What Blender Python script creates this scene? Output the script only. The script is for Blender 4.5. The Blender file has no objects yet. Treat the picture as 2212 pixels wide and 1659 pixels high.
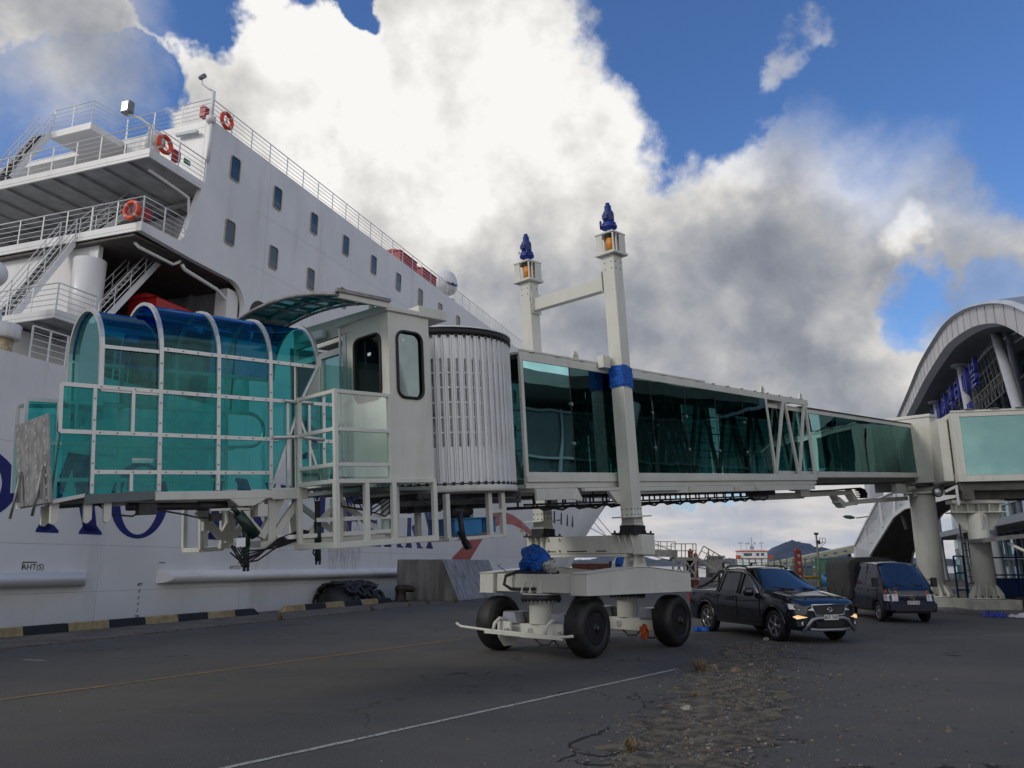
import bpy, bmesh, math, random
from mathutils import Vector, Matrix
random.seed(7)
SC = bpy.context.scene
COL = SC.collection
R = math.radians
# ---------------------------------------------------------------- camera
cam = bpy.data.objects.new('camera', bpy.data.cameras.new('camera'))
COL.objects.link(cam)
cam.location = (0, 0, 1.75)
cam.rotation_euler = (R(90) + math.atan(390/1700), 0, 0)
cam.data.sensor_width = 36
cam.data.lens = 1700/2212*36
cam.data.clip_start = 0.05
cam.data.clip_end = 20000
SC.camera = cam
SC.view_settings.view_transform = 'Standard'
SC.view_settings.look = 'None'
SC.view_settings.gamma = 1
SC.view_settings.exposure = .32
# ---------------------------------------------------------------- sun
SUN_AZ, SUN_EL = -118, 30          # azimuth from +Y towards +X, elevation
sl = bpy.data.lights.new('sun', 'SUN'); sl.energy = 0.8; sl.angle = R(14); sl.color = (1, .95, .87)
sun = bpy.data.objects.new('sun', sl); COL.objects.link(sun)
sd = Vector((math.sin(R(SUN_AZ))*math.cos(R(SUN_EL)), math.cos(R(SUN_AZ))*math.cos(R(SUN_EL)), math.sin(R(SUN_EL))))
sun.rotation_euler = sd.to_track_quat('Z', 'Y').to_euler()
# ---------------------------------------------------------------- sky
def view_dir(u, v):
    """sky direction by compass bearing; the numbers are read off the photograph's sky"""
    p = math.atan(390/1700); x = (u-1106)/1700; up = (829.5-v)/1700
    return Vector((x, math.cos(p)-up*math.sin(p), math.sin(p)+up*math.cos(p))).normalized()
world = bpy.data.worlds.new('World'); SC.world = world; world.use_nodes = True
world.cycles.sampling_method = 'MANUAL'; world.cycles.sample_map_resolution = 512
NT = world.node_tree; NT.nodes.clear()
def N(nt, typ, **kw):
    n = nt.nodes.new(typ)
    for k, v in kw.items():
        if k.startswith('i_'): n.inputs[k[2:].replace('_', ' ')].default_value = v
        else: setattr(n, k, v)
    return n
def math_(nt, op, a, b=None, c=None, clamp=False):
    n = nt.nodes.new('ShaderNodeMath'); n.operation = op; n.use_clamp = clamp
    for i, x in enumerate((a, b, c)):
        if x is None: continue
        if isinstance(x, (int, float)): n.inputs[i].default_value = x
        else: nt.links.new(x, n.inputs[i])
    return n.outputs[0]
def sstep(nt, x, a, b, lo=0., hi=1.):
    n = nt.nodes.new('ShaderNodeMapRange'); n.interpolation_type = 'SMOOTHSTEP'
    nt.links.new(x, n.inputs[0])
    for i, q in enumerate((a, b, lo, hi)): n.inputs[i+1].default_value = q
    return n.outputs[0]
def mixc(nt, f, a, b, mode='MIX'):
    n = nt.nodes.new('ShaderNodeMix'); n.data_type = 'RGBA'; n.blend_type = mode
    if isinstance(f, (int, float)): n.inputs[0].default_value = f
    else: nt.links.new(f, n.inputs[0])
    for i, x in ((6, a), (7, b)):
        if isinstance(x, tuple): n.inputs[i].default_value = (*x[:3], 1)
        else: nt.links.new(x, n.inputs[i])
    return n.outputs[2]
tc = NT.nodes.new('ShaderNodeTexCoord'); DIR = tc.outputs['Generated']
sky = N(NT, 'ShaderNodeTexSky', sky_type='NISHITA', sun_disc=False, sun_elevation=R(SUN_EL), sun_rotation=R(SUN_AZ),
        air_density=1.3, dust_density=.4, ozone_density=3.0)
skyc = mixc(NT, 1.0, sky.outputs[0], (.054, .074, .108), 'MULTIPLY')
_w = N(NT, 'ShaderNodeTexNoise'); NT.links.new(DIR, _w.inputs['Vector']); _w.inputs['Scale'].default_value = 7; _w.inputs['Detail'].default_value = 5; _w.inputs['Roughness'].default_value = .6
_s = NT.nodes.new('ShaderNodeVectorMath'); _s.operation = 'SUBTRACT'; NT.links.new(_w.outputs[1], _s.inputs[0]); _s.inputs[1].default_value = (.5, .5, .5)
_m = NT.nodes.new('ShaderNodeVectorMath'); _m.operation = 'SCALE'; NT.links.new(_s.outputs[0], _m.inputs[0]); _m.inputs['Scale'].default_value = .16
_a = NT.nodes.new('ShaderNodeVectorMath'); _a.operation = 'ADD'; NT.links.new(DIR, _a.inputs[0]); NT.links.new(_m.outputs[0], _a.inputs[1])
_n = NT.nodes.new('ShaderNodeVectorMath'); _n.operation = 'NORMALIZE'; NT.links.new(_a.outputs[0], _n.inputs[0]); WARP = _n.outputs[0]
def dist2(u, v, r):       # squared angular distance to a sky direction, 1 at radius r
    c = view_dir(u, v); n = NT.nodes.new('ShaderNodeVectorMath'); n.operation = 'DOT_PRODUCT'
    NT.links.new(WARP, n.inputs[0]); n.inputs[1].default_value = c
    return math_(NT, 'DIVIDE', math_(NT, 'SUBTRACT', 1, n.outputs['Value']), 1-math.cos(r/1700))
def noise(scale, detail, rough=.55, off=(0, 0, 0), dist=0., st=(1, 1, 1)):
    m = NT.nodes.new('ShaderNodeMapping'); NT.links.new(DIR, m.inputs[0]); m.inputs[1].default_value = off; m.inputs[3].default_value = st
    n = N(NT, 'ShaderNodeTexNoise'); NT.links.new(m.outputs[0], n.inputs['Vector'])
    n.inputs['Scale'].default_value = scale; n.inputs['Detail'].default_value = detail
    n.inputs['Roughness'].default_value = rough; n.inputs['Distortion'].default_value = dist
    return n.outputs[0]
holes = [(1500, 20, 250), (1400, 165, 80), (1460, 150, 95), (1620, 60, 140), (1800, -30, 165), (1970, 0, 135), (2110, 10, 105), (2250, 0, 110), (1560, 130, 100),
         (1350, 40, 60), (1500, -20, 120), (230, 250, 120), (80, 280, 135), (350, 150, 60), (30, 330, 110), (420, 5, 75), (760, 0, 38), (640, -40, 60),
         (1500, 1068, 22), (1600, 1070, 22), (2040, 20, 90)]
# sets of soft openings in the overcast where the blue shows
n1 = noise(4.2, 6, .58, (3.1, 1.7, .4))
n2 = noise(11., 5, .6, (8.2, 2.1, 5.5))
fld = None
for h in holes:
    d = dist2(*h); fld = d if fld is None else math_(NT, 'MINIMUM', fld, d)
fld = math_(NT, 'MINIMUM', fld, 6)
fld = math_(NT, 'SQRT', fld)
wob = math_(NT, 'ADD', math_(NT, 'MULTIPLY', math_(NT, 'SUBTRACT', n1, .5), 1.1), math_(NT, 'MULTIPLY', math_(NT, 'SUBTRACT', n2, .5), .9))
dens = math_(NT, 'ADD', fld, wob)
# wide clear patch high above the frame, which the car windows and blue arches mirror
for vec, rad in (((.47, .45, .75), 27), ((.30, -.12, .93), 29)):
    n = NT.nodes.new('ShaderNodeVectorMath'); n.operation = 'DOT_PRODUCT'; NT.links.new(WARP, n.inputs[0]); n.inputs[1].default_value = Vector(vec).normalized()
    q_ = math_(NT, 'DIVIDE', math_(NT, 'SUBTRACT', 1, n.outputs['Value']), 1-math.cos(R(rad))); dens = math_(NT, 'MINIMUM', dens, math_(NT, 'SQRT', q_))
alpha = sstep(NT, dens, .90, 1.22)
for u_, v_, r_, k_ in ((1985, 655, 75, .95), (1945, 715, 45, .7), (2195, 335, 80, .9), (2235, 420, 75, .8), (2160, 640, 60, .5)):      # thin places in the cloud
    alpha = math_(NT, 'MULTIPLY', alpha, math_(NT, 'SUBTRACT', 1, math_(NT, 'MULTIPLY', sstep(NT, math_(NT, 'ADD', dist2(u_, v_, r_), math_(NT, 'MULTIPLY', math_(NT, 'SUBTRACT', n2, .5), 3.0)), 1.1, .1), k_)))
# the haze of thin cloud over the upper left
veil = math_(NT, 'MULTIPLY', sstep(NT, dist2(40, -10, 290), 1.0, .1), sstep(NT, n1, .30, .62), clamp=True)
veil = math_(NT, 'MULTIPLY', veil, .92)
wisp = math_(NT, 'MULTIPLY', math_(NT, 'MINIMUM', 1, math_(NT, 'ADD', math_(NT, 'ADD', sstep(NT, dist2(1745, 25, 42), 1, 0), sstep(NT, dist2(1705, 85, 38), 1, 0)), sstep(NT, dist2(1660, 135, 34), 1, 0))), sstep(NT, n2, .42, .6))
alpha2 = math_(NT, 'MAXIMUM', math_(NT, 'MAXIMUM', alpha, veil), math_(NT, 'MULTIPLY', wisp, .55))
# brightness of the cloud: sunlit heads, shaded bases
brights = [(960, 130, 420, .62), (560, 190, 260, .62), (1240, 230, 260, .5), (1450, 330, 220, .8), (1720, 230, 190, .9), (1930, 250, 190, .9), (2130, 220, 110, .5), (780, 330, 300, .5), (1000, 470, 140, .35),
           (1960, 505, 50, .95), (1960, 640, 80, .3), (1850, 690, 90, .5), (1960, 800, 130, .4), (1240, 555, 130, .35), (1450, 1095, 130, .45), (1800, 1140, 170, .3), (1350, 1085, 90, .3), (500, 60, 120, .4), (1560, 520, 120, -.1)]
darks = [(1780, 500, 300, .30), (2150, 330, 120, .15), (1500, 650, 330, .26), (1150, 640, 200, .2), (1950, 590, 80, .2), (2160, 500, 150, .25), (1800, 770, 140, .25), (100, 30, 330, .2), (930, 420, 130, .15), (2150, 30, 60, .1)]
br = None
for u, v, r, w in brights:
    t = math_(NT, 'MULTIPLY', sstep(NT, dist2(u, v, r), 1.25, 0.0), w); br = t if br is None else math_(NT, 'ADD', br, t)
for u, v, r, w in darks:
    br = math_(NT, 'SUBTRACT', br, math_(NT, 'MULTIPLY', sstep(NT, dist2(u, v, r), 1.25, 0.0), w))
# relief: the same noise sampled towards the sun
n1s = noise(4.2, 6, .58, (3.1+.045, 1.7-.02, .4+.05)); n1l = n1
rel = math_(NT, 'MULTIPLY', math_(NT, 'SUBTRACT', n1s, n1l), 1.35)
n3 = noise(9.5, 4, .55, (1.2, 6.6, 2.5)); n3s = noise(9.5, 4, .55, (1.2+.02, 6.6-.01, 2.5+.028))
rel2 = math_(NT, 'MULTIPLY', math_(NT, 'SUBTRACT', n3s, n3), .7)
lum = math_(NT, 'ADD', math_(NT, 'ADD', math_(NT, 'MULTIPLY', br, .40), .50), math_(NT, 'ADD', rel, rel2))
lum = math_(NT, 'ADD', lum, math_(NT, 'MULTIPLY', math_(NT, 'SUBTRACT', noise(2.6, 2, .5, (5, 5, 2), 0, (1, 1, 2.2)), .5), .5))
edge = sstep(NT, dens, .95, 1.6, .10, 0.)
lum = math_(NT, 'ADD', lum, edge)
ramp = NT.nodes.new('ShaderNodeValToRGB'); NT.links.new(lum, ramp.inputs[0])
cr = ramp.color_ramp
cr.elements[1].color = (.765, .75, .725, 1)
for pos, c in ((0, (.17, .185, .225)), (.25, (.235, .25, .285)), (.5, (.36, .365, .38)), (.75, (.56, .547, .525))):
    e = cr.elements[0] if pos == 0 else cr.elements.new(pos); e.color = (*c, 1)
blue = mixc(NT, alpha2, skyc, ramp.outputs[0])
# pale haze low over the horizon
sep = NT.nodes.new('ShaderNodeSeparateXYZ'); NT.links.new(DIR, sep.inputs[0])
hz = sstep(NT, sep.outputs[2], .17, .0, 0, .8)
lown = noise(5, 4, .55, (0, 0, 3), 0, (1, 1, 5.5))
hzc = mixc(NT, sstep(NT, lown, .38, .62), (.33, .365, .45), (.60, .56, .53))
fin = mixc(NT, hz, blue, hzc)
# the unseen overcast behind the camera is brightened to light the hull
bk = sstep(NT, sep.outputs[1], -.35, .45, 1.5, 1.)
fin = mixc(NT, 1.0, fin, bk, 'MULTIPLY')
bg = NT.nodes.new('ShaderNodeBackground'); NT.links.new(fin, bg.inputs[0]); bg.inputs[1].default_value = 1.0
wo = NT.nodes.new('ShaderNodeOutputWorld'); NT.links.new(bg.outputs[0], wo.inputs[0])

# ---------------------------------------------------------------- materials
MATS = {}
def mat(name, col, rough=.5, metal=0., var=.06, scale=3., spec=.5, bump=0., bscale=40., dirt=None, coat=0., trans=0., streak=0.):
    if name in MATS: return MATS[name]
    m = bpy.data.materials.new(name); m.use_nodes = True; nt = m.node_tree
    b = nt.nodes['Principled BSDF']; b.inputs['Roughness'].default_value = rough; b.inputs['Metallic'].default_value = metal
    b.inputs['Specular IOR Level'].default_value = spec; b.inputs['Coat Weight'].default_value = coat
    t = nt.nodes.new('ShaderNodeTexCoord')
    no = N(nt, 'ShaderNodeTexNoise'); no.inputs['Scale'].default_value = scale; no.inputs['Detail'].default_value = 6
    mp = nt.nodes.new('ShaderNodeMapping'); nt.links.new(t.outputs['Object'], mp.inputs[0]); nt.links.new(mp.outputs[0], no.inputs['Vector'])
    if streak: mp.inputs[3].default_value = (1, 1, streak)
    f = sstep(nt, no.outputs[0], .3, .7)
    lo = tuple(max(0, c*(1-var*1.5)) for c in col); hi = tuple(min(1, c*(1+var)) for c in col)
    c = mixc(nt, f, lo, hi)
    if dirt:
        dcol, amt = dirt
        n2_ = N(nt, 'ShaderNodeTexNoise'); n2_.inputs['Scale'].default_value = scale*.8; n2_.inputs['Detail'].default_value = 9; n2_.inputs['Roughness'].default_value = .7
        mp2 = nt.nodes.new('ShaderNodeMapping'); mp2.inputs[3].default_value = (3, 3, .35); mp2.inputs[1].default_value = (4, 2, 1)
        nt.links.new(t.outputs['Object'], mp2.inputs[0]); nt.links.new(mp2.outputs[0], n2_.inputs['Vector'])
        c = mixc(nt, sstep(nt, n2_.outputs[0], .52, .75, 0, amt), c, dcol)
    nt.links.new(c, b.inputs['Base Color'])
    nt.links.new(sstep(nt, no.outputs[0], .3, .7, max(0, rough-.06), min(1, rough+.08)), b.inputs['Roughness'])
    if bump:
        nb = N(nt, 'ShaderNodeTexNoise'); nb.inputs['Scale'].default_value = bscale; nb.inputs['Detail'].default_value = 5
        nt.links.new(t.outputs['Object'], nb.inputs['Vector'])
        bp = nt.nodes.new('ShaderNodeBump'); bp.inputs['Strength'].default_value = bump; bp.inputs['Distance'].default_value = .02
        nt.links.new(nb.outputs[0], bp.inputs['Height']); nt.links.new(bp.outputs[0], b.inputs['Normal'])
    MATS[name] = m; return m
def glassmat(name, tint, refl=.12, rough=.02, wav=0., wsc=1.2, dark=None, gloss=(1, 1, 1)):
    """thin tinted sheet: coloured transmission under a Fresnel reflection"""
    m = bpy.data.materials.new(name); m.use_nodes = True; nt = m.node_tree; nt.nodes.remove(nt.nodes['Principled BSDF'])
    out = nt.nodes['Material Output']; tr = nt.nodes.new('ShaderNodeBsdfTransparent'); tr.inputs[0].default_value = (*tint, 1)
    gl = nt.nodes.new('ShaderNodeBsdfGlossy'); gl.inputs['Roughness'].default_value = rough; gl.inputs[0].default_value = (*gloss, 1)
    lw = nt.nodes.new('ShaderNodeLayerWeight'); lw.inputs[0].default_value = .35
    if wav:
        t = nt.nodes.new('ShaderNodeTexCoord'); no = N(nt, 'ShaderNodeTexNoise'); no.inputs['Scale'].default_value = wsc; no.inputs['Detail'].default_value = 1
        nt.links.new(t.outputs['Object'], no.inputs['Vector']); bp = nt.nodes.new('ShaderNodeBump'); bp.inputs['Strength'].default_value = wav; bp.inputs['Distance'].default_value = .1
        nt.links.new(no.outputs[0], bp.inputs['Height']); nt.links.new(bp.outputs[0], gl.inputs['Normal'])
    f = math_(nt, 'ADD', math_(nt, 'MULTIPLY', lw.outputs['Fresnel'], .9), refl, clamp=True)
    mx = nt.nodes.new('ShaderNodeMixShader'); nt.links.new(f, mx.inputs[0])
    base = tr.outputs[0]
    if dark:
        df = nt.nodes.new('ShaderNodeBsdfDiffuse'); df.inputs[0].default_value = (*dark, 1)
        mm = nt.nodes.new('ShaderNodeMixShader'); mm.inputs[0].default_value = .35; nt.links.new(tr.outputs[0], mm.inputs[1]); nt.links.new(df.outputs[0], mm.inputs[2]); base = mm.outputs[0]
    nt.links.new(base, mx.inputs[1]); nt.links.new(gl.outputs[0], mx.inputs[2]); nt.links.new(mx.outputs[0], out.inputs[0])
    MATS[name] = m; return m
cream = mat('cream_paint', (.63, .63, .57), .42, var=.035, scale=1.6, bump=.04, bscale=25, dirt=((.40, .36, .28), .5))
shipw = mat('ship_paint', (.715, .712, .705), .38, var=.05, scale=.35, bump=.2, bscale=.9, dirt=((.44, .41, .36), .5))
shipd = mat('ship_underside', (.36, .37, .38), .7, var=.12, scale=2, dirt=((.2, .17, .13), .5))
steel = mat('brushed_steel', (.56, .56, .555), .32, .5, var=.03, scale=3)
alu = mat('aluminium_slat', (.80, .805, .81), .36, .25, var=.03, scale=2)
dalu = mat('grey_metal', (.25, .25, .25), .5, .6, var=.2, scale=6)
gplate = mat('chequer_plate', (.30, .30, .30), .55, .35, var=.18, scale=7, bump=.2, bscale=60)
black = mat('black_rubber', (.011, .011, .012), .55, var=.3, scale=9, bump=.04, bscale=60)
dark = mat('dark_steel', (.045, .047, .05), .55, .3, var=.3, scale=9)
blueP = mat('navy_motor_paint', (.012, .03, .17), .4, .1, var=.2, scale=12)
hydB = mat('blue_tank_paint', (.03, .19, .42), .38, var=.06)
orange = mat('amber_coupling', (.75, .28, .03), .45, var=.15, scale=20)
tarpB = mat('blue_tarp', (.010, .10, .46), .55, var=.25, scale=14, bump=.9, bscale=22, spec=.3)
tealroof = glassmat('teal_roof_sheet', (.02, .33, .31), .03, .03, .1, 2.2, gloss=(.2, .5, .5))
orangeR = mat('orange_buoy', (.72, .07, .02), .5, var=.1)
redP = mat('red_paint', (.42, .012, .015), .45, var=.1)
ink = mat('hull_blue', (.006, .012, .15), .4, var=.03)
inkR = mat('hull_red', (.36, .018, .02), .4, var=.05)
inkK = mat('black_marking', (.02, .02, .022), .5)
inkY = mat('yellow_marking', (.62, .42, .05), .5)
conc = mat('concrete', (.27, .26, .24), .9, var=.2, scale=2.5, bump=.5, bscale=18, dirt=((.10, .09, .08), .6), streak=.3)
concL = mat('pale_concrete', (.34, .35, .36), .85, var=.25, scale=3, bump=.3, bscale=14, dirt=((.15, .15, .16), .5), streak=.2)
white = mat('white_paint', (.70, .71, .72), .45, var=.04)
offw = mat('panel_white', (.50, .53, .58), .5, var=.08, scale=1)
dgreen = mat('green_cylinder', (.02, .045, .035), .4, .3)
teal = glassmat('teal_acrylic', (.075, .60, .58), .03, .03, .1, 2.2, gloss=(.30, .62, .62))
tealblue = glassmat('blue_acrylic', (.04, .34, .62), .05, .04, .1, 2., gloss=(.10, .30, .85))
tglass = glassmat('green_glass', (.055, .19, .19), .08, .01, .07, .8, gloss=(.45, .85, .85))
cglass = glassmat('cabin_glass', (.26, .33, .31), .04, .01, .05, 1., gloss=(.20, .25, .26))
bglass = glassmat('teal_mirror_glass', (.04, .12, .11), .55, .01, .02, 1., gloss=(.36, .62, .58))
wglass = mat('ship_window_glass', (.02, .035, .06), .05, var=.3, scale=3, spec=.9)
clear = glassmat('clear_panel', (.62, .80, .74), .05, .01, .03)

# ---------------------------------------------------------------- mesh builder
class MB:
    def __init__(s, M=None): s.v = []; s.f = []; s.sm = []; s.mi = []; s.M = M; s.cur = 0
    def add(s, vs, fs, smooth=False):
        o = len(s.v); s.v += [tuple(p) for p in vs]
        for f in fs: s.f.append([i+o for i in f]); s.sm.append(smooth); s.mi.append(s.cur)
        return s
    def box(s, x0, x1, y0, y1, z0, z1):
        return s.add([(x, y, z) for x in (x0, x1) for y in (y0, y1) for z in (z0, z1)],
                     [(0, 1, 3, 2), (4, 6, 7, 5), (0, 4, 5, 1), (2, 3, 7, 6), (0, 2, 6, 4), (1, 5, 7, 3)])
    def beam(s, p, q, w, h=None, up=(0, 0, 1)):
        h = h or w; p = Vector(p); q = Vector(q); d = (q-p).normalized(); up = Vector(up)
        if abs(d.dot(up)) > .99: up = Vector((1, 0, 0))
        a = d.cross(up).normalized()*w/2; b = a.cross(d).normalized()*h/2
        return s.add([p-a-b, p+a-b, p+a+b, p-a+b, q-a-b, q+a-b, q+a+b, q-a+b],
                     [(0, 1, 2, 3), (7, 6, 5, 4), (0, 4, 5, 1), (1, 5, 6, 2), (2, 6, 7, 3), (3, 7, 4, 0)])
    def tube(s, p, q, r, n=8, r2=None): return s.path([p, q], r, n, r2)
    def path(s, pts, r, n=6, r2=None, closed=False):
        pts = [Vector(p) for p in pts]; m = len(pts); vs = []; prev = None
        for i, p in enumerate(pts):
            if closed: d = (pts[(i+1) % m]-pts[i-1]).normalized()
            else: d = (pts[min(i+1, m-1)]-pts[max(i-1, 0)]).normalized()
            if prev is None:
                ref = Vector((0, 0, 1)) if abs(d.z) < .9 else Vector((1, 0, 0)); a = d.cross(ref).normalized()
            else: a = (prev-d*prev.dot(d)).normalized()
            prev = a; b = d.cross(a); rr = r if r2 is None else r+(r2-r)*i/(m-1)
            vs += [p+(a*math.cos(k*2*math.pi/n)+b*math.sin(k*2*math.pi/n))*rr for k in range(n)]
        fs = [(i*n+k, i*n+(k+1) % n, (i+1)*n+(k+1) % n, (i+1)*n+k) for i in range(m-1) for k in range(n)]
        if closed: fs += [((m-1)*n+k, (m-1)*n+(k+1) % n, (k+1) % n, k) for k in range(n)]
        s.add(vs, fs, True)
        if not closed: s.add(vs[:n], [tuple(range(n))[::-1]]); s.add(vs[-n:], [tuple(range(n))])
        return s
    def lathe(s, prof, o, axis=(0, 0, 1), n=24, smooth=True, caps=True):
        o = Vector(o); ax = Vector(axis).normalized(); ref = Vector((0, 0, 1)) if abs(ax.z) < .9 else Vector((1, 0, 0))
        a = ax.cross(ref).normalized(); b = ax.cross(a)
        vs = [o+ax*h+(a*math.cos(2*math.pi*k/n)+b*math.sin(2*math.pi*k/n))*r for r, h in prof for k in range(n)]
        m = len(prof); s.add(vs, [(i*n+k, i*n+(k+1) % n, (i+1)*n+(k+1) % n, (i+1)*n+k) for i in range(m-1) for k in range(n)], smooth)
        if caps:
            if prof[0][0] > 1e-4: s.add(vs[:n], [tuple(range(n))[::-1]])
            if prof[-1][0] > 1e-4: s.add(vs[-n:], [tuple(range(n))])
        return s
    def cyl(s, p, q, r, n=24, r2=None):
        p = Vector(p); q = Vector(q); return s.lathe([(r, 0), (r if r2 is None else r2, (q-p).length)], p, q-p, n)
    def prism(s, pts, vec):
        n = len(pts); vec = Vector(vec); pts = [Vector(p) for p in pts]
        return s.add(pts+[p+vec for p in pts], [tuple(range(n))[::-1], tuple(range(n, 2*n))]+[(i, (i+1) % n, n+(i+1) % n, n+i) for i in range(n)])
    def poly(s, pts): return s.add(pts, [tuple(range(len(pts)))])
    def grid(s, rows, smooth=True):
        n = len(rows[0]); return s.add([p for r in rows for p in r], [(i*n+j, i*n+j+1, (i+1)*n+j+1, (i+1)*n+j) for i in range(len(rows)-1) for j in range(n-1)], smooth)
    def build(s, name, m, parent=None, bevel=0, label=None, thick=0):
        me = bpy.data.meshes.new(name); vs = [s.M @ Vector(p) for p in s.v] if s.M else s.v
        me.from_pydata(vs, [], s.f); me.polygons.foreach_set('use_smooth', s.sm)
        for x in (m if isinstance(m, (list, tuple)) else [m]): me.materials.append(x)
        me.polygons.foreach_set('material_index', s.mi)
        bm = bmesh.new(); bm.from_mesh(me); bmesh.ops.remove_doubles(bm, verts=bm.verts, dist=1e-5) if not bevel else None
        bmesh.ops.recalc_face_normals(bm, faces=bm.faces); bm.to_mesh(me); bm.free()
        me.update(); o = bpy.data.objects.new(name, me); COL.objects.link(o)
        if parent: o.parent = parent
        if bevel:
            b = o.modifiers.new('bevel', 'BEVEL'); b.width = bevel; b.segments = 1; b.limit_method = 'ANGLE'
        if thick:
            b = o.modifiers.new('solid', 'SOLIDIFY'); b.thickness = thick
        if label: o['label'] = label
        return o
def empty(name, loc=(0, 0, 0), rot=(0, 0, 0)):
    o = bpy.data.objects.new(name, None); COL.objects.link(o); o.location = loc; o.rotation_euler = rot; o.empty_display_size = .2; return o
def tag(o, label=None, cat=None, group=None, kind=None):
    for k, v in (('label', label), ('category', cat), ('group', group), ('kind', kind)):
        if v: o[k] = v
    return o
def copy_tree(o, parent=None):
    c = o.copy(); COL.objects.link(c); c.parent = parent
    for ch in list(o.children): copy_tree(ch, c)
    return c
def text_obj(name, body, size, m, parent, M, extrude=.01, align='CENTER', sx=1.):
    cu = bpy.data.curves.new(name, 'FONT'); cu.body = body; cu.size = size; cu.extrude = extrude; cu.align_x = align; cu.align_y = 'CENTER'; cu.resolution_u = 3
    to = bpy.data.objects.new(name, cu); COL.objects.link(to); dg = bpy.context.evaluated_depsgraph_get(); dg.update()
    me = bpy.data.meshes.new_from_object(to.evaluated_get(dg)); bpy.data.objects.remove(to)
    me.transform(Matrix.Diagonal((sx, 1, 1, 1))); me.transform(M); me.materials.clear(); me.materials.append(m); me.name = name
    o = bpy.data.objects.new(name, me); COL.objects.link(o)
    if parent: o.parent = parent
    return o
def basis(o, x, y, z): # matrix from origin and three axis vectors
    return Matrix(((x[0], y[0], z[0], o[0]), (x[1], y[1], z[1], o[1]), (x[2], y[2], z[2], o[2]), (0, 0, 0, 1)))
# ================================================================ ground, sea, hills
def SW(s_, n_, z=0.):   # quay frame (along the ship, towards the water) -> world
    a = R(20); return Vector((s_*math.sin(a)-n_*math.cos(a), s_*math.cos(a)+n_*math.sin(a), z))
def asphalt_mat():
    m = bpy.data.materials.new('asphalt'); m.use_nodes = True; nt = m.node_tree; b = nt.nodes['Principled BSDF']
    t = nt.nodes.new('ShaderNodeTexCoord'); P = t.outputs['Object']
    def nz(sc, de, ro=.6, st=(1, 1, 1), off=(0, 0, 0)):
        mp = nt.nodes.new('ShaderNodeMapping'); mp.inputs[3].default_value = st; mp.inputs[1].default_value = off; nt.links.new(P, mp.inputs[0])
        n = N(nt, 'ShaderNodeTexNoise'); n.inputs['Scale'].default_value = sc; n.inputs['Detail'].default_value = de; n.inputs['Roughness'].default_value = ro
        nt.links.new(mp.outputs[0], n.inputs['Vector']); return n.outputs[0]
    big = nz(.22, 5, .6); mid = nz(1.7, 6, .65); fine = nz(55, 3, .7); grain = nz(160, 2, .8)
    c = mixc(nt, sstep(nt, big, .35, .65), (.060, .060, .061), (.098, .093, .086))
    c = mixc(nt, sstep(nt, mid, .35, .72, 0, .6), c, (.074, .069, .062))
    c = mixc(nt, sstep(nt, fine, .52, .66, 0, .75), c, (.15, .145, .135))
    c = mixc(nt, sstep(nt, fine, .46, .34, 0, .6), c, (.022, .022, .022))
    c = mixc(nt, sstep(nt, grain, .60, .72, 0, .5), c, (.22, .21, .19))
    # a few long tyre-polished bands and dusty patches
    band = nz(.9, 3, .5, (.12, 1, 1), (3, 1, 0)); c = mixc(nt, sstep(nt, band, .5, .7, 0, .45), c, (.105, .095, .078))
    vo = N(nt, 'ShaderNodeTexVoronoi', feature='DISTANCE_TO_EDGE'); vo.inputs['Scale'].default_value = .33
    dm = nt.nodes.new('ShaderNodeVectorMath'); dm.operation = 'ADD'; nt.links.new(P, dm.inputs[0])
    wn = N(nt, 'ShaderNodeTexNoise'); wn.inputs['Scale'].default_value = 1.3; wn.inputs['Detail'].default_value = 6; nt.links.new(P, wn.inputs['Vector'])
    sc_ = nt.nodes.new('ShaderNodeVectorMath'); sc_.operation = 'SCALE'; sc_.inputs['Scale'].default_value = 1.6; nt.links.new(wn.outputs[1], sc_.inputs[0]); nt.links.new(sc_.outputs[0], dm.inputs[1]); nt.links.new(dm.outputs[0], vo.inputs['Vector'])
    crk = math_(nt, 'MULTIPLY', sstep(nt, vo.outputs['Distance'], .008, .002), sstep(nt, nz(.35, 3, .5, (1, 1, 1), (7, 2, 0)), .52, .6))
    c = mixc(nt, crk, c, (.012, .012, .012))
    nt.links.new(c, b.inputs['Base Color']); b.inputs['Roughness'].default_value = .88; b.inputs['Specular IOR Level'].default_value = .3
    bp = nt.nodes.new('ShaderNodeBump'); bp.inputs['Strength'].default_value = .6; bp.inputs['Distance'].default_value = .012
    h = math_(nt, 'SUBTRACT', math_(nt, 'ADD', fine, math_(nt, 'MULTIPLY', mid, .8)), math_(nt, 'MULTIPLY', crk, 2)); nt.links.new(h, bp.inputs['Height']); nt.links.new(bp.outputs[0], b.inputs['Normal'])
    return m
asph = asphalt_mat()
# the quay: one sheet from the water's edge (n = 19.6) far inland; its seaward end lies behind the far berth
def sheet(name, pts, z, m, kind='structure'):
    b = MB(); b.poly([(p[0], p[1], z) for p in pts]); o = b.build(name, m); tag(o, kind=kind); return o
def Q(s_, n_): p = SW(s_, n_); return (p.x, p.y)
quay = MB(); qp = [Q(-60, 19.6), Q(118, 19.6), Q(118, -16), Q(190, -16), Q(190, -400), Q(-60, -400)]
quay.prism([(x, y, -4) for x, y in qp], (0, 0, 4)); tag(quay.build('quay', asph), kind='structure')
seam = mat('sea_water', (.035, .055, .065), .12, var=.3, scale=.02, bump=.5, bscale=.6)
sheet('sea', [(-9000, -200), (9000, -200), (9000, 15000), (-9000, 15000)], -2.6, seam)
apron = mat('quay_concrete', (.115, .10, .085), .9, var=.25, scale=1.2, bump=.5, bscale=15, dirt=((.06, .05, .04), .6))
b = MB(); b.box(-60, 118, 16.2, 19.55, 0, .004)
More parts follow.
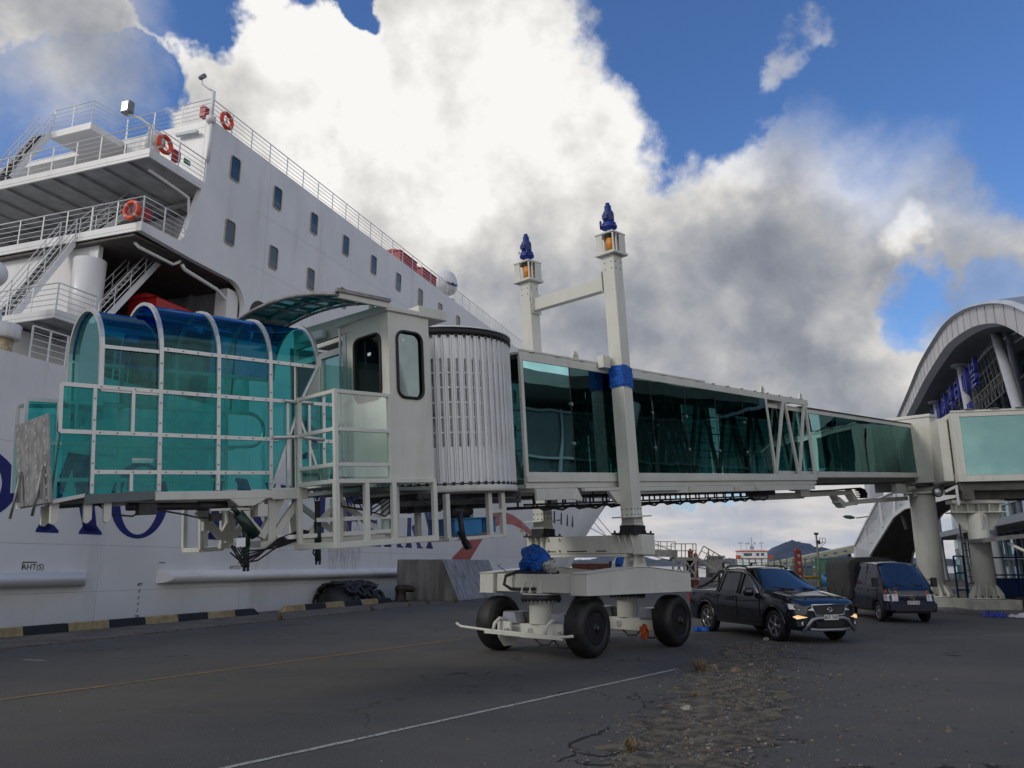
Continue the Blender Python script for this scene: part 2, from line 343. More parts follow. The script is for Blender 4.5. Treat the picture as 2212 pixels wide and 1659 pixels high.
# the apron strip with a ragged broken edge towards the asphalt
b = MB(); pts = []
x = -60
rng = random.Random(3)
while x < 118:
    pts.append((x, 16.15+rng.uniform(-.06, .06), .006)); x += .35 if x < 60 else 3
pts += [(118, 19.58, .006), (-60, 19.58, .006)]
b.poly(pts); o = b.build('quay_edge_strip', apron); o.rotation_euler = (0, 0, R(70)); tag(o, kind='structure')
dustm = mat('dry_debris', (.15, .085, .05), .95, var=.5, scale=9, bump=.6, bscale=30)
b = MB(); rng = random.Random(5)
for i in range(900):      # dry leaves and grit gathered along the joint
    s_ = rng.uniform(6, 42); n_ = 16.12+rng.gauss(0, .035); r = rng.uniform(.01, .04)
    b.lathe([(r, 0), (r*.6, r*.5), (0, r*.6)], (s_, n_, .004), (rng.uniform(-.3, .3), rng.uniform(-.3, .3), 1), 5, False, False)
o = b.build('leaf_litter', dustm); o.rotation_euler = (0, 0, R(70)); tag(o, 'brown leaf litter and grit along the edge of the concrete quay strip', 'litter', kind='stuff')
# painted lines
def worn(name, col, cover):
    m = bpy.data.materials.new(name); m.use_nodes = True; nt = m.node_tree; bs = nt.nodes['Principled BSDF']; bs.inputs['Roughness'].default_value = .85
    t = nt.nodes.new('ShaderNodeTexCoord'); n = N(nt, 'ShaderNodeTexNoise'); n.inputs['Scale'].default_value = 18; n.inputs['Detail'].default_value = 7; n.inputs['Roughness'].default_value = .75
    nt.links.new(t.outputs['Object'], n.inputs['Vector']); c = mixc(nt, sstep(nt, n.outputs[0], cover-.06, cover+.06), col, (.065, .062, .058)); nt.links.new(c, bs.inputs['Base Color']); return m
lineW = worn('worn_white_line', (.33, .33, .32), .56); lineY = worn('worn_yellow_line', (.30, .17, .05), .53)
def line(name, p, q, w, z, m, seg=60):
    p = Vector(p); q = Vector(q); d = (q-p).normalized(); nn = Vector((-d.y, d.x)); rg = random.Random(len(name)); b = MB(); rows = []
    for i in range(seg+1):
        c = p+(q-p)*i/seg; w1 = w/2*(1+rg.uniform(-.25, .25)); w2 = w/2*(1+rg.uniform(-.25, .25)); rows.append([(c.x+nn.x*w1, c.y+nn.y*w1, z), (c.x-nn.x*w2, c.y-nn.y*w2, z)])
    b.grid(rows, False); o = b.build(name, m); tag(o, kind='structure'); return o
line('white_lane_line', (-3.4, 6.4), (2.83, 14.25), .075, .006, lineW)
line('yellow_lane_line', (-12.0, 2.9), (-1.18, 19.9), .10, .006, lineY)
for i, (u, v, L, w) in enumerate([(-9.2, 15.6, .55, .10), (2.2, 21.9, .8, .10), (12.0, 21.0, 1.0, .05), (12.9, 21.3, .8, .05), (10.4, 20.4, .7, .05)]):
    line('paint_scrape', (u, v), (u+L*.9, v-L*.25), w, .006, lineW, 8)
# the broken, gravelly strip in front of the pickup
def path_noise(y): return .35*math.sin(y*1.3)+.2*math.sin(y*2.9+1)
def strip_c(y): return 1.64+(y-7.85)*.36+path_noise(y)*.3
gravm = mat('gravel_earth', (.092, .078, .060), .95, var=.45, scale=5, bump=1., bscale=38, dirt=((.165, .125, .080), .85))
b = MB(); rows = []; rng = random.Random(11); y = 6.4
while y < 18.9:
    c = strip_c(y); hw = (.66 if y < 9 else .72 if y < 14 else .6)*min(1, (19.1-y)/1.4)
    l = c-hw+.13*math.sin(y*5.1)+.10*math.sin(y*11+1)+rng.uniform(-.05, .05); r = c+hw+.16*math.sin(y*4.3+2)+.12*math.sin(y*9.1)+rng.uniform(-.05, .05)
    rows.append([(l+(r-l)*k/24+(0 if k in (0, 24) else rng.uniform(-.015, .015)), y+rng.uniform(-.012, .012), .004+(0 if k in (0, 24) else .012*rng.random()**2+.004+.018*max(0, math.sin(y*3.1+k*.5)*math.sin(k*.4-y*1.7)))) for k in range(25)]); y += .045
b.grid(rows, False); tag(b.build('gravel_patch', gravm), kind='structure')
stm = [mat('stone_grey', (.125, .12, .115), .9, var=.3, scale=8), mat('stone_tan', (.165, .13, .09), .9, var=.3, scale=8), mat('stone_pale', (.26, .24, .21), .9, var=.2, scale=8), mat('stone_dark', (.055, .052, .05), .9)]
def rock(b, c, r, rg, squash=.6):
    vs = []; n = 6
    rot = rg.uniform(0, 6.28)
    for k in range(n): a = rot+k*math.pi/3; q = r*rg.uniform(.65, 1.2); vs.append((c[0]+q*math.cos(a), c[1]+q*math.sin(a)*.8, c[2]))
    for k in range(n): a = rot+k*math.pi/3+.3; q = r*rg.uniform(.3, .8); vs.append((c[0]+q*math.cos(a), c[1]+q*math.sin(a)*.8, c[2]+r*squash*rg.uniform(.6, 1.2)))
    b.add(vs, [(k, (k+1) % n, n+(k+1) % n, n+k) for k in range(n)]+[tuple(range(n, 2*n))])
b = MB(); rng = random.Random(21)
for i in range(11000):
    y = 6.4+12.6*rng.random()**1.3; c = strip_c(y); x = c+rng.gauss(0, .42)+(rng.gauss(.6, 1.1) if rng.random() < .3 else 0)
    r = .006+.022*rng.random()**4+(.03*rng.random() if rng.random() < .015 else 0); b.cur = rng.choices((0, 1, 2, 3), (7, 4, .35, 6))[0]; rock(b, (x, y, .012 if abs(x-c) < .9 else .001), r, rng)
for i in range(3600):
    x = rng.uniform(-7, 13); y = rng.uniform(6.5, 17); r = .004+.010*rng.random()**3; b.cur = rng.choices((0, 1, 2, 3), (6, 2, .6, 6))[0]; rock(b, (x, y, 0), r, rng)
tag(b.build('loose_gravel', stm), 'loose grey and tan gravel scattered over the broken asphalt', 'gravel', kind='stuff')
# bigger lumps one can single out
lab = [('pale flat stone lying at the far end of the gravel strip', (6.0, 19.45), .10, 2), ('rounded grey stone near the bottom of the gravel strip', (1.84, 10.08), .06, 0), ('tan slab of broken asphalt in the gravel heap', (3.35, 14.1), .15, 1),
       ('flat brown fragment beside the dug heap', (3.75, 13.9), .12, 1), ('square pale stone beside the rounded one in the gravel', (2.14, 10.3), .10, 2)]
for l_, (x, y), r, mi in lab:
    b = MB(); rock(b, (x, y, .01), r, random.Random(int(x*100)+3), .55); tag(b.build('stone', stm[mi]), l_, 'stone')
# crack in the near asphalt as a thin sunken-looking chain of dark slivers with raised lips
crm = mat('crack_void', (.008, .008, .008), 1.)
b = MB(); rng = random.Random(4)
for pts in ([(.42, 5.0), (.62, 5.35), (.55, 5.7), (.72, 6.0), (.95, 6.25), (1.1, 6.7)], [(.62, 5.35), (.85, 5.2), (1.05, 5.35), (1.2, 5.8), (1.35, 6.0)], [(.55, 5.0), (.75, 4.85), (1.0, 5.0)], [(2.2, 5.9), (2.4, 6.3), (2.35, 6.6), (2.6, 7.0)], [(2.3, 5.6), (2.6, 5.9), (3.0, 6.0)], [(4.9, 14.6), (4.6, 15.2), (4.9, 15.5), (4.6, 16.3)], [(3.0, 14.9), (3.3, 15.6), (3.25, 16.4)]):
    P = [];
    for (x0, y0), (x1, y1) in zip(pts, pts[1:]):
        for k in range(6): t = k/6; P.append((x0+(x1-x0)*t+rng.uniform(-.03, .03)+(.0 if y0 < 10 else .9), y0+(y1-y0)*t+rng.uniform(-.03, .03)+(2.75 if y0 < 10 else .6)))
    rows = []
    for i in range(len(P)):
        d = Vector(P[min(i+1, len(P)-1)])-Vector(P[max(i-1, 0)]); nn = Vector((-d.y, d.x)).normalized(); w = rng.uniform(.008, .028)*math.sin(math.pi*(i+1)/(len(P)+1))**.4
        rows.append([(P[i][0]+nn.x*w, P[i][1]+nn.y*w, .005), (P[i][0]-nn.x*w, P[i][1]-nn.y*w, .005)])
    b.grid(rows, False)
tag(b.build('ground_cracks', crm), kind='structure')
gr = mat('dry_grass', (.20, .135, .07), .9, var=.3)
def tuft(x, y, r, n, lab_):
    b = MB(); rg = random.Random(int(x*97+y*13))
    for i in range(n):
        a = rg.uniform(0, 6.28); l = r*rg.uniform(.5, 1.2); h = r*rg.uniform(.2, .8); w = .004
        p = Vector((rg.gauss(0, r*.12), rg.gauss(0, r*.12), 0)); m_ = p+Vector((math.cos(a)*l*.5, math.sin(a)*l*.5, h)); q = p+Vector((math.cos(a)*l, math.sin(a)*l, h*.6)); s_ = Vector((-math.sin(a)*w, math.cos(a)*w, 0))
        b.add([p-s_, p+s_, m_+s_, m_-s_, q], [(0, 1, 2, 3), (3, 2, 4)])
    o = b.build('dry_grass_tuft', gr); o.location = (x, y, .006); tag(o, lab_, 'dry grass', 'dry grass tufts in the gravel strip')
tuft(1.15, 8.12, .15, 70, 'dry straw coloured grass tuft at the near cracked asphalt'); tuft(3.15, 13.95, .26, 110, 'spread of dry grass roots on the gravel heap'); tuft(2.45, 11.3, .10, 40, 'small reddish dry grass tuft in the middle of the gravel strip')
# ---------------------------------------------------------------- kerb runs painted yellow and black along the quay edge
kY = mat('kerb_yellow', (.36, .27, .13), .8, var=.2, scale=5, bump=.3, bscale=25, dirt=((.14, .10, .06), .5)); kB = mat('kerb_black', (.012, .013, .016), .7, var=.3, scale=6, bump=.3, bscale=25)
def kerb(s0, s1, first, lab_):
    r = empty('quay_kerb', SW(s0, 18.75), (0, 0, R(70))); tag(r, lab_, 'kerb', 'striped kerbs along the quay edge')
    L = s1-s0; n = max(2, round(L/1.35)); d = L/n
    for i in range(n):
        b = MB(); x0 = i*d; x1 = (i+1)*d; a0 = .28 if i == 0 else 0; a1 = .28 if i == n-1 else 0
        pr = [(0, 0), (.30, 0), (.24, .22), (.06, .22)]
        b.add([(x0, y-.15, z) if z == 0 else (x0+a0, y-.15, z) for y, z in pr]+[(x1, y-.15, z) if z == 0 else (x1-a1, y-.15, z) for y, z in pr],
              [(0, 1, 2, 3), (7, 6, 5, 4), (0, 4, 5, 1), (1, 5, 6, 2), (2, 6, 7, 3), (3, 7, 4, 0)])
        b.build('kerb_block', (kY, kB)[(i+first) % 2], r, bevel=.012)
kerb(2.0, 11.6, 0, 'striped kerb run off towards the left end of the quay')
kerb(13.9, 24.6, 0, 'long yellow and black kerb run under the boarding bridge gangway')
kerb(26.0, 34.6, 0, 'yellow and black kerb run ending beside the black rubber fender')
kerb(39.0, 47.0, 1, 'striped kerb run behind the concrete block and bridge wheels')
# ---------------------------------------------------------------- hills beyond the water
hm = mat('far_hill', (.055, .085, .15), 1., var=.25, scale=.004); hm2 = mat('middle_hill', (.06, .075, .10), 1., var=.3, scale=.01)
def hill(name, u0, u1, Y, prof, m, depth):
    b = MB(); rows = []; n = len(prof)
    def X(u): return (u-1106)/1700*Y/.99
    for j in range(7):
        f = math.sin(math.pi*j/6) ; rows.append([(X(u0+(u1-u0)*i/(n-1))*(1+.0*j), Y+depth*(j/6-.5), -3+(prof[i]*f*(1+.08*math.sin(i*2.1+j)))) for i in range(n)])
    b.grid(rows); tag(b.build(name, m), kind='structure')
rg = random.Random(9)
def ridge(n, peaks): return [max(.5, sum(h*math.exp(-((i/(n-1)-c)/w)**2) for c, h, w in peaks)*(1+.04*math.sin(i*1.7)+.03*rg.random())) for i in range(n)]
hill('distant_hills', 1190, 1480, 5200, ridge(60, [(.15, 30, .12), (.42, 62, .16), (.62, 45, .12), (.9, 22, .2)]), hm, 900)
hill('distant_peak', 1600, 1800, 3000, ridge(50, [(.5, 78, .16), (.30, 50, .12), (.75, 42, .15), (.9, 25, .2)]), hm, 600)
hill('low_coast', 900, 2300, 2400, ridge(120, [(.2, 12, .3), (.55, 14, .3), (.85, 14, .3)]), hm2, 300)
# ================================================================ the ship (frame: x along the ship, y towards the sea, z up)
ship = empty('ferry_ship', (0, 0, 0), (0, 0, R(70)))
tag(ship, 'huge white passenger ferry moored along the quay with blue serif lettering and red ribbon', 'ferry')
HN = 21.5; TOP = 19.56
def rect(b, s0, s1, z0, z1, y): b.add([(s0, y, z0), (s1, y, z0), (s1, y, z1), (s0, y, z1)], [(0, 1, 2, 3)])
BOW0 = 62.
def tip_at(z): return 100+max(0., min(12., z))*3.15
def plan(s_, z):  # half beam factor: where the near side lies at station s and height z
    if s_ <= BOW0: return HN
    tip = tip_at(z); t = min(1, (s_-BOW0)/(tip-BOW0)); return HN+11.*t**2.3
def side_mesh():
    b = MB(); y = HN; t = .25
    # outline of the side plate above the mooring deck, aft part with the big openings, as one prism
    aft = [(BOW0, TOP), (23.05, TOP), (23.05, 16.7), (22.85, 16.25), (22.19, 14.0), (22.0, 13.8), (20.14, 13.8), (20.14, 13.45), (22.7, 13.32)]
    arc = [(25.0+.95*math.sin(a), 12.33+.95*math.cos(a)) for a in [i*math.pi/2/7 for i in range(8)]]
    pts = aft+[(24.4, 13.28)]+arc+[(25.95, 7.86), (-12, 7.82), (-12, -2.6), (BOW0, -2.6)]
    b.prism([(s_, y, z) for s_, z in pts], (0, t, 0))
    # bow plating
    rows = []
    for j, z in enumerate([-2.6, -1, 0, 1.5, 3, 5, 7, 9, 10.5, 12]):
        tip = tip_at(z); rows.append([(BOW0+(tip-BOW0)*i/40, plan(BOW0+(tip-BOW0)*i/40, z), z) for i in range(41)])
    b.grid(rows)
    # far side of the bow, mirrored, so the stem is a closed wedge
    b.grid([[(x, 2*(HN+11)-yy, z) for x, yy, z in r] for r in rows])
    return b
side = side_mesh().build('hull', shipw, ship)
b = MB(); b.box(-12, 62, HN+.26, 43, 7.2, 7.5); b.box(26.5, 62, HN+.26, 43, TOP-.3, TOP-.02); b.box(-12, 62, 42.7, 43, -2.6, 7.8); b.box(26.5, 27, HN+.26, 43, 7.5, TOP-.3); b.box(61.5, 61.9, HN+.26, 43, 7.5, TOP-.3)
b.poly([(62, HN+.3, 11.9), (100, HN+3, 11.9), (136, HN+11, 11.9), (100, 41, 11.9), (62, 43, 11.9)])
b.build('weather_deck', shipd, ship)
# shadowed recess behind the aft opening
# decks at the stern
def slab(name, s0, s1, z0, z1, corner_s=None, n1=42):
    b = MB(); b.box(s0, s1, HN+.001, n1, z0+.12, z1)
    b.box(s0, s0+.07, HN+.001, n1, z0, z0+.118); b.box(s0+.072, s1, HN+.001, HN+.07, z0, z0+.118)
    o = b.build(name, shipw, ship, bevel=.01)
    r = MB()
    for k in range(int((n1-HN)/1.25)): yy = HN+1.1+k*1.25; r.box(s0+.072, s1-.02, yy, yy+.03, z0-.02, z0+.118)
    r.box(s0+(s1-s0)*.55, s0+(s1-s0)*.55+.15, HN+.1, n1, z0-.14, z0-.022)
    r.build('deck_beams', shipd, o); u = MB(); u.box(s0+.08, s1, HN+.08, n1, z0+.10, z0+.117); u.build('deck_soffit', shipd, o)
    return o
dk1 = slab('stern_deck', 20.14, 26.4, 16.35, 16.70)
dk2 = slab('stern_deck', 20.14, 26.4, 13.45, 13.80)
dk3 = slab('stern_deck', 17.2, 20.6, 9.28, 9.58)
b = MB(); b.box(20.14, 22.8, HN-.004, HN-.001, 16.35, 16.70); 
# inner bulkheads, one per level, set back from the deck edge, with raked brackets
def bulk(z0, z1, s0):
    b = MB(); b.box(s0, s0+.12, HN+.26, 42, z0, z1); 
    for yy in (24.4, 29.6): b.prism([(s0-.001, yy, z0), (s0-2.0, yy, z0), (s0-.25, yy, z1-.02), (s0-.001, yy, z1-.02)], (0, .12, 0))
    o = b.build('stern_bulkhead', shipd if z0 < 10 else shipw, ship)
    for yy in (26.3, 32.2):
        d = MB(); P = [(s0-.02, yy+.5+.45*math.cos(a)*1, z0+1.25+.95*math.sin(a)) for a in [2*math.pi*i/20 for i in range(20)]]
        P = [(x, yy+.5+max(-.42, min(.42, (y-yy-.5)*1.3)), max(z0+.35, min(z0+2.15, z0+1.25+(z-z0-1.25)*1.2))) for x, y, z in P]
        d.prism(P, (.015, 0, 0)); d.build('doorway', mat('dark_opening', (.03, .03, .03), .8), o)
    return o
bulk(16.70, 19.26, 24.6); bulk(13.80, 16.35, 24.6); bulk(7.5, 13.3, 26.2)
# deep hangar side of the mooring deck
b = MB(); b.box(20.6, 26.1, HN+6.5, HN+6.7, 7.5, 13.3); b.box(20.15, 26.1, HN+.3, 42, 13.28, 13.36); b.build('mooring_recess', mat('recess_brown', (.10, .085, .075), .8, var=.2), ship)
b = MB(); b.box(17.25, 20.4, HN+2.2, HN+2.4, 7.5, 9.28); b.box(20.4, 20.6, HN+2.2, HN+9, 7.5, 13.4); b.cyl((20.2, HN+2.3, 9.6), (20.2, HN+2.3, 12.6), .55); b.build('stair_trunk', shipw, ship)
# roof platform that juts aft over the stairs
b = MB(); b.box(21.45, 24.5, 26.2, 28.45, 19.17, 19.5); o = b.build('roof_platform', shipw, ship, bevel=.02)
b = MB(); b.box(23.05, 26.5, HN+.26, 42, TOP-.3, TOP-.02); b.box(23.05, 23.25, HN+.26, 25.9, 16.71, TOP-.31); b.build('aft_house_wall', shipw, ship)
b = MB(); b.box(23.04, 23.049, 21.7, 26.4, 16.8, 16.9); 
# ----- windows
def window(s_, z):
    P = []
    w, h, r = .275, .50, .11
    for cx_, cz, a0 in ((w-r, h-r, 0), (-(w-r), h-r, 90), (-(w-r), -(h-r), 180), (w-r, -(h-r), 270)):
        for k in range(5): a = R(a0+k*22.5); P.append((cx_+r*math.cos(a), cz+r*math.sin(a)))
    b = MB(); n = len(P); o_ = [(s_+x*1.13, HN-.045, z+y*1.09) for x, y in P]; i_ = [(s_+x, HN-.045, z+y) for x, y in P]; ob = [(x, HN, zz) for x, _, zz in o_]; ib = [(x, HN-.004, zz) for x, _, zz in i_]
    b.add(o_+i_+ob+ib, [(k, (k+1) % n, n+(k+1) % n, n+k) for k in range(n)]+[(k, 2*n+k, 2*n+(k+1) % n, (k+1) % n) for k in range(n)]+[(n+k, n+(k+1) % n, 3*n+(k+1) % n, 3*n+k) for k in range(n)])
    f = b.build('window_frame', mat('window_frame_ochre', (.40, .36, .26), .5), ship)
    g = MB(); g.poly([(s_+x, HN-.012, z+y) for x, y in P]); g.build('window_pane', wglass, f)
    h_ = -.50+.62*((s_*7.3+z*3.1) % 1.0)*.9; g = MB(); g.poly([(s_-.262, HN-.013, z-.385), (s_+.262, HN-.013, z-.385), (s_+.262, HN-.013, z+h_*.9), (s_-.262, HN-.013, z+h_*.9)]); g.build('window_sheen', mat('painted_sky_sheen', (.07, .085, .10), .12, spec=.8), f) if h_ > -.3 else None  # paler lower part of the pane: sky reflection painted as a flat sheet
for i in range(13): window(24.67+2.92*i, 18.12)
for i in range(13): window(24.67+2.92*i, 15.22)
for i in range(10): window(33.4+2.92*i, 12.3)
for i in range(4): window(70.8+2.7*i, 6.05) if False else None
b = MB()
for i in range(4): s_ = 70.8+2.7*i; y = plan(s_, 6); b = MB(); b.box(s_, s_+.28, y-.05, y+.1, 5.5, 6.6); b.build('bow_opening', mat('dark_opening', (.03, .03, .03)), ship)
for i in range(4): s_ = 80.5+1.8*i; y = plan(s_, 8.9); b = MB(); b.box(s_, s_+.5, y-.06, y+.1, 8.4, 9.5); b.build('bow_opening', mat('dark_opening', (.03, .03, .03)), ship)
# dark fairlead opening behind the canopy
b = MB(); P = [(26.95+.75*math.cos(a)*(1.25 if math.cos(a) > 0 else .9), HN-.01, 12.2+.75*math.sin(a)) for a in [i*math.pi/12 for i in range(24)]]; b.prism(P, (0, .006, 0)); b.build('mooring_port', mat('dark_opening2', (.035, .028, .024)), ship)
# weld seams on the plating
b = MB()
for z in (16.9, 14.35, 12.0, 9.6, 5.25, 2.35, .9): b.box(26.2 if z > 8 else -12, BOW0, HN-.003, HN-.0005, z, z+.018)
b.build('plate_seams', mat('seam_grey', (.48, .48, .48), .5), ship)
# ----- rubbing strake: half-round bar in two runs with scarfed ends
def strake(s0, s1, left, right):
    b = MB(); rows = []; n = 10
    for k in range(n+1):
        a = math.pi*k/n; y = -.42*math.sin(a); z = .215*math.cos(a); cut = -y*.9
        rows.append([(s0+(cut if left else 0), HN+y, 1.32+z), (s1-(cut if right else 0), HN+y, 1.32+z)])
    b.grid(rows); b.add([r[0] for r in rows], [tuple(range(n+1))]); b.add([r[1] for r in rows], [tuple(range(n+1))]); b.build('rubbing_strake', shipw, ship)
strake(-12, 19.55, False, True); strake(22.5, 62, True, False)
# ----- lettering
def letters():
    H = 2.5; z0 = 2.69; G = {}
    def P(pts, s0): G.setdefault(s0, MB()).prism([(s0+x, HN-.008, z0+y*H) for x, y in pts], (0, .007, 0))
    def serif(s0, x0, x1, y, up=1, t=.045, c=.10):   # slab with bracketed foot joining a stem from xa..xb
        P([(x0, y), (x1, y), (x1, y+t*up), (x0, y+t*up)], s0)
    def stem(s0, x0, x1, top=True, bot=True, e=.22):
        P([(x0, .03), (x1, .03), (x1, .97), (x0, .97)], s0)
        for y, u_, on in ((0, 1, bot), (1, -1, top)):
            if on: P([(x0-e, y), (x1+e, y), (x1+e, y+.035*u_), (x1+.0, y+.12*u_), (x0-.0, y+.12*u_), (x0-e, y+.035*u_)], s0)
    def ringp(s0, cx_, cy, rx, ry, tx, ty, a0=0, a1=360, n=40):
        o_ = []; i_ = []
        for k in range(n+1):
            a = R(a0+(a1-a0)*k/n); o_.append((cx_+rx*math.cos(a), cy+ry*math.sin(a))); i_.append((cx_+(rx-tx)*math.cos(a), cy+(ry-ty)*math.sin(a)))
        for k in range(n): P([o_[k], o_[k+1], i_[k+1], i_[k]], s0)
    # S H I D A O
    ringp(6.6, .75, .74, .72, .27, .3, .07, 30, 270); ringp(6.6, .75, .26, .75, .27, .3, .07, -150, 90)
    stem(8.9, 0, .5); stem(8.9, 1.75, 2.25); P([(.4, .46), (1.85, .46), (1.85, .54), (.4, .54)], 8.9)
    stem(12.2, 0, .5)
    stem(13.75, .1, .6); ringp(13.75, .75, .5, 2.3, .5, .52, .06, -90, 90)
    A_ = 17.55
    P([(.12, .03), (.45, .03), (1.12, 1.0), (.78, 1.0)], A_); P([(.85, .93), (1.60, .93), (2.22, .03), (1.70, .03)][:4], A_); P([(.75, 1.0), (1.62, 1.0), (1.55, .9), (.85, .9)], A_)
    P([(.42, .36), (1.85, .36), (1.85, .43), (.42, .43)], A_)
    P([(0, 0), (.78, 0), (.78, .03), (.50, .12), (.12, .12), (0, .03)], A_); P([(1.52, 0), (2.4, 0), (2.4, .03), (2.15, .12), (1.66, .12), (1.52, .03)], A_)
    ringp(20.15, 1.27, .495, 1.28, .525, .42, .055)
    # I N T ' L
    stem(25.0, 0, .5)
    stem(26.35, .05, .40, True, True, .18); stem(26.35, 2.0, 2.35, True, True, .18); P([(.05, 1.0), (.62, 1.0), (2.35, .0), (1.85, .0)], 26.35)
    stem(30.1, 0, .5, False, True); P([(-.85, 1.0), (1.35, 1.0), (1.35, .8), (1.2, .93), (-.7, .93), (-.85, .8)], 30.1)
    P([(.0, 1.0), (.28, 1.0), (.14, .75)], 31.75)
    stem(32.3, 0, .5); P([(.4, .0), (1.55, 0), (1.55, .22), (1.35, .07), (.4, .07)], 32.3)
    # F E R R Y
    for s0, bot in ((34.75, False), (36.75, True)):
        stem(s0, 0, .52); P([(.4, 1.0), (1.55, 1.0), (1.55, .78), (1.36, .93), (.4, .93)], s0); P([(.4, .48), (1.05, .48), (1.1, .40), (1.1, .63), (1.05, .55), (.4, .55)], s0)
        if bot: P([(.4, 0), (1.6, 0), (1.6, .24), (1.38, .07), (.4, .07)], s0)
    for s0 in (38.85, 41.35):
        stem(s0, 0, .5, True, True, .16); ringp(s0, .6, .73, .95, .27, .42, .05, -90, 90, 24); P([(.55, .48), (.95, .48), (1.95, .0), (1.42, .0)], s0); P([(1.3, 0), (2.1, 0), (2.1, .03), (1.3, .04)], s0)
    stem(44.1, 0, .5, False, True); P([(0, .48), (.5, .48), (1.15, 1.0), (.80, 1.0), (.28, .56)], 44.1); P([(0, .48), (.5, .48), (.28, .56), (-.25, 1.0), (-.80, 1.0)], 44.1); P([(-.95, 1), (-.05, 1), (-.05, .965), (-.95, .965)], 44.1); P([(.6, 1), (1.3, 1), (1.3, .965), (.6, .965)], 44.1)
    for g_ in G.values(): g_.build('hull_letter', ink, ship)
letters()
# faint rubbing scuffs left by fenders
b = MB()
for k in range(3):
    sc0 = 33.7+1.05*k
    for w_, h_ in ((.42, 1.15), (.34, .5), (.22, .35)): b.path([(sc0+w_*math.cos(t), HN-.008, 2.6+h_*math.sin(t)-(.0 if h_ > 1 else .15)) for t in [2*math.pi*i/20 for i in range(20)]], .012, 4, closed=True)
    b.path([(sc0, HN-.008, 1.5), (sc0+.03, HN-.008, 2.6), (sc0-.02, HN-.008, 3.6)], .012, 4)
tag(b.build('scuff_marks', mat('scuff_grey', (.50, .50, .51), .6), ship), kind='stuff')
b = MB()
for x in range(-8, 62, 7): b.box(x, x+.015, HN-.003, HN-.0006, -1.5, 7.6 if x < 26 else 19.4)
tag(b.build('plate_butts', MATS['seam_grey'], ship), kind='stuff')
# the ribbon: red band that climbs, arches over and falls again
rb = [(46.2, .55, 1.0), (48.2, 1.6, 1.15), (50.3, 2.6, 1.05), (52.6, 4.0, .95), (54.8, 4.9, .85), (57.0, 5.25, .75), (59.2, 5.2, .62), (61.2, 4.9, .5), (63.8, 4.3, .38), (66.2, 3.7, .2)]
b = MB(); rows = []
for i, (s_, z, w) in enumerate(rb):
    p0 = rb[max(0, i-1)]; p1 = rb[min(len(rb)-1, i+1)]; d = Vector((p1[0]-p0[0], p1[1]-p0[1])).normalized(); nx, nz = -d.y*w*.62, d.x*w*.62
    rows.append([(s_+nx, plan(s_+nx, z)-.012, z+nz), (s_-nx, plan(s_-nx, z)-.012, z-nz)])
b.grid(rows); b.build('red_ribbon_stripe', inkR, ship)
b = MB(); b.grid([[(tip_at(z)-L*(1-k/8), plan(tip_at(z)-L*(1-k/8), z)-.04, z) for k in range(9)] for z, L in ((11.95, 21), (10.5, 19), (9, 16), (7.5, 13.5), (6, 10), (4.5, 6), (3.2, 2))]); b.build('bow_colour_patch', ink, ship)
# draught marks and shelf notes
def hull_text(body, s_, z, size, m=inkK, shear=0.):
    o = text_obj('hull_marking', body, size, m, ship, basis((s_, HN-.006, z), (1, 0, 0), (shear, 0, 1), (0, -1, 0)), .002)
hull_text('AHT(S)', 17.62, 1.67, .24); hull_text('AHT(S)', 26.6, 1.64, .20)
for i, t in enumerate(('8M', '8', '6', '4', '2', '7M')): hull_text(t, 21.78, 1.08-i*.213, .165, shear=.25)
b = MB()
for s0, s1 in ((17.26, 17.72), (22.55, 22.85), (26.75, 27.0)): b.box(s0, s1, HN-.006, HN-.001, 1.80, 1.83)
b.box(17.26, 17.29, HN-.006, HN-.001, 1.6, 1.798); b.box(26.97, 27.0, HN-.006, HN-.001, 1.58, 1.798); b.build('hull_marking', inkK, ship)
hull_text('TUG', 63.0, 3.4, .75, inkY); b = MB(); b.box(60.9, 61.7, HN-.006, HN-.001, 4.3, 4.5); b.build('hull_marking', inkY, ship)
# ----- railings
def railing(pts, h=1.0, nr=4, step=1.25, z_off=0, closed=False, rpost=.03):
    """pts: 3-D base points of one railing run"""
    b = MB(); pts = [Vector(p) for p in pts]
    for k in range(nr+1):
        f = (k+1)/(nr+1); b.path([p+Vector((0, 0, h*f)) for p in pts], .024 if k == nr else .014, 5)
    for p, q in zip(pts, pts[1:]):
        n = max(1, round((q-p).length/step))
        for i in range(n+1):
            if i == 0 and p != pts[0]: continue
            c = p+(q-p)*i/n; d = (q-p).normalized(); b.beam(c, c+Vector((0, 0, h)), rpost*.5, rpost*2.0, up=d)
    return b.build('deck_railing', white, ship)
railing([(62, HN+.12, TOP), (23.12, HN+.12, TOP), (23.12, 26.1, TOP), (21.5, 26.25, TOP-.06), (21.5, 28.4, TOP-.06)], 1.0, 4, 1.28)
railing([(23.0, HN+.05, 16.7), (20.2, HN+.05, 16.7), (20.2, 40, 16.7)], 1.0, 4, 1.22)
railing([(22.25, HN+.05, 13.8), (20.2, HN+.05, 13.8), (20.2, 40, 13.8)], 1.0, 4, 1.22)
railing([(18.7, HN+.05, 9.58), (17.26, HN+.05, 9.58), (17.26, 40, 9.58)], .88, 4, 1.1)
railing([(16.65, HN+.12, 7.86), (20.4, HN+.12, 7.86)], 1.0, 4, .6)
railing([(13, 30, 20.0), (21.4, 29.4, 20.0)], .9, 4, 1.2) if False else None
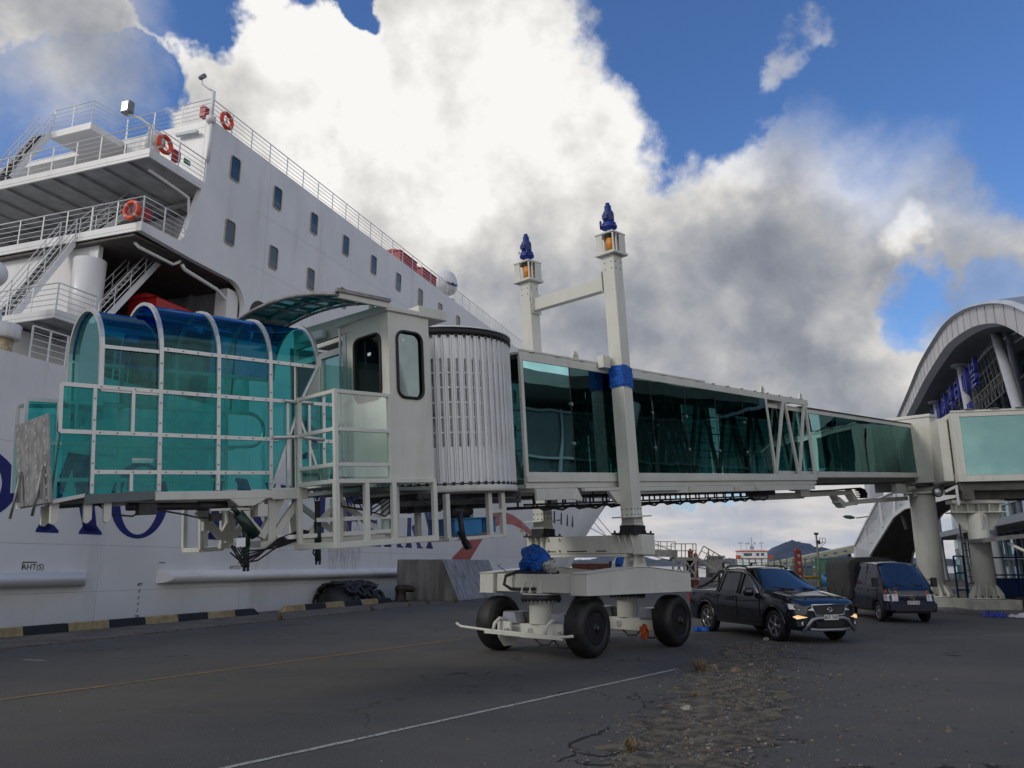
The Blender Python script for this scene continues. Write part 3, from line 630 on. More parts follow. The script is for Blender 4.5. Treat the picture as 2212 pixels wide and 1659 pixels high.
# ----- stairs at the stern
def stair(p, q, w, name='stern_stair'):
    p = Vector(p); q = Vector(q); d = q-p; side_ = Vector((0, 1, 0)) if abs(d.y) < abs(d.x) else Vector((1, 0, 0)); b = MB()
    for sgn in (0, 1): o = side_*w*sgn; b.beam(p+o, q+o, .05, .22, up=(0, 0, 1)); [b.path([p+o+Vector((0, 0, hh)), q+o+Vector((0, 0, hh))], .018, 5) for hh in (.35, .65, .95)]; [b.tube(p+o+d*t, p+o+d*t+Vector((0, 0, .95)), .018, 5) for t in (0, .25, .5, .75, 1)]
    o_ = b.build(name, white, ship); t_ = MB(); n = int(abs(d.z)/.22)
    for i in range(n): c = p+d*(i+.5)/n; t_.add([c+v for v in (Vector((-.12, 0, 0)), Vector((.12, 0, 0)), Vector((.12, 0, 0))+side_*w, Vector((-.12, 0, 0))+side_*w)], [(0, 1, 2, 3)]); t_.beam(c, c+side_*w, .22, .03)
    t_.build('stair_treads', dark, o_)
stair((20.1, HN+1.5, 9.9), (22.6, HN+1.5, 13.35), .9)
stair((20.9, 24.6, 13.9), (23.0, 24.6, 16.4), .8); stair((20.2, 28.6, 16.8), (21.45, 28.45, 19.4), .8); stair((18.0, 24.6, 9.6), (20.1, 24.6, 13.4), .8)
# ----- piping under the decks
b = MB(); b.path([(20.7, HN+.55, 16.2), (21.0, HN+.45, 16.1), (22.0, HN+.35, 15.95), (22.6, HN+.35, 15.9), (22.65, HN+.3, 15.2), (22.4, HN+.3, 14.3)], .06, 7); b.build('drain_pipe', shipw, ship); b = MB()
b.path([(20.5, HN+.6, 13.2), (20.6, HN+.5, 13.05), (22.2, HN+.4, 12.95), (22.4, HN+.35, 13.1), (22.5, HN+.35, 13.2)], .06, 7); b.build('drain_pipe', shipw, ship); b = MB(); b.path([(22.6, HN+.35, 13.1), (22.75, HN+.35, 12.95), (24.6, HN+.35, 12.75), (25.3, HN+.38, 12.5), (25.55, HN+.4, 11.9), (25.55, HN+.4, 8.0)], .075, 7); b.build('drain_pipe', shipw, ship); b = MB()
b.path([(23.0, HN-.06, 19.3), (23.0, HN-.06, 17.6)], .07, 8); b.lathe([(.12, 0), (.2, .12), (.2, .3)], (23.0, HN-.02, 19.3), (0, 0, 1), 12)
b.build('drain_pipe', shipw, ship)
b = MB(); b.box(25.2, 25.9, HN+.3, HN+.9, 7.5, 13.0); b.build('recess_pillar', shipw, ship)
# ----- gear on deck (things of their own: they could be lifted off)
def shipthing(name, lab_, cat, grp=None):
    e_ = empty(name, (0, 0, 0), (0, 0, R(70))); tag(e_, lab_, cat, grp); return e_
def buoy(c, ax, lab_):
    e_ = shipthing('lifebuoy', lab_, 'lifebuoy', 'orange lifebuoys hung on the ship railings'); e_.location = SW(c[0], c[1], c[2])
    b = MB(); ax = Vector(ax).normalized(); ref = Vector((0, 0, 1)); a = ax.cross(ref).normalized()
    b.path([(a*math.cos(t)+ref*math.sin(t))*.31 for t in [2*math.pi*i/22 for i in range(22)]], .085, 8, closed=True); b.build('ring', orangeR, e_)
    for t in (45, 135, 225, 315):
        b = MB(); ts = [R(t-7), R(t), R(t+7)]; b.path([(a*math.cos(x)+ref*math.sin(x))*.31 for x in ts], .088, 8)
        b.build('reflective_band', mat('reflective_band', (.5, .5, .5), .4), e_)
    b = MB(); b.tube((0, 0, .42), (0, 0, -.1), .02, 5); b.tube((0, 0, 0), a*.22-ref*.2, .015, 5); b.tube((0, 0, 0), -a*.22-ref*.2, .015, 5); b.build('holder', redP, e_)
buoy((23.9, HN-.03, 19.95), (0, 1, 0), 'orange lifebuoy on the topmost side railing of the ship by the corner pole')
buoy((20.75, HN-.05, 17.15), (0, 1, 0), 'orange lifebuoy at the corner of the upper stern deck, in the middle of the three')
buoy((20.05, 21.95, 14.25), (1, 0, 0), 'orange lifebuoy at the corner of the lower stern deck')
def boxthing(s0, s1, y0, y1, z0, z1, lab_, nm='fire_box', cat='locker', grp='red lockers on the ship decks'):
    e_ = shipthing(nm, lab_, cat, grp); e_.location = SW((s0+s1)/2, (y0+y1)/2, z0)
    b = MB(); L, W, H_ = (s1-s0)/2, (y1-y0)/2, z1-z0; b.box(-L, L, -W, W, 0, H_*.86); b.build('body', redP, e_, bevel=.01)
    b = MB(); b.prism([(-L*1.06, -W*1.06, H_*.86), (-L*1.06, W*1.06, H_*.86), (-L*1.06, W*.3, H_), (-L*1.06, -W*.3, H_)], (2.12*L, 0, 0)); b.build('lid', redP, e_)
boxthing(21.55, 21.8, HN+.15, HN+.4, 16.98, 17.45, 'small dark red locker on the railing of the upper stern deck by the green sign')
boxthing(20.35, 20.7, HN+.15, HN+.45, 14.1, 14.5, 'small dark red locker beside the lifebuoy of the lower stern deck')
boxthing(23.2, 23.45, 22.0, 22.3, 19.9, 20.4, 'small dark red locker on the roof railing left of the corner pole')
boxthing(40.1, 42.3, HN+.35, HN+1.6, TOP+.02, TOP+1.1, 'left of the two red lockers standing behind the long roof railing')
boxthing(43.2, 45.2, HN+.35, HN+1.6, TOP+.02, TOP+1.1, 'right of the two red lockers behind the roof railing, nearer the white dome')
boxthing(22.4, 25.0, HN+1.2, HN+2.6, 10.7, 12.0, 'big red locker in the dark mooring recess above the glass arches')
b = MB(); b.box(22.1, 22.5, HN-.01, HN, 17.24, 17.38)
e_ = shipthing('exit_sign', 'small green emergency exit sign on the upper stern deck wall', 'sign'); b = MB(); b.box(22.15, 22.5, HN+.33, HN+.35, 17.2, 17.42); b.build('plate', mat('green_sign', (.01, .25, .10), .5), e_)
b = MB(); b.path([(22.21, HN+.322, 17.27), (22.27, HN+.322, 17.33), (22.31, HN+.322, 17.28)], .012, 4); b.path([(22.27, HN+.322, 17.33), (22.28, HN+.322, 17.38)], .014, 4); b.box(22.37, 22.45, HN+.318, HN+.328, 17.26, 17.37); b.build('pictogram', white, e_)
e_ = shipthing('floodlight', 'grey floodlight on a bent bracket over the upper stern deck corner', 'floodlight')
b = MB(); b.path([(20.5, 21.95, 16.75), (20.45, 21.97, 17.9), (20.3, 22.3, 18.15), (20.15, 22.75, 18.35)], .045, 8); b.build('bracket', white, e_)
b = MB(); b.box(19.98, 20.26, 22.6, 23.0, 18.35, 18.85); b.build('lamp_housing', dalu, e_, bevel=.03); b = MB(); b.box(19.96, 19.979, 22.64, 22.96, 18.4, 18.8); b.build('lamp_glass', mat('lamp_glass', (.5, .52, .55), .15), e_)
e_ = shipthing('security_camera', 'white security camera on an arm above the roof corner of the ship', 'camera')
b = MB(); b.cyl((23.1, HN+.05, TOP), (23.1, HN+.05, TOP+1.3), .07, 10); b.path([(23.1, HN+.05, TOP+1.3), (23.05, HN+.3, TOP+1.45), (22.95, HN+.55, TOP+1.65), (22.95, HN+.6, TOP+1.85)], .035, 6); b.build('pole', white, e_)
b = MB(); b.lathe([(.06, -.22), (.1, -.2), (.1, .1), (.06, .15)], (22.95, HN+.62, TOP+2.0), (-.5, .1, -.6), 10); b.build('camera_body', dalu, e_)
def fan(s_, y, z, r, lab_, nm='ventilator'):
    e_ = shipthing(nm, lab_, 'ventilator', 'white mushroom ventilators on the stern decks'); b = MB(); b.cyl((s_, y, z), (s_, y, z+.9), r*.62, 14); b.build('trunk', shipw, e_); b = MB(); b.lathe([(r*.9, .55), (r, .6), (r, 1.0), (r*.7, 1.15), (0, 1.17)], (s_, y, z), n=16); b.build('cowl', shipw, e_)
fan(20.9, 22.1, 16.7, .33, 'white ventilator cowl beside the lifebuoy on the upper stern deck'); fan(21.3, 22.8, 16.7, .30, 'second white ventilator cowl behind the floodlight bracket')
rust = mat('rusty_cream', (.46, .38, .24), .7, var=.3, scale=4, dirt=((.35, .13, .03), .9))
e_ = shipthing('mooring_vent', 'stubby rust streaked vent with a wide white cap at the left edge', 'ventilator'); b = MB(); b.cyl((16.0, HN+.5, 7.5), (16.0, HN+.5, 8.35), .3, 20); b.build('trunk', rust, e_); b = MB(); b.lathe([(.46, 0), (.48, .03), (.48, .42), (.44, .45), (0, .47)], (16.0, HN+.5, 8.3), n=24); b.build('cap', shipw, e_)
for z, lab_ in ((10.2, 'round white life raft canister, upper one at the left edge'), (8.9, 'round white life raft canister, lower one above the rusty vent')):
    e_ = shipthing('life_raft_canister', lab_, 'life raft', 'white life raft canisters at the left edge'); b = MB(); b.lathe([(0, -.75), (.3, -.68), (.42, -.5), (.42, .5), (.3, .68), (0, .75)], (15.6, HN+1.0, z), (.35, 1, 0), 18); b.build('canister', white, e_); b = MB()
    for t in (-.3, .3): b.lathe([(.43, t-.03), (.435, t), (.43, t+.03)], (15.6, HN+1.0, z), (.35, 1, 0), 18, caps=False)
    b.build('strap', dark, e_)
def tubelamp(p, q, lab_):
    e_ = shipthing('tube_light', lab_, 'lamp', 'white tube lamps on the stern walls'); b = MB(); b.beam(p, q, .14, .12); b.build('housing', offw, e_); b = MB(); m_ = (Vector(p)+Vector(q))/2; b.tube(m_, m_+Vector((.2, 0, .15)), .03, 6); b.build('mount', white, e_)
tubelamp((22.9, 22.0, 19.0), (22.9, 23.1, 19.05), 'white tube lamp under the roof edge left of the ship corner'); tubelamp((24.4, 24.2, 18.6), (24.4, 25.4, 18.6), 'white tube lamp on the wall behind the floodlight')
# satellite dome
e_ = shipthing('satellite_dome', 'big white satellite dome on the ship roof with blue lettering', 'dome'); e_.location = SW(48, HN+1.1, TOP)
b = MB(); b.lathe([(.55, .85), (.78, .95), (.92, 1.2), (.95, 1.6), (.9, 1.95), (.72, 2.3), (.42, 2.5), (0, 2.58)], (0, 0, 0), n=32); b.build('radome', white, e_)
b = MB(); b.cyl((0, 0, 0), (0, 0, .9), .3, 14); b.box(-1.1, .7, -.6, .6, 0, .12); b.cyl((.9, -.2, 0), (.9, -.2, .7), .25, 12); b.build('pedestal', shipw, e_)
text_obj('lettering', 'Intellian', .3, ink, e_, basis((-.50, -.85, 1.32), (.86, -.5, 0), (0, 0, 1), (-.5, -.86, 0)), .03)
# mooring lines at the bow
for i, (a, c, lab_) in enumerate([((120, 31, 9.0), (100, 17.5, .6), 'left of the thick mooring ropes running down from the ship bow'), ((124, 31, 9.5), (103, 17.5, .6), 'middle mooring rope running down from the ship bow'), ((116, 30.0, 7.2), (84, 9, 1.2), 'long mooring rope stretching right from the bow behind the bridge leg')]):
    A_ = SW(*a); B_ = SW(*c); b = MB(); b.path([A_.lerp(B_, t)-Vector((0, 0, math.sin(math.pi*t)*.8)) for t in [k/14 for k in range(15)]], .05, 5); tag(b.build('mooring_rope', mat('rope', (.12, .11, .10), .9)), lab_, 'rope', 'mooring ropes at the ship bow')
# ================================================================ the boarding bridge
# local frame: x along the bridge (towards the terminal), y to the ship side, z up. The walkway itself is tilted 4.5 degrees.
bridge = empty('boarding_bridge', (1.66, 17.83, 0), (0, 0, R(90-43.34)))
tag(bridge, 'cream painted passenger boarding bridge on black rubber wheels with glass tunnel and teal arched gangway', 'boarding bridge')
TH = math.atan(.0785)
TM = Matrix.Rotation(-TH, 4, 'Y')
def TB(): return MB(TM)
def TP(a, n, c): return TM @ Vector((a, n, c))
def TW(a, n, c): return Matrix.Translation((1.66, 17.83, 0)) @ Matrix.Rotation(R(90-43.34), 4, 'Z') @ TP(a, n, c)
NW = -.95
# --------------------------------------------- gangway: stainless arches with teal sheets
g = TB()
def archpts(a, nc, r, cs, rz, n0=12, c0=3.42): return [(a, nc-r, c0)]+[(a, nc-r*math.cos(math.pi*k/n0), cs+rz*math.sin(math.pi*k/n0)) for k in range(n0+1)]+[(a, nc+r, c0)]
def flatpath(b, pts, w, t):
    for p, q in zip(pts, pts[1:]): b.beam(p, q, w, t, up=(0, 1, 0) if abs(Vector(p).x-Vector(q).x) > .05 else (1, 0, 0))
def ringframe(b, a, nc, r, cs, rz, c0=3.42, w=.05):
    P = archpts(a, nc, r, cs, rz, 16, c0); rows = []
    for p in P:
        rows.append(p)
    def off(P, dr):
        out = []
        for i, (x, y, z) in enumerate(P):
            if i == 0: out.append((x, y-dr, z))
            elif i == len(P)-1: out.append((x, y+dr, z))
            else: ang = math.pi*(i-1)/16; out.append((x, y-dr*math.cos(ang), z+dr*math.sin(ang)))
        return out
    o_ = off(P, .022); i_ = off(P, -.022); n = len(P)
    vs = [(x-w/2, y, z) for x, y, z in o_]+[(x+w/2, y, z) for x, y, z in o_]+[(x+w/2, y, z) for x, y, z in i_]+[(x-w/2, y, z) for x, y, z in i_]
    fs = []
    for k in range(n-1):
        for q in range(4): a0 = q*n; a1 = ((q+1) % 4)*n; fs.append((a0+k, a0+k+1, a1+k+1, a1+k))
    fs += [(0, n, 2*n, 3*n), (n-1, 4*n-1, 3*n-1, 2*n-1)]
    b.add(vs, fs)
NC, RB, CS, RZ = -.30, .65, 5.25, .74
NS, RS = -.37, .57
rings = [-9.68, -8.90, -8.12]
for a in rings: ringframe(g, a, NC, RB, CS, RZ)
ringframe(g, -7.33, NC, RB, CS+.02, RZ, 5.25)
ringframe(g, -10.40, NS, RS, 5.20, .58, 4.66)
frame = g.build('gangway_frame', steel, bridge)
g = TB()
for n_, s_ in ((NW, 1), (NC+RB, -1)):
    y0 = n_-.02; 
    for c, a0, a1 in ((5.25, -9.66, -7.35), (4.69, -10.84, -7.7), (4.13, -10.84, -8.0), (3.655, -10.47, -8.12)): g.beam((a0, n_, c), (a1, n_, c), .045, .05)
    for a, c0, c1 in ((-10.84, 4.12, 4.69), (-10.47, 3.40, 4.69), (-10.02, 4.13, 4.69), (-10.02, 3.42, 3.655)): g.beam((a, n_, c0), (a, n_, c1), .04, .05, up=(0, 1, 0))
for n_ in (NS-RS, NS+RS): g.beam((-10.40, n_, 5.20), (-9.7, n_, 5.21), .04, .045); g.beam((-10.40, n_, 4.66), (-9.7, n_, 4.66), .04, .045); g.beam((-10.0, n_+.03, 3.80), (-9.70, n_+.03, 3.80), .05, .06); 
# slanting braces and the D shaped hand rails
for n_ in (NW,): g.beam((-7.33, n_, 5.27), (-7.62, n_, 4.72), .035, .035); g.beam((-7.62, n_, 4.70), (-8.10, n_, 3.46), .035, .035); g.beam((-7.86, n_-.02, 4.68), (-7.86, n_-.02, 3.42), .035, .04); g.beam((-7.70, n_-.02, 4.66), (-7.70, n_-.02, 3.42), .04, .045)
for n_ in (NW-.04, NC+RB): g.path([(-7.92, n_, 4.69), (-7.74, n_, 4.69)]+[(-7.74+.25*math.sin(t), n_, 4.43+.26*math.cos(t)) for t in [R(15*k) for k in range(1, 12)]]+[(-7.74, n_, 4.17), (-8.1, n_, 4.15)], .028, 8)
# far ramp frame
for n_ in (NS+RS+.3,): g.beam((-10.9, n_, 4.62), (-10.3, n_, 4.66), .04, .05); g.beam((-10.9, n_, 4.62), (-10.9, n_, 3.5), .04, .05)
g.build('gangway_rails', steel, frame)
g = TB()      # bolts on the flats
for c in (5.25, 4.69, 4.13, 3.655):
    for k in range(12): g.cyl((-10.4+k*.2+(.8 if c > 5 else 0), NW-.022, c), (-10.4+k*.2+(.8 if c > 5 else 0), NW-.036, c), .009, 6)
for a in (-10.47, -9.68, -8.90, -8.12):
    for k in range(7): g.cyl((a, NW-.024, 3.5+k*.26), (a, NW-.040, 3.5+k*.26), .009, 6)
tag(g.build('rivets', dalu, frame), kind='stuff')
def sheet_arch(a0, a1, nc, r, cs, rz, m, c_from=0, c_to=16, name='acrylic_sheet'):
    b = TB(); rows = []
    for k in range(c_from, c_to+1): t = math.pi*k/16; rows.append([(a0, nc-r*math.cos(t), cs+rz*math.sin(t)), ((a0+a1)/2, nc-r*math.cos(t), cs+rz*math.sin(t)), (a1, nc-r*math.cos(t), cs+rz*math.sin(t))])
    b.grid(rows); return b.build(name, m, frame)
for a0, a1 in ((-9.66, -8.92), (-8.88, -8.14), (-8.10, -7.35)): sheet_arch(a0, a1, NC, RB-.012, CS, RZ-.012, tealblue, 5, 16); sheet_arch(a0, a1, NC, RB-.012, CS, RZ-.012, teal, 0, 5)
sheet_arch(-10.38, -9.1, NS, RS-.01, 5.20, .57, tealblue, 5, 16); sheet_arch(-10.38, -9.1, NS, RS-.01, 5.20, .57, teal, 0, 5)
def pane(a0, a1, n_, c0, c1, m=teal, name='acrylic_sheet'):
    b = TB(); b.poly([(a0, n_, c0), (a1, n_, c0), (a1, n_, c1), (a0, n_, c1)]); return b.build(name, m, frame)
for n_ in (NW+.015, NC+RB-.015):
    for a0, a1 in ((-9.66, -8.92), (-8.88, -8.14)):
        for c0, c1 in ((3.43, 3.63), (3.68, 4.11), (4.15, 4.67), (4.71, 5.23)): pane(a0, a1, n_, c0, c1)
    pane(-8.10, -7.75, n_, 4.71, 5.23)
    for c0, c1 in ((3.43, 3.63), (3.68, 4.11), (4.15, 4.67)): pane(-10.45, -9.70, n_, c0, c1)
    pane(-10.82, -10.49, n_, 4.15, 4.67); pane(-10.80, -10.49, n_, 3.40, 4.11)
b = TB(); b.poly([(-8.10, NW+.015, 3.5), (-7.63, NW+.015, 4.67), (-8.10, NW+.015, 4.67)]); b.build('acrylic_sheet', teal, frame)
for n_ in (NS-RS+.02, NS+RS-.02): pane(-10.38, -9.1, n_, 4.68, 5.19)
# end sheet of the small arch
b = TB(); b.poly([(-10.36, NS-RS*math.cos(math.pi*k/16), 5.20+.57*math.sin(math.pi*k/16)) for k in range(17)]+[(-10.36, NS+RS, 4.3), (-10.36, NS-RS, 4.3)]); b.build('end_sheet', teal, frame)
# floor of the gangway
b = TB(); b.box(-9.74, -7.55, NW-.06, NC+RB+.06, 3.30, 3.41); b.prism([(-8.75, NW-.062, 3.30), (-8.20, NW-.062, 3.30), (-8.40, NW-.062, 3.20), (-8.62, NW-.062, 3.20)], (0, .05, 0)); b.box(-8.12, -7.56, NW-.063, NW-.02, 3.28, 3.44)
fl = b.build('gangway_floor', cream, bridge, bevel=.008)
b = TB(); b.beam((-9.75, NW-.03, 3.37), (-10.56, NW-.03, 3.33), .06, .11); b.beam((-9.75, NC+RB+.03, 3.37), (-10.56, NC+RB+.03, 3.33), .06, .11); b.prism([(-10.56, NW, 3.35), (-9.75, NW, 3.38), (-9.75, NC+RB, 3.38), (-10.56, NC+RB, 3.35)], (0, 0, -.03)); b.build('telescoping_channel', mat('grey_channel', (.12, .14, .145), .5), bridge)
b = TB(); b.prism([(-10.90, NW-.06, 3.33), (-10.55, NW-.06, 3.40), (-10.55, NC+RB, 3.40), (-10.90, NC+RB, 3.33)], (0, 0, -.045)); b.build('ramp_hinge_plate', cream, bridge, bevel=.005)
# raised ramp plate at the end with its chains
rp = TB(); rows = []
P0 = Vector((-10.93, NW-.10, 3.30)); up = Vector((-.07, 0, 1.02)); acr = Vector((0, 1.22, 0))
rp.prism([P0, P0+acr, P0+acr+up, P0+up], (.025, 0, 0)); rpl = rp.build('raised_ramp_plate', gplate, bridge, bevel=.004)
b = TB()
for j in range(4):
    for i in range(8): c = P0+acr*(.08+.27*j)+up*(.06+.125*i); b.box(c.x-.012, c.x-.003, c.y-.008, c.y+.008, c.z-.018, c.z+.018)
tag(b.build('ramp_studs', mat('stud_white', (.7, .7, .68), .4), rpl), kind='stuff')

for f in (.12, .80): b = TB(); c = P0+acr*f; b.beam(c+up*.05-Vector((.06, 0, 0)), c+up*.38-Vector((.03, 0, 0)), .05, .03); b.path([c+up*.42-Vector((.02, 0, 0)), c+up*.1-Vector((.09, 0, 0)), c-Vector((.14, 0, .14))], .016, 6); b.build('ramp_strut', dalu, rpl)
def chain(p, q, sag, name='safety_chain'):
    p = Vector(p); q = Vector(q); b = TB(); L = (q-p).length; n = int(L/.03)
    for i in range(n):
        t = (i+.5)/n; c = p.lerp(q, t)-Vector((0, 0, math.sin(math.pi*t)*sag)); d = (q-p).normalized(); s_ = Vector((0, 1, 0)) if i % 2 else Vector((1, 0, 0)); s_ = (s_-d*s_.dot(d)).normalized()
        b.path([c+d*.019*math.cos(k*math.pi/3)+s_*.010*math.sin(k*math.pi/3) for k in range(6)], .004, 4, closed=True)
    return b.build(name, dark, bridge)
chain((-10.84, NW-.03, 4.1), (-10.92, NW-.08, 3.42), .03)
b = TB()     # hinge lugs hanging under the ramp end
for a, n_ in ((-10.84, -.9), (-10.70, -.1), (-10.50, -.95), (-10.28, -.95)): b = TB(); b.prism([(a-.04, n_, 3.30), (a+.05, n_, 3.30), (a+.05, n_, 3.10), (a, n_, 3.05), (a-.04, n_, 3.07)], (0, .05, 0)); b.build('hinge_lug', cream, bridge, bevel=.004)
b = TB(); b.cyl((-10.0, NW+.15, 3.24), (-8.72, NW+.15, 3.22), .05, 12); b.cyl((-9.1, NW+.15, 3.225), (-8.7, NW+.15, 3.22), .062, 12); b.box(-9.9, -9.68, NW+.02, NW+.14, 3.13, 3.27); b.box(-8.95, -8.8, NW+.05, NW+.15, 3.02, 3.12)
b.path([(-10.35, NW+.1, 3.27), (-10.2, NW+.1, 3.15), (-9.95, NW+.1, 3.12), (-9.8, NW+.1, 3.2)], .012, 5); b.path([(-9.7, NW+.1, 3.2), (-9.3, NW+.1, 3.12), (-9.1, NW+.1, 3.07), (-8.9, NW+.1, 3.06)], .012, 5)
b.build('ramp_hydraulics', dark, bridge)
b = TB(); b.box(-9.0, -8.45, NW-.02, NW+.03, 3.15, 3.18); b.prism([(-8.75, NW-.03, 3.14), (-8.45, NW-.03, 3.14), (-8.44, NW-.03, 3.02), (-8.52, NW-.03, 3.05)], (0, .04, 0)); b.build('cable_bracket', cream, bridge)
# --------------------------------------------- truss under the gangway
t = TB()
for n_ in (-.85, .30):
    t.beam((-8.07, n_, 3.31), (-8.07, n_, 2.66), .12, .12); t.beam((-7.9, n_-.001, 3.33), (-8.22, n_-.001, 2.76), .09, .10); t.beam((-7.60, n_, 3.28), (-8.04, n_, 2.76), .085, .10); t.beam((-8.58, n_, 3.20), (-8.22, n_, 2.80), .09, .10)
    t.beam((-8.45, n_, 3.2), (-8.45, n_, 2.9), .1, .1); t.beam((-6.9, n_, 3.25), (-7.5, n_, 2.72), .08, .08); t.beam((-6.05, n_, 3.25), (-6.05, n_, 2.66), .1, .1); t.beam((-6.15, n_, 2.72), (-6.9, n_, 3.25), .08, .08); t.beam((-7.0, n_, 3.28), (-7.0, n_, 2.7), .1, .1)
t.beam((-8.24, -.85, 2.67), (-5.9, -.85, 2.67), .1, .08); t.beam((-8.24, .30, 2.67), (-5.9, .30, 2.67), .1, .08); t.beam((-8.07, -.8, 2.67), (-8.07, .25, 2.67), .1, .08); t.beam((-8.5, -.9, 3.27), (-8.5, .3, 3.27), .1, .06)
t.beam((-8.07, .25, 3.3), (-8.07, -.8, 2.7), .06, .06); t.box(-8.33, -8.18, -.99, -.86, 3.05, 3.22)
t.build('support_truss', cream, bridge, bevel=.006)
b = TB(); b.box(-8.0, -5.9, -.94, -.90, 2.72, 2.78); b.box(-7.4, -5.6, -1.0, -.97, 2.94, 3.0)
for k in range(12): b.box(-7.9+k*.16, -7.83+k*.16, -.945, -.941, 2.74, 2.76)
b.build('cable_tray', alu, bridge)
for a in (-8.46, -7.33):
    b = TB(); b.cyl((a, -.9, 2.38), (a, -.9, 2.66), .045, 12); b.cyl((a, -.9, 2.66), (a, -.9, 2.95), .055, 12)
    for k in range(4): b.cyl((a+.035*math.cos(k*1.57), -.9+.035*math.sin(k*1.57), 2.33), (a+.035*math.cos(k*1.57), -.9+.035*math.sin(k*1.57), 2.39), .012, 6)
    b.path([(a-.05, -.92, 2.45), (a-.1, -.93, 2.5), (a-.07, -.93, 2.62), (a-.04, -.92, 2.68)], .012, 5); o = b.build('leveling_cylinder', dgreen, bridge)
    b = TB(); n = 26; b.path([(a+.0, -.9, 2.95+k*.012) for k in range(n)], .04, 10); b.cyl((a, -.9, 3.26), (a, -.9, 3.32), .02, 8); b.build('bellows', black, o)
b = TB(); b.cyl((-8.62, -.98, 3.10), (-8.36, -.98, 2.80), .075, 14); b.cyl((-8.70, -.98, 3.19), (-8.62, -.98, 3.10), .035, 10); b.build('lifting_cylinder', dgreen, bridge)
b = TB(); b.box(-8.68, -8.55, -1.05, -.98, 2.66, 2.78); b.build('valve_block', alu, bridge)
b = TB(); rg = random.Random(2)
for k in range(7):
    z = 2.66+rg.uniform(-.1, .05); b.path([(-8.7+rg.uniform(-.06, .05), -1.02, z+.03), (-8.6, -1.06, z-.10-.02*k), (-8.35, -1.02, z-.10), (-8.0, -.95, 2.62+.02*k), (-7.6, -.9, 2.72+.02*k), (-7.3, -.85, 2.78)], .012, 5)
for k in range(5): b.path([(-7.0+k*.1, -1.0, 3.3), (-7.0+k*.12, -1.05, 3.15-.02*k), (-6.6+k*.1, -1.05, 3.10-.03*k), (-6.2+.1*k, -1.0, 3.25)], .012, 5)
b.build('hydraulic_hoses', black, bridge)
# far side inspection frame
b = TB()
for a in (-8.22, -7.88):
    for n_ in (.92, 1.5): b.beam((a, n_, 3.3), (a, n_, 2.62), .07, .07)
    b.beam((a, .92, 2.62), (a, 1.5, 2.62), .07, .07)
for n_ in (.92, 1.5): b.beam((-8.22, n_, 2.62), (-7.88, n_, 2.62), .07, .07); b.beam((-8.22, n_, 3.28), (-7.88, n_, 3.28), .07, .07)
b.build('inspection_frame', cream, bridge, bevel=.004)
# --------------------------------------------- cabin
cb = TB()
c0, c1 = 3.505, 6.02
# near wall with a rounded window hole: built as ring of quads round the opening
def holed(b, org, ux, uz, W, H_, x0, x1, z0, z1, r, th):
    """wall plate W x H in plane (ux, uz) from org with a rounded opening, thickness vector th"""
    org = Vector(org); ux = Vector(ux); uz = Vector(uz); th = Vector(th); P = []
    for cx_, cz, a0 in ((x1-r, z1-r, 0), (x0+r, z1-r, 90), (x0+r, z0+r, 180), (x1-r, z0+r, 270)):
        for k in range(5): a = R(a0+k*22.5); P.append((cx_+r*math.cos(a), cz+r*math.sin(a)))
    C4 = [(W, H_), (0, H_), (0, 0), (W, 0)]; f = lambda p: org+ux*p[0]+uz*p[1]
    for off in (Vector((0, 0, 0)), th):
        vs = [f(p)+off for p in P]+[f(p)+off for p in C4]; fs = []
        for q in range(4):
            for k in range(4): fs.append((20+q, q*5+k, q*5+k+1))
            fs.append((20+q, q*5+4, (q*5+5) % 20, 20+(q+1) % 4))
        b.add(vs, fs)
    b.add([f(p) for p in P]+[f(p)+th for p in P], [(k, (k+1) % 20, 20+(k+1) % 20, 20+k) for k in range(20)])
    b.add([f(p) for p in C4]+[f(p)+th for p in C4], [(k, (k+1) % 4, 4+(k+1) % 4, 4+k) for k in range(4)])
    return [f(p) for p in P]
h1 = holed(cb, (-6.715, -1.90, c0), (1, 0, 0), (0, 0, 1), .80, c1-c0, .155, .645, 1.215, 2.235, .13, (0, .05, 0))
h2 = holed(cb, (-6.715, -1.849, c0), (0, 1, 0), (0, 0, 1), .92, c1-c0, .14, .80, 1.225, 2.22, .13, (.05, 0, 0))
cb.box(-5.965, -5.915, -1.849, -.95, c0, c1); cb.box(-6.66, -5.92, -.98, -.94, c0, c1-.6) 
cab = cb.build('operator_cabin', cream, bridge)
b = TB(); b.box(-6.76, -6.141, -1.94, -.6, 6.02, 6.10); b.build('cabin_roof', cream, cab, bevel=.01); b = TB(); b.box(-6.14, -5.55, -1.95, .9, 6.02, 6.19); b.build('drum_canopy', cream, cab, bevel=.01)
def gasket(P, ax, name='window_gasket'):
    b = TB(); b.path([p+Vector(ax)*-.01 for p in P], .024, 6, closed=True); o = b.build(name, black, cab)
    g_ = TB(); g_.poly([p+Vector(ax)*.02 for p in P]); g_.build('cabin_window_pane', cglass, o); return o
gk1 = gasket(h1, (0, 1, 0)); gk2 = gasket(h2, (1, 0, 0))
b = TB(); b.box(-6.46, -6.39, -1.885, -1.882, 5.58, 5.63); b.build('note', mat('paper', (.75, .75, .75), .6), gk1)
b = TB(); b.box(-6.70, -6.698, -1.44, -1.36, 5.42, 5.47); b.build('note', MATS['paper'], gk2)
b = TB(); b.box(-6.5, -6.05, -1.75, -1.3, 3.51, 4.55); b.box(-6.2, -6.05, -1.2, -1.05, 4.6, 4.8); b.build('control_desk', mat('dark_console', (.05, .05, .05), .6), cab)
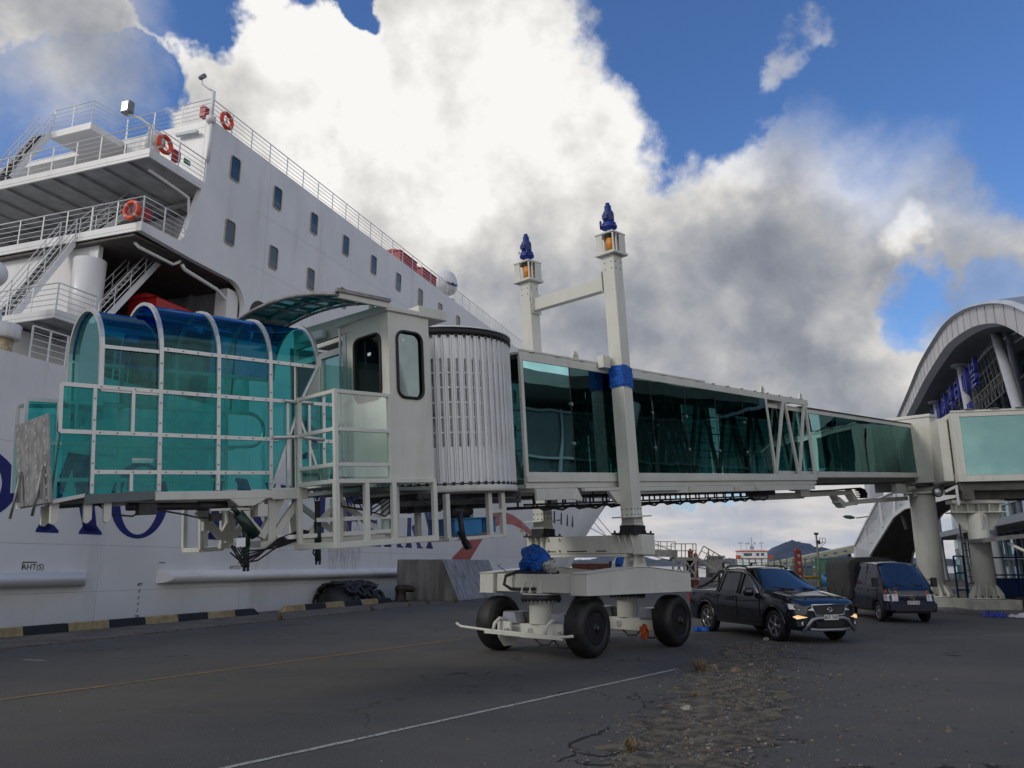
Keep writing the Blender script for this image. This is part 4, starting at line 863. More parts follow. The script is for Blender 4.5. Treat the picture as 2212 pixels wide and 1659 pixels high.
# door wall between cabin and gangway: header, posts, glazed door leaves, lower panel
b = TB(); b.box(-6.69, -6.62, -.93, .75, 5.90, 6.18); b.box(-6.69, -6.62, -.93, -.80, 3.5, 5.899); b.box(-6.69, -6.62, .70, .75, 3.5, 5.899); b.box(-6.685, -6.63, -.799, .699, 3.5, 3.58); b.build('door_frame', cream, bridge, bevel=.006)
b = TB(); b.box(-6.70, -6.61, -.795, -.70, 3.6, 5.89); b.box(-6.70, -6.61, -.10, -.03, 3.6, 5.60); b.box(-6.70, -6.61, -.699, .69, 5.60, 5.70); b.build('door_rails', steel, bridge)
for y0, y1 in ((-.69, -.11), (-.02, .68)):
    b = TB(); b.poly([(-6.655, y0, 3.62), (-6.655, y1, 3.62), (-6.655, y1, 5.59), (-6.655, y0, 5.59)]); dl = b.build('glazed_door', tglass, bridge)
b = TB(); b.beam((-6.72, -.30, 4.7), (-6.72, -.16, 4.7), .02, .03); b.beam((-6.72, -.16, 4.66), (-6.72, -.16, 4.76), .02, .03); b.build('door_handle', dark, dl)
# corridor behind the door, drum inside
b = TB(); b.box(-6.6, -2.6, .98, 1.02, 3.5, 6.0); b.box(-6.6, -5.5, NW+.06, NW+.10, 3.5, 6.0); b.box(-6.6, -2.5, -.95, 1.0, 3.38, 3.44); b.build('corridor_shell', mat('corridor_inside', (.20, .22, .21), .7), bridge)
# porch side glass between gangway and cabin
b = TB(); b.poly([(-7.70, -.99, 3.5), (-6.73, -.99, 3.5), (-6.73, -.99, 5.3), (-7.30, -.99, 5.3), (-7.6, -.99, 4.72), (-7.70, -.99, 4.4)]); b.build('porch_glass', clear, bridge)
b = TB(); b.beam((-6.93, -.97, 3.45), (-6.93, -.97, 5.9), .03, .03); b.beam((-7.28, -.97, 3.45), (-7.28, -.97, 5.25), .03, .03); b.build('porch_posts', steel, bridge)
# curved roof over the porch
b = TB(); rows = []
def ra(t): return (1.35*t-.02, 6.42-.62*max(0, t-.08)**2*1.1-.035*0)   # n, c along the curve
def rc(n_): return 6.44-.073*(n_-.1)**2
for k in range(15): n_ = -1.92+3.4*k/14; rows.append([(-7.62, n_, rc(n_)), (-7.2, n_, rc(n_)), (-6.72, n_, rc(n_))])
b.grid(rows); rf = b.build('curved_roof_sheet', tealroof, bridge)
b = TB()
for a in (-7.62, -7.15, -6.72): b.path([(a, -1.92+3.4*k/14, rc(-1.92+3.4*k/14)-.03) for k in range(15)], .022 if a > -7.6 else .032, 6)
for n_ in (-1.85, -1.2, -.55, .1, .75, 1.4): b.beam((-7.62, n_, rc(n_)-.04), (-6.72, n_, rc(n_)-.04), .05, .03)
b.build('roof_ribs', dalu, rf)
b = TB(); b.beam((-7.66, -1.94, 6.17), (-6.70, -1.94, 6.17), .07, .05); b.build('roof_gutter', dalu, rf)
b = TB(); b.beam((-7.60, -1.92, 6.11), (-6.70, -1.92, 6.10), .05, .09); b.beam((-6.74, -1.9, 6.08), (-6.64, .8, 6.22), .05, .07); b.build('roof_edge_beam', cream, bridge)
b = TB(); b.beam((-6.80, .35, 6.00), (-6.78, -.33, 5.98), .10, .14); b.build('tube_light_housing', white, bridge, bevel=.02)
# --------------------------------------------- operator's platform: rails and the cage of square tube beneath
b = TB(); a0, a1, n0, n1 = -7.68, -6.74, -1.90, -.99
for c in (4.72, 4.19, 3.70): b.beam((a0, n0, c), (a1, n0, c), .05, .055); b.beam((a0, n0, c), (a0, n1, c), .05, .055)
for p in ((a0, n0), (a1, n0), (a0, n1)): b.beam((p[0], p[1], 3.5), (p[0], p[1], 4.75), .06, .06)
pr = b.build('platform_railing', cream, bridge, bevel=.005)
for c0_, c1_ in ((3.53, 3.67), (3.73, 4.16), (4.22, 4.69)):
    b = TB(); b.poly([(a0+.03, n0, c0_), (a1-.03, n0, c0_), (a1-.03, n0, c1_), (a0+.03, n0, c1_)]); b.build('infill_glass', clear, pr)
    b = TB(); b.poly([(a0, n0+.03, c0_), (a0, n1-.03, c0_), (a0, n1-.03, c1_), (a0, n0+.03, c1_)]); b.build('infill_glass', clear, pr)
b = TB(); b.box(-7.72, -5.90, -1.94, -1.88, 3.44, 3.503); b.box(-7.72, -7.66, -1.879, -.95, 3.44, 3.503); b.box(-7.66, -6.72, -1.87, -.96, 3.46, 3.50)
for a in (-7.69, -7.19, -6.71, -5.93): b.beam((a, -1.91, 3.44), (a, -1.91, 2.64), .075, .075)
for a in (-7.69, -5.93, -7.0): b.beam((a, -1.0, 3.44), (a, -1.0, 2.64), .07, .07)
b.beam((-7.73, -1.91, 2.61), (-5.89, -1.91, 2.61), .075, .085); b.beam((-7.69, -1.88, 2.61), (-7.69, -.9, 2.61), .075, .085); b.beam((-7.69, -1.0, 2.60), (-5.9, -1.0, 2.60), .07, .08); b.beam((-5.93, -1.88, 2.61), (-5.93, -.9, 2.61), .075, .085)
b.build('platform_cage', cream, bridge, bevel=.006)
# --------------------------------------------- rotating drum of aluminium slats
DC, DR = -4.05, 1.36
b = TB(); b.lathe([(DR+.03, 0), (DR+.04, .02), (DR+.04, .10), (DR, .13)], (DC, 0, 3.33), n=64); b.lathe([(DR-.2, -.02), (DR-.2, .01)], (DC, 0, 3.33), n=64); dr0 = b.build('drum_base_ring', cream, bridge)
b = TB(); b.lathe([(DR+.02, 0), (DR+.05, .02), (DR+.05, .10), (DR+.02, .12)], (DC, 0, 6.07), n=64); b.build('drum_rubber_seal', black, dr0); b = TB(); b.lathe([(DR+.06, 0), (DR+.06, .03), (0, .05)], (DC, 0, 6.19), n=64); b.build('drum_roof', alu, dr0)
b = TB(); b.lathe([(DR-.10, 3.4), (DR-.10, 6.1)], (DC, 0, 0), n=48, caps=False); b.build('drum_lining', mat('drum_lining_dark', (.05, .05, .05), .7), dr0)
NSL = 58
slab_ = []
for k in range(NSL):
    ph = 2*math.pi*k/NSL; ca, sa = math.cos(ph), math.sin(ph)
    if sa > .55: continue                     # the half towards the tunnel and ship sides is inside the corridor
    tdir = Vector((-sa, ca, 0)); rad = Vector((ca, sa, 0)); c = Vector((DC, 0, 0))+rad*DR; w = 2*math.pi*DR/NSL
    b = TB()
    def strip(x0, x1, d0, d1, z0, z1):
        P = [c+tdir*x+rad*d for x, d in ((x0, d0), (x1, d0), (x1, d1), (x0, d1))]; b.prism([p+Vector((0, 0, z0)) for p in P], (0, 0, z1-z0))
    L = -w/2
    strip(L+.004, L+.045, -.02, .0, 3.48, 6.06); strip(L+.045, L+.055, -.02, .028, 3.48, 6.06)
    # flat web with five slots
    slots = [(4.10+.262*i, 4.10+.262*i+.235) for i in range(6)]
    z = 3.48
    for z0, z1 in slots: strip(L+.055, w/2-.028, -.035, -.02, z, z0); strip(L+.055, L+.068, -.035, -.02, z0, z1); strip(w/2-.040, w/2-.028, -.035, -.02, z0, z1); z = z1
    strip(L+.055, w/2-.028, -.035, -.02, z, 6.06); strip(w/2-.028, w/2-.020, -.035, .022, 3.48, 6.06); strip(w/2-.018, w/2-.004, -.03, .008, 3.48, 6.06)
    sl_ = b.build('drum_slat', alu, dr0)
    b = TB(); P = c+tdir*.01; q = P+Vector((0, 0, 3.47)); b.beam(q-tdir*.03+rad*.02, q+tdir*.03+rad*.02, .02, .06); b.beam(q-tdir*.03+rad*.02+Vector((0, 0, 2.59)), q+tdir*.03+rad*.02+Vector((0, 0, 2.59)), .02, .045); b.build('slat_bracket', dark, sl_)
    b = TB(); b.poly([c+tdir*x-rad*.045+Vector((0, 0, z)) for x, z in ((L+.05, 4.08), (w/2-.03, 4.08), (w/2-.03, 5.67), (L+.05, 5.67))]); b.build('slot_sheet', mat('slot_sheet', (.30, .30, .27), .3, var=.5, scale=3, spec=.8), sl_)
# machinery below the drum
b = TB(); b.box(-5.4, -2.9, -.9, .9, 3.24, 3.33); b.box(-5.9, -3.0, -1.0, -.92, 3.12, 3.2); b.cyl((-5.6, -.6, 3.1), (-3.5, -.6, 3.1), .05, 8); b.box(-5.4, -4.8, -.8, -.3, 3.02, 3.2)
b.path([(-5.6, -1.1, 3.25), (-5.3, -1.1, 3.12), (-4.9, -1.1, 3.15), (-4.6, -1.1, 3.26)], .02, 6); b.build('drum_machinery', dark, bridge)
b = TB()
for a, n_ in ((-5.0, -1.15), (-4.05, -1.2), (-3.72, -1.2), (-5.0, -.4), (-3.75, -.4)): b.beam((a, n_, 3.3), (a, n_, 2.53), .09, .09, up=(0, 1, 0))
for n_ in (-1.2, -.4): b.beam((-5.04, n_, 2.55), (-3.68, n_, 2.55), .07, .06)
b.beam((-3.72, -1.2, 2.55), (-3.72, -.4, 2.55), .07, .06); b.beam((-5.0, -1.2, 2.55), (-5.0, -.4, 2.55), .07, .06); b.beam((-4.05, -1.2, 2.98), (-3.72, -1.2, 2.98), .06, .06); b.build('hydraulic_cradle', cream, bridge, bevel=.005)
b = TB(); b.box(-4.82, -4.18, -1.14, -.5, 2.60, 2.87); b.box(-4.10, -3.80, -1.10, -.5, 2.62, 2.87); b.box(-4.86, -3.78, -1.17, -.47, 2.87, 2.89); tk = b.build('hydraulic_tank', hydB, bridge, bevel=.006)
b = TB(); b.cyl((-4.62, -.85, 3.0), (-4.25, -.85, 3.0), .11, 18); b.cyl((-4.66, -.85, 3.0), (-4.62, -.85, 3.0), .09, 18); b.box(-4.5, -4.35, -.93, -.77, 3.1, 3.15); b.cyl((-4.25, -.85, 3.0), (-4.15, -.85, 3.0), .06, 12); b.build('pump_motor', dark, tk)
b = TB(); b.path([(-5.13, -1.6, 3.0), (-5.15, -1.65, 2.75), (-5.10, -1.65, 2.5), (-5.0, -1.6, 2.42), (-4.85, -1.5, 2.42), (-4.8, -1.35, 2.52), (-4.78, -1.2, 2.66)], .045, 8); b.build('hose_bundle', black, bridge)
# --------------------------------------------- outer tunnel
b = TB(); A0, A1 = -2.78, 7.86; AE = 10.85
for n_, s_ in ((NW, -1), (-NW, 1)):
    o1, o2 = (n_-.03, n_+.04) if s_ < 0 else (n_-.04, n_+.03)
    b.box(A0, AE, o1, o2, 3.60, 3.69); b.box(A0, AE, o1-.02*(-s_ > 0), o2+.02*(s_ > 0), 3.50, 3.598); b.box(A0, AE, o1, o2, 5.87, 5.95); b.box(A0, AE, o1+.012, o2-.012, 5.952, 6.05); b.box(A0, -2.70, o1, o2, 3.69, 5.87); b.box(A0, AE-.05, n_-.005, n_+.055 if s_ < 0 else n_+.005, 3.38, 3.498)
    # open W frame at the inner end
    P = [(7.86, 5.86), (7.98, 3.70), (9.08, 5.86), (9.30, 3.70), (9.18, 5.86), (9.32, 3.70), (10.56, 5.86)]
    for p, q in (((7.82, 5.9), (8.02, 3.66)), ((8.02, 3.66), (9.02, 5.88)), ((9.14, 5.88), (9.60, 3.66)), ((9.64, 3.66), (10.55, 5.88)), ((10.66, 5.88), (10.80, 3.66))): b.beam((p[0], n_, p[1]), (q[0], n_, q[1]), .10, .07, up=(0, 1, 0))
b.box(A0, AE, NW, -NW, 3.38, 3.46); b.box(A0, AE-.1, NW+.05, -NW-.05, 6.0, 6.05)
for a in [A0+.3+.8*k for k in range(17)]: b.box(a, a+.14, NW-.055, NW+.1, 6.055, 6.068)
b.box(A0, 4.4, NW-.02, NW+.02, 6.06, 6.10); b.box(-2.7, -1.15, -NW-.1, -NW+.02, 6.06, 6.45)
ot = b.build('outer_tunnel', cream, bridge, bevel=.006)

for a in (-1.02, 7.68, 10.35): b = TB(); b.prism([(a-.13, NW-.03, 6.05), (a+.10, NW-.03, 6.05), (a+.10, NW-.03, 6.18), (a+.03, NW-.03, 6.24), (a-.05, NW-.03, 6.24)], (0, .04, 0)); b.cyl((a+.01, NW-.034, 6.17), (a+.01, NW-.045, 6.17), .035, 12); b.build('lifting_lug', cream, ot)
pan = [-2.69, -1.26, .24, 1.76, 3.28, 4.81, 6.34, 7.83]
for n_ in (NW-.012, -NW+.012):
    for p, q in zip(pan, pan[1:]):
        b = TB(); b.poly([(p+.012, n_, 3.70), (q-.012, n_, 3.70), (q-.012, n_, 5.87), (p+.012, n_, 5.87)]); gp = b.build('tunnel_glass', tglass, ot)
        if n_ < 0 and p > -2.5:
            b = TB()
            for c in (4.28, 5.10): b.cyl((p, n_-.002, c), (p, n_-.03, c), .038, 12)
            b.build('glass_fitting', dalu, gp); b = TB(); b.box(p-.012, p+.012, n_-.005, n_+.004, 3.70, 5.87); b.build('sealant_joint', black, gp)
# inside truss of the tunnel: diagonals seen through the glass
b = TB()
for n_ in (NW+.16, -NW-.16):
    x = -2.5
    while x < 7.6: b.beam((x, n_, 3.7), (x+.75, n_, 5.85), .09, .07, up=(0, 1, 0)); b.beam((x+.75, n_, 5.85), (x+1.5, n_, 3.7), .09, .07, up=(0, 1, 0)); x += 1.5
    for c in (4.3, 4.75, 5.2): b.tube((-2.6, n_-.08 if n_ > 0 else n_+.08, c), (7.7, n_-.08 if n_ > 0 else n_+.08, c), .016, 6)
b.build('inner_truss', mat('truss_inside', (.42, .43, .40), .6), ot)
b = TB(); b.box(-2.7, 7.8, NW+.06, -NW-.06, 3.46, 3.50); b.build('walkway_carpet', mat('carpet_dark', (.03, .035, .035), .9), ot); b = TB(); b.box(-2.7, 7.8, NW+.06, -NW-.06, 5.93, 5.99); b.build('tunnel_ceiling', mat('ceiling_dark', (.10, .11, .11), .8), ot)
# under-tunnel beams
b = TB(); b.box(-2.6, -1.35, NW-.10, NW-.04, 3.15, 3.37); b.prism([(-1.35, NW-.11, 3.36), (-1.2, NW-.11, 3.14), (-1.28, NW-.11, 3.11), (-1.5, NW-.11, 3.14)], (0, .05, 0)); b.box(-1.15, .05, NW-.14, NW-.04, 3.30, 3.37); b.prism([(-.35, NW-.15, 3.29), (.05, NW-.15, 3.29), (.05, NW-.15, 3.02), (-.05, NW-.15, 3.02)], (0, .1, 0)); b.box(.45, 2.6, NW-.12, NW-.04, 3.28, 3.37)
for a in (3.1, 5.4, 6.6): b.prism([(a, NW-.06, 3.37), (a+.3, NW-.06, 3.37), (a, NW-.06, 3.26)], (0, .05, 0))
b.box(.4, 10.7, NW+.0, NW+.09, 3.22, 3.379); b.box(-2.6, 10.5, .85, .95, 3.22, 3.379); b.build('floor_girder', cream, bridge, bevel=.006)
b = TB(); b.box(-2.4, 7.9, -.5, -.46, 3.20, 3.26); b.box(-2.6, 7.8, -.3, -.24, 3.0, 3.06); b.box(-2.6, 7.8, -.75, -.69, 3.06, 3.10)
for k in range(22): b.beam((-2.3+k*.47, -.72, 3.30), (-2.3+k*.47, -.72, 3.06), .03, .03); b.beam((-2.3+k*.47, -.27, 3.26), (-2.3+k*.47, -.27, 3.02), .03, .03)
for k in range(9):
    a = -2+k*1.15; b.path([(a, -.5, 3.05), (a+.2, -.5, 2.97), (a+.5, -.5, 3.0), (a+.8, -.5, 2.96), (a+1.1, -.5, 3.05)], .025, 5)
b.box(7.5, 8.6, -.6, -.2, 3.1, 3.25); b.build('cable_chain_track', dark, bridge)
# --------------------------------------------- inner (narrow) tunnel running to the rotunda
b = TB(); B0, B1, nb = 8.1, 21.7, -.80
for n_, s_ in ((nb, -1), (-nb, 1)): b.box(B0, B1, n_-.03, n_+.03, 3.71, 3.79); b.box(B0, B1, n_-.04, n_+.035, 3.60, 3.708); b.box(B0, B1, n_-.03, n_+.03, 5.67, 5.78); b.box(21.62, B1, n_-.03, n_+.03, 3.79, 5.67)
b.box(B0, B1, nb+.04, -nb-.04, 3.57, 3.70); b.box(B0, B1, nb, -nb, 5.78, 5.82)
it = b.build('inner_tunnel', cream, bridge, bevel=.006)
b = TB(); b.box(AE-.3, 21.9, nb-.035, nb+.1, 5.82, 5.86); b.build('roof_rail', dark, it); b = TB(); b.box(B0, 21.4, nb+.02, -nb-.02, 3.42, 3.565); b.build('underfloor', mat('underfloor_brown', (.05, .045, .04), .7), it)
for n_ in (nb-.012, -nb+.012):
    for k in range(7): p = 8.2+k*1.92; b = TB(); b.poly([(p+.01, n_, 3.80), (p+1.91, n_, 3.80), (p+1.91, n_, 5.66), (p+.01, n_, 5.66)]); b.build('tunnel_glass', tglass, it)
b = TB()
for n_ in (nb+.1, -nb-.1):
    x = 8.2
    while x < 21.4: b.beam((x, n_, 3.8), (x+.8, n_, 5.66), .07, .05, up=(0, 1, 0)); b.beam((x+.8, n_, 5.66), (x+1.6, n_, 3.8), .07, .05, up=(0, 1, 0)); x += 1.6
    for c in (4.35, 4.8): b.tube((8.2, n_*.92, c), (21.5, n_*.92, c), .014, 6)
b.build('inner_truss', MATS['truss_inside'], it); b = TB(); b.box(8.2, 21.6, nb+.05, -nb-.05, 3.70, 3.73); b.build('walkway_carpet', MATS['carpet_dark'], it); b = TB(); b.box(8.2, 21.6, nb+.05, -nb-.05, 5.70, 5.75); b.build('tunnel_ceiling', MATS['ceiling_dark'], it)
# cable arm under the inner tunnel
b = TB(); b.beam((8.5, 0, 3.07), (11.7, 0, 3.06), .30, .20); b.beam((11.7, 0, 3.08), (16.15, 0, 3.10), .22, .16); b.beam((15.95, 0, 3.12), (16.5, 0, 2.72), .24, .24); b.beam((14.7, 0, 2.86), (15.2, 0, 2.66), .28, .22); b.beam((14.5, 0, 3.02), (15.0, 0, 2.62), .26, .1); b.beam((15.0, 0, 2.65), (16.5, 0, 2.72), .24, .12); b.beam((16.3, 0, 2.75), (22.4, 0, 2.76), .22, .17)
b.build('cable_arm', cream, bridge, bevel=.01)
b = TB(); P = [(11.2, 0, 3.26), (12.5, 0, 3.19), (14.5, 0, 3.20), (16.2, 0, 3.24), (16.9, 0, 3.25), (17.35, 0, 3.18), (17.55, 0, 3.02), (17.45, 0, 2.88)]
for p, q in zip(P, P[1:]): b.beam(p, q, .26, .05)
for k in range(4):
    for n_ in (-.1, 0, .1): b.tube((16.9+.06*k, n_, 3.16-.08*k), (17.45-.0*k, n_, 3.14-.08*k), .022, 5)
b.build('energy_chain', black, bridge); b = TB(); b.box(11.0, 11.7, -.35, -.15, 3.02, 3.34); b.build('junction_box', cream, bridge, bevel=.01)
# --------------------------------------------- rotunda head at the terminal end
RX, RN = 22.55, -.50
b = TB(); b.lathe([(1.0, 3.2), (1.0, 3.3)], (RX, RN, 0), n=32); b.build('rotunda_ring', dark, bridge)
b = TB(); b.box(21.7, 22.65, -1.55, .95, 3.35, 6.05); b.box(21.66, 22.72, -1.6, 1.0, 6.052, 6.18); b.box(22.0, 22.65, -1.5, .4, 3.0, 3.348); rt = b.build('rotunda_house', cream, bridge, bevel=.02)
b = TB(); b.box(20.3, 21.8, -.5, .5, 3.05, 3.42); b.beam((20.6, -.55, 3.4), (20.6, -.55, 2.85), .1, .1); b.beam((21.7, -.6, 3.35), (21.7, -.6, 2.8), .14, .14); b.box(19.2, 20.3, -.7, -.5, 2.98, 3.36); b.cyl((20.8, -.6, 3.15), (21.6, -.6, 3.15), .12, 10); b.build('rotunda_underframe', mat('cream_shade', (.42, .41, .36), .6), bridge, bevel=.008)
# --------------------------------------------- pylons
def pylon(n_):
    b = TB(); w = .165
    b.box(.2-w, .2+w, n_-w, n_+w, 2.62, 8.52); P_ = b.build('pylon', cream, bridge, bevel=.012)
    b = TB(); b.box(.2-.27, .2+.27, n_-.27, n_+.27, 8.52, 8.58); b.box(.2-.25, .2+.25, n_-.25, n_+.25, 9.00, 9.04)
    for dx in (-.21, -.09, .09, .21):
        for dy in (-.22, .22): b.box(.2+dx-.015, .2+dx+.015, n_+dy-.02, n_+dy+.02, 8.582, 8.998)
    b.box(.2+.10, .2+.21, n_-.20, n_+.20, 8.582, 8.998); b.box(.2+.0, .2+.23, n_-.245, n_-.222, 8.582, 8.998); b.box(.2-.235, .2-.212, n_+.06, n_+.235, 8.582, 8.998)
    h = b.build('pylon_head', cream, P_, bevel=.006)
    b = TB(); b.cyl((.2-.08, n_-.05, 8.62), (.2-.08, n_-.05, 8.97), .095, 18); b.build('amber_coupling', orange, P_); b = TB(); b.cyl((.2-.08, n_-.05, 8.92), (.2-.08, n_-.05, 8.99), .115, 18); b.build('coupling_collar', dark, P_)
    b = TB(); b.lathe([(.10, 0), (.13, .02), (.10, .06), (.11, .10), (.175, .13), (.18, .19), (.155, .21), (.16, .25), (.125, .28)], (.2, n_, 9.05), n=20); b.build('gearbox', mat('bright_navy', (.012, .03, .24), .4, .1, var=.15, scale=8), P_)
    b = TB(); b.lathe([(.12, .28), (.125, .31), (.12, .49), (.11, .53), (.08, .56), (.076, .67), (.05, .69), (.047, .74), (0, .75)], (.2, n_, 9.05), n=20)
    for k in range(18): a = k*2*math.pi/18; b.box(.2+.12*math.cos(a)-.005, .2+.12*math.cos(a)+.005, n_+.12*math.sin(a)-.005, n_+.12*math.sin(a)+.005, 9.05+.31, 9.05+.49)
    b.box(.2-.17, .2-.10, n_-.06, n_+.06, 9.38, 9.48); b.cyl((.2-.14, n_+(.13 if n_ < 0 else -.13), 9.17), (.2-.14, n_+(.13 if n_ < 0 else -.13), 9.36), .025, 8); b.path([(.2-.08, n_+.15, 9.3), (.2-.1, n_+.19, 9.33), (.2-.08, n_+.15, 9.36)], .01, 5); b.build('lift_motor', blueP, P_)
    b = TB()
    for z in (8.2, 8.35):
        for d in (-.1, .08): b.cyl((.2-w, n_+d, z), (.2-w-.012, n_+d, z), .012, 6); b.cyl((.2+d, n_-w, z), (.2+d, n_-w-.012, z), .012, 6)
    for z in (2.78, 2.9):
        for d in (-.12, 0, .12): b.cyl((.2-w, n_+d, z), (.2-w-.012, n_+d, z), .014, 6); b.cyl((.2+d, n_-w, z), (.2+d, n_-w-.012, z), .014, 6)
    b.build('bolts', dark, P_)
    b = TB(); b.box(.2-.36, .2+.36, n_-.27, n_+.27, 2.72, 2.75); b.box(.2-.17, .2+.17, n_-.17, n_+.17, 2.46, 2.62); b.build('pylon_collar', cream, P_, bevel=.005)
    b = MB(); b.box(-.20, .20, n_-.19, n_+.19, 2.40, 2.56); b.box(-.36, .36, n_-.30, n_+.30, 2.36, 2.40)
    for dx in (-.3, -.1, .1, .3):
        for dy in (-.25, .25): b.cyl((dx, n_+dy, 2.40), (dx, n_+dy, 2.45), .025, 6)
    b.build('slide_shoe', mat('dark_grease', (.03, .032, .035), .45, .2), P_); return P_
for n_ in (-1.24, 1.28): pylon(n_)
b = TB(); b.beam((.2, -1.03, 7.92), (.2, 1.07, 7.92), .20, .30); b.box(.03, .37, -1.046, -1.02, 7.70, 8.20); b.box(.03, .37, 1.06, 1.086, 7.70, 8.20)
for z in (7.78, 7.92, 8.1): b.cyl((.0, 1.07, z), (-.03, 1.07, z), .02, 6)
b.build('pylon_cross_tie', cream, bridge, bevel=.006)
# connecting clamps to the tunnel
for bb in ((-.02, .45, -1.05, -.99, 3.05, 3.36), (-.02, .45, .99, 1.08, 3.05, 3.36), (-.28, -.02, -1.15, -.99, 5.95, 6.22)): b = TB(); b.box(*bb); b.build('tunnel_clamp', cream, bridge, bevel=.006)
# --------------------------------------------- undercarriage (level, on the ground frame)
b = MB(); b.box(-.20, .20, -1.62, 1.62, 1.98, 2.36)
b.box(-.24, .22, -1.64, -1.40, 1.95, 2.35) ; b.box(-.19, .0, -1.2, 1.4, 1.90, 1.975)
for n_ in (-1.40, -1.24, -1.08, 1.08, 1.24, 1.40):
    for s_ in (-1, 1): b.prism([(s_*.201, n_-.012, 2.36), (s_*.34, n_-.012, 2.36), (s_*.22, n_-.012, 2.05), (s_*.201, n_-.012, 2.05)], (0, .024, 0))
ub = b.build('upper_cross_beam', cream, bridge, bevel=.008)
b = MB(); 
for n_, L in ((-.55, .14), (.12, .28), (.85, .12)): b = MB(); b.box(-.205, -.201, n_-L, n_+L, 2.02, 2.045); b.build('beam_slot', mat('rust_brown', (.10, .06, .035), .8), ub)
b = MB()
for n_ in (.62, .95):
    for z in (2.06, 2.30): b.cyl((-.2, n_, z), (-.26, n_, z), .025, 8)
b.build('beam_studs', cream, ub)
for n_ in (-1.26, 1.26):
    b = MB(); b.prism([(-1.88, n_-.20, 1.18), (1.88, n_-.20, 1.18), (1.88, n_-.20, 1.57), (.25, n_-.20, 1.69), (-.25, n_-.20, 1.69), (-1.88, n_-.20, 1.57)], (0, .40, 0)); b.box(-1.90, 1.90, n_-.22, n_+.22, 1.165, 1.18); b.prism([(-1.9, n_-.22, 1.572), (-.25, n_-.22, 1.692), (.25, n_-.22, 1.692), (1.9, n_-.22, 1.572), (1.9, n_-.22, 1.585), (.25, n_-.22, 1.706), (-.25, n_-.22, 1.706), (-1.9, n_-.22, 1.585)], (0, .44, 0)); sb = b.build('side_beam', cream, bridge, bevel=.006)
    b = MB(); 
    for dx in (-.16, .10): b.prism([(-.22, n_+dx, 1.70), (.22, n_+dx, 1.70), (.12, n_+dx, 1.97), (-.12, n_+dx, 1.97)], (0, .06, 0))
    b.cyl((0, n_-.22, 1.86), (0, n_+.22, 1.86), .055, 14); b.build('pivot_bracket', cream, sb, bevel=.004)
for a in (-1.55, 1.55):
    b = MB(); b.box(a-.24, a+.24, -1.058, 1.058, 1.20, 1.56); xb = b.build('end_beam', cream, bridge, bevel=.008)
b = MB()
for n_ in (-.22, 0, .22): b.prism([(-1.79, n_-.012, 1.19), (-1.93, n_-.012, 1.19), (-1.82, n_-.012, 1.42), (-1.79, n_-.012, 1.42)], (0, .024, 0))
b.build('beam_gusset', cream, bridge)
def wheel(parent, c, axis, rad=.55, w=.46):
    c = Vector(c); axis = Vector(axis).normalized()
    b = MB(); h = w/2
    b.lathe([(.30, h-.10), (.315, h-.015), (.34, h), (.46, h), (.505, h-.03), (.54, h-.08), (rad, h-.15), (rad+.003, 0), (rad, -h+.15), (.54, -h+.08), (.505, -h+.03), (.46, -h), (.34, -h), (.315, -h+.015), (.30, -h+.10)], c, axis, 48, caps=False); wt = b.build('wheel', black, parent)
    b = MB(); b.lathe([(.30, h-.02), (.29, h-.14), (.12, h-.17), (.12, h-.05), (.09, h-.04), (.09, h-.01), (0, h-.005)], c, axis, 32); b.lathe([(.30, -h+.02), (.29, -h+.14), (0, -h+.15)], c, axis, 32)
    b.build('wheel_rim', mat('rim_black', (.02, .02, .022), .38, .2), wt)
    b = MB(); ref = Vector((0, 0, 1)).cross(axis).normalized()
    for k in range(4):
        a = R(40+90*k); d = ref*math.cos(a)+Vector((0, 0, 1))*math.sin(a); b.beam(c+axis*(h-.13)+d*.12, c+axis*(h-.11)+d*.28, .03, .05, up=axis)
    b.lathe([(.05, 0), (.05, .05), (0, .05)], c+axis*(h-.01), axis, 10); b.build('rim_ribs', mat('rim_grey', (.06, .06, .062), .35, .5), wt); return wt
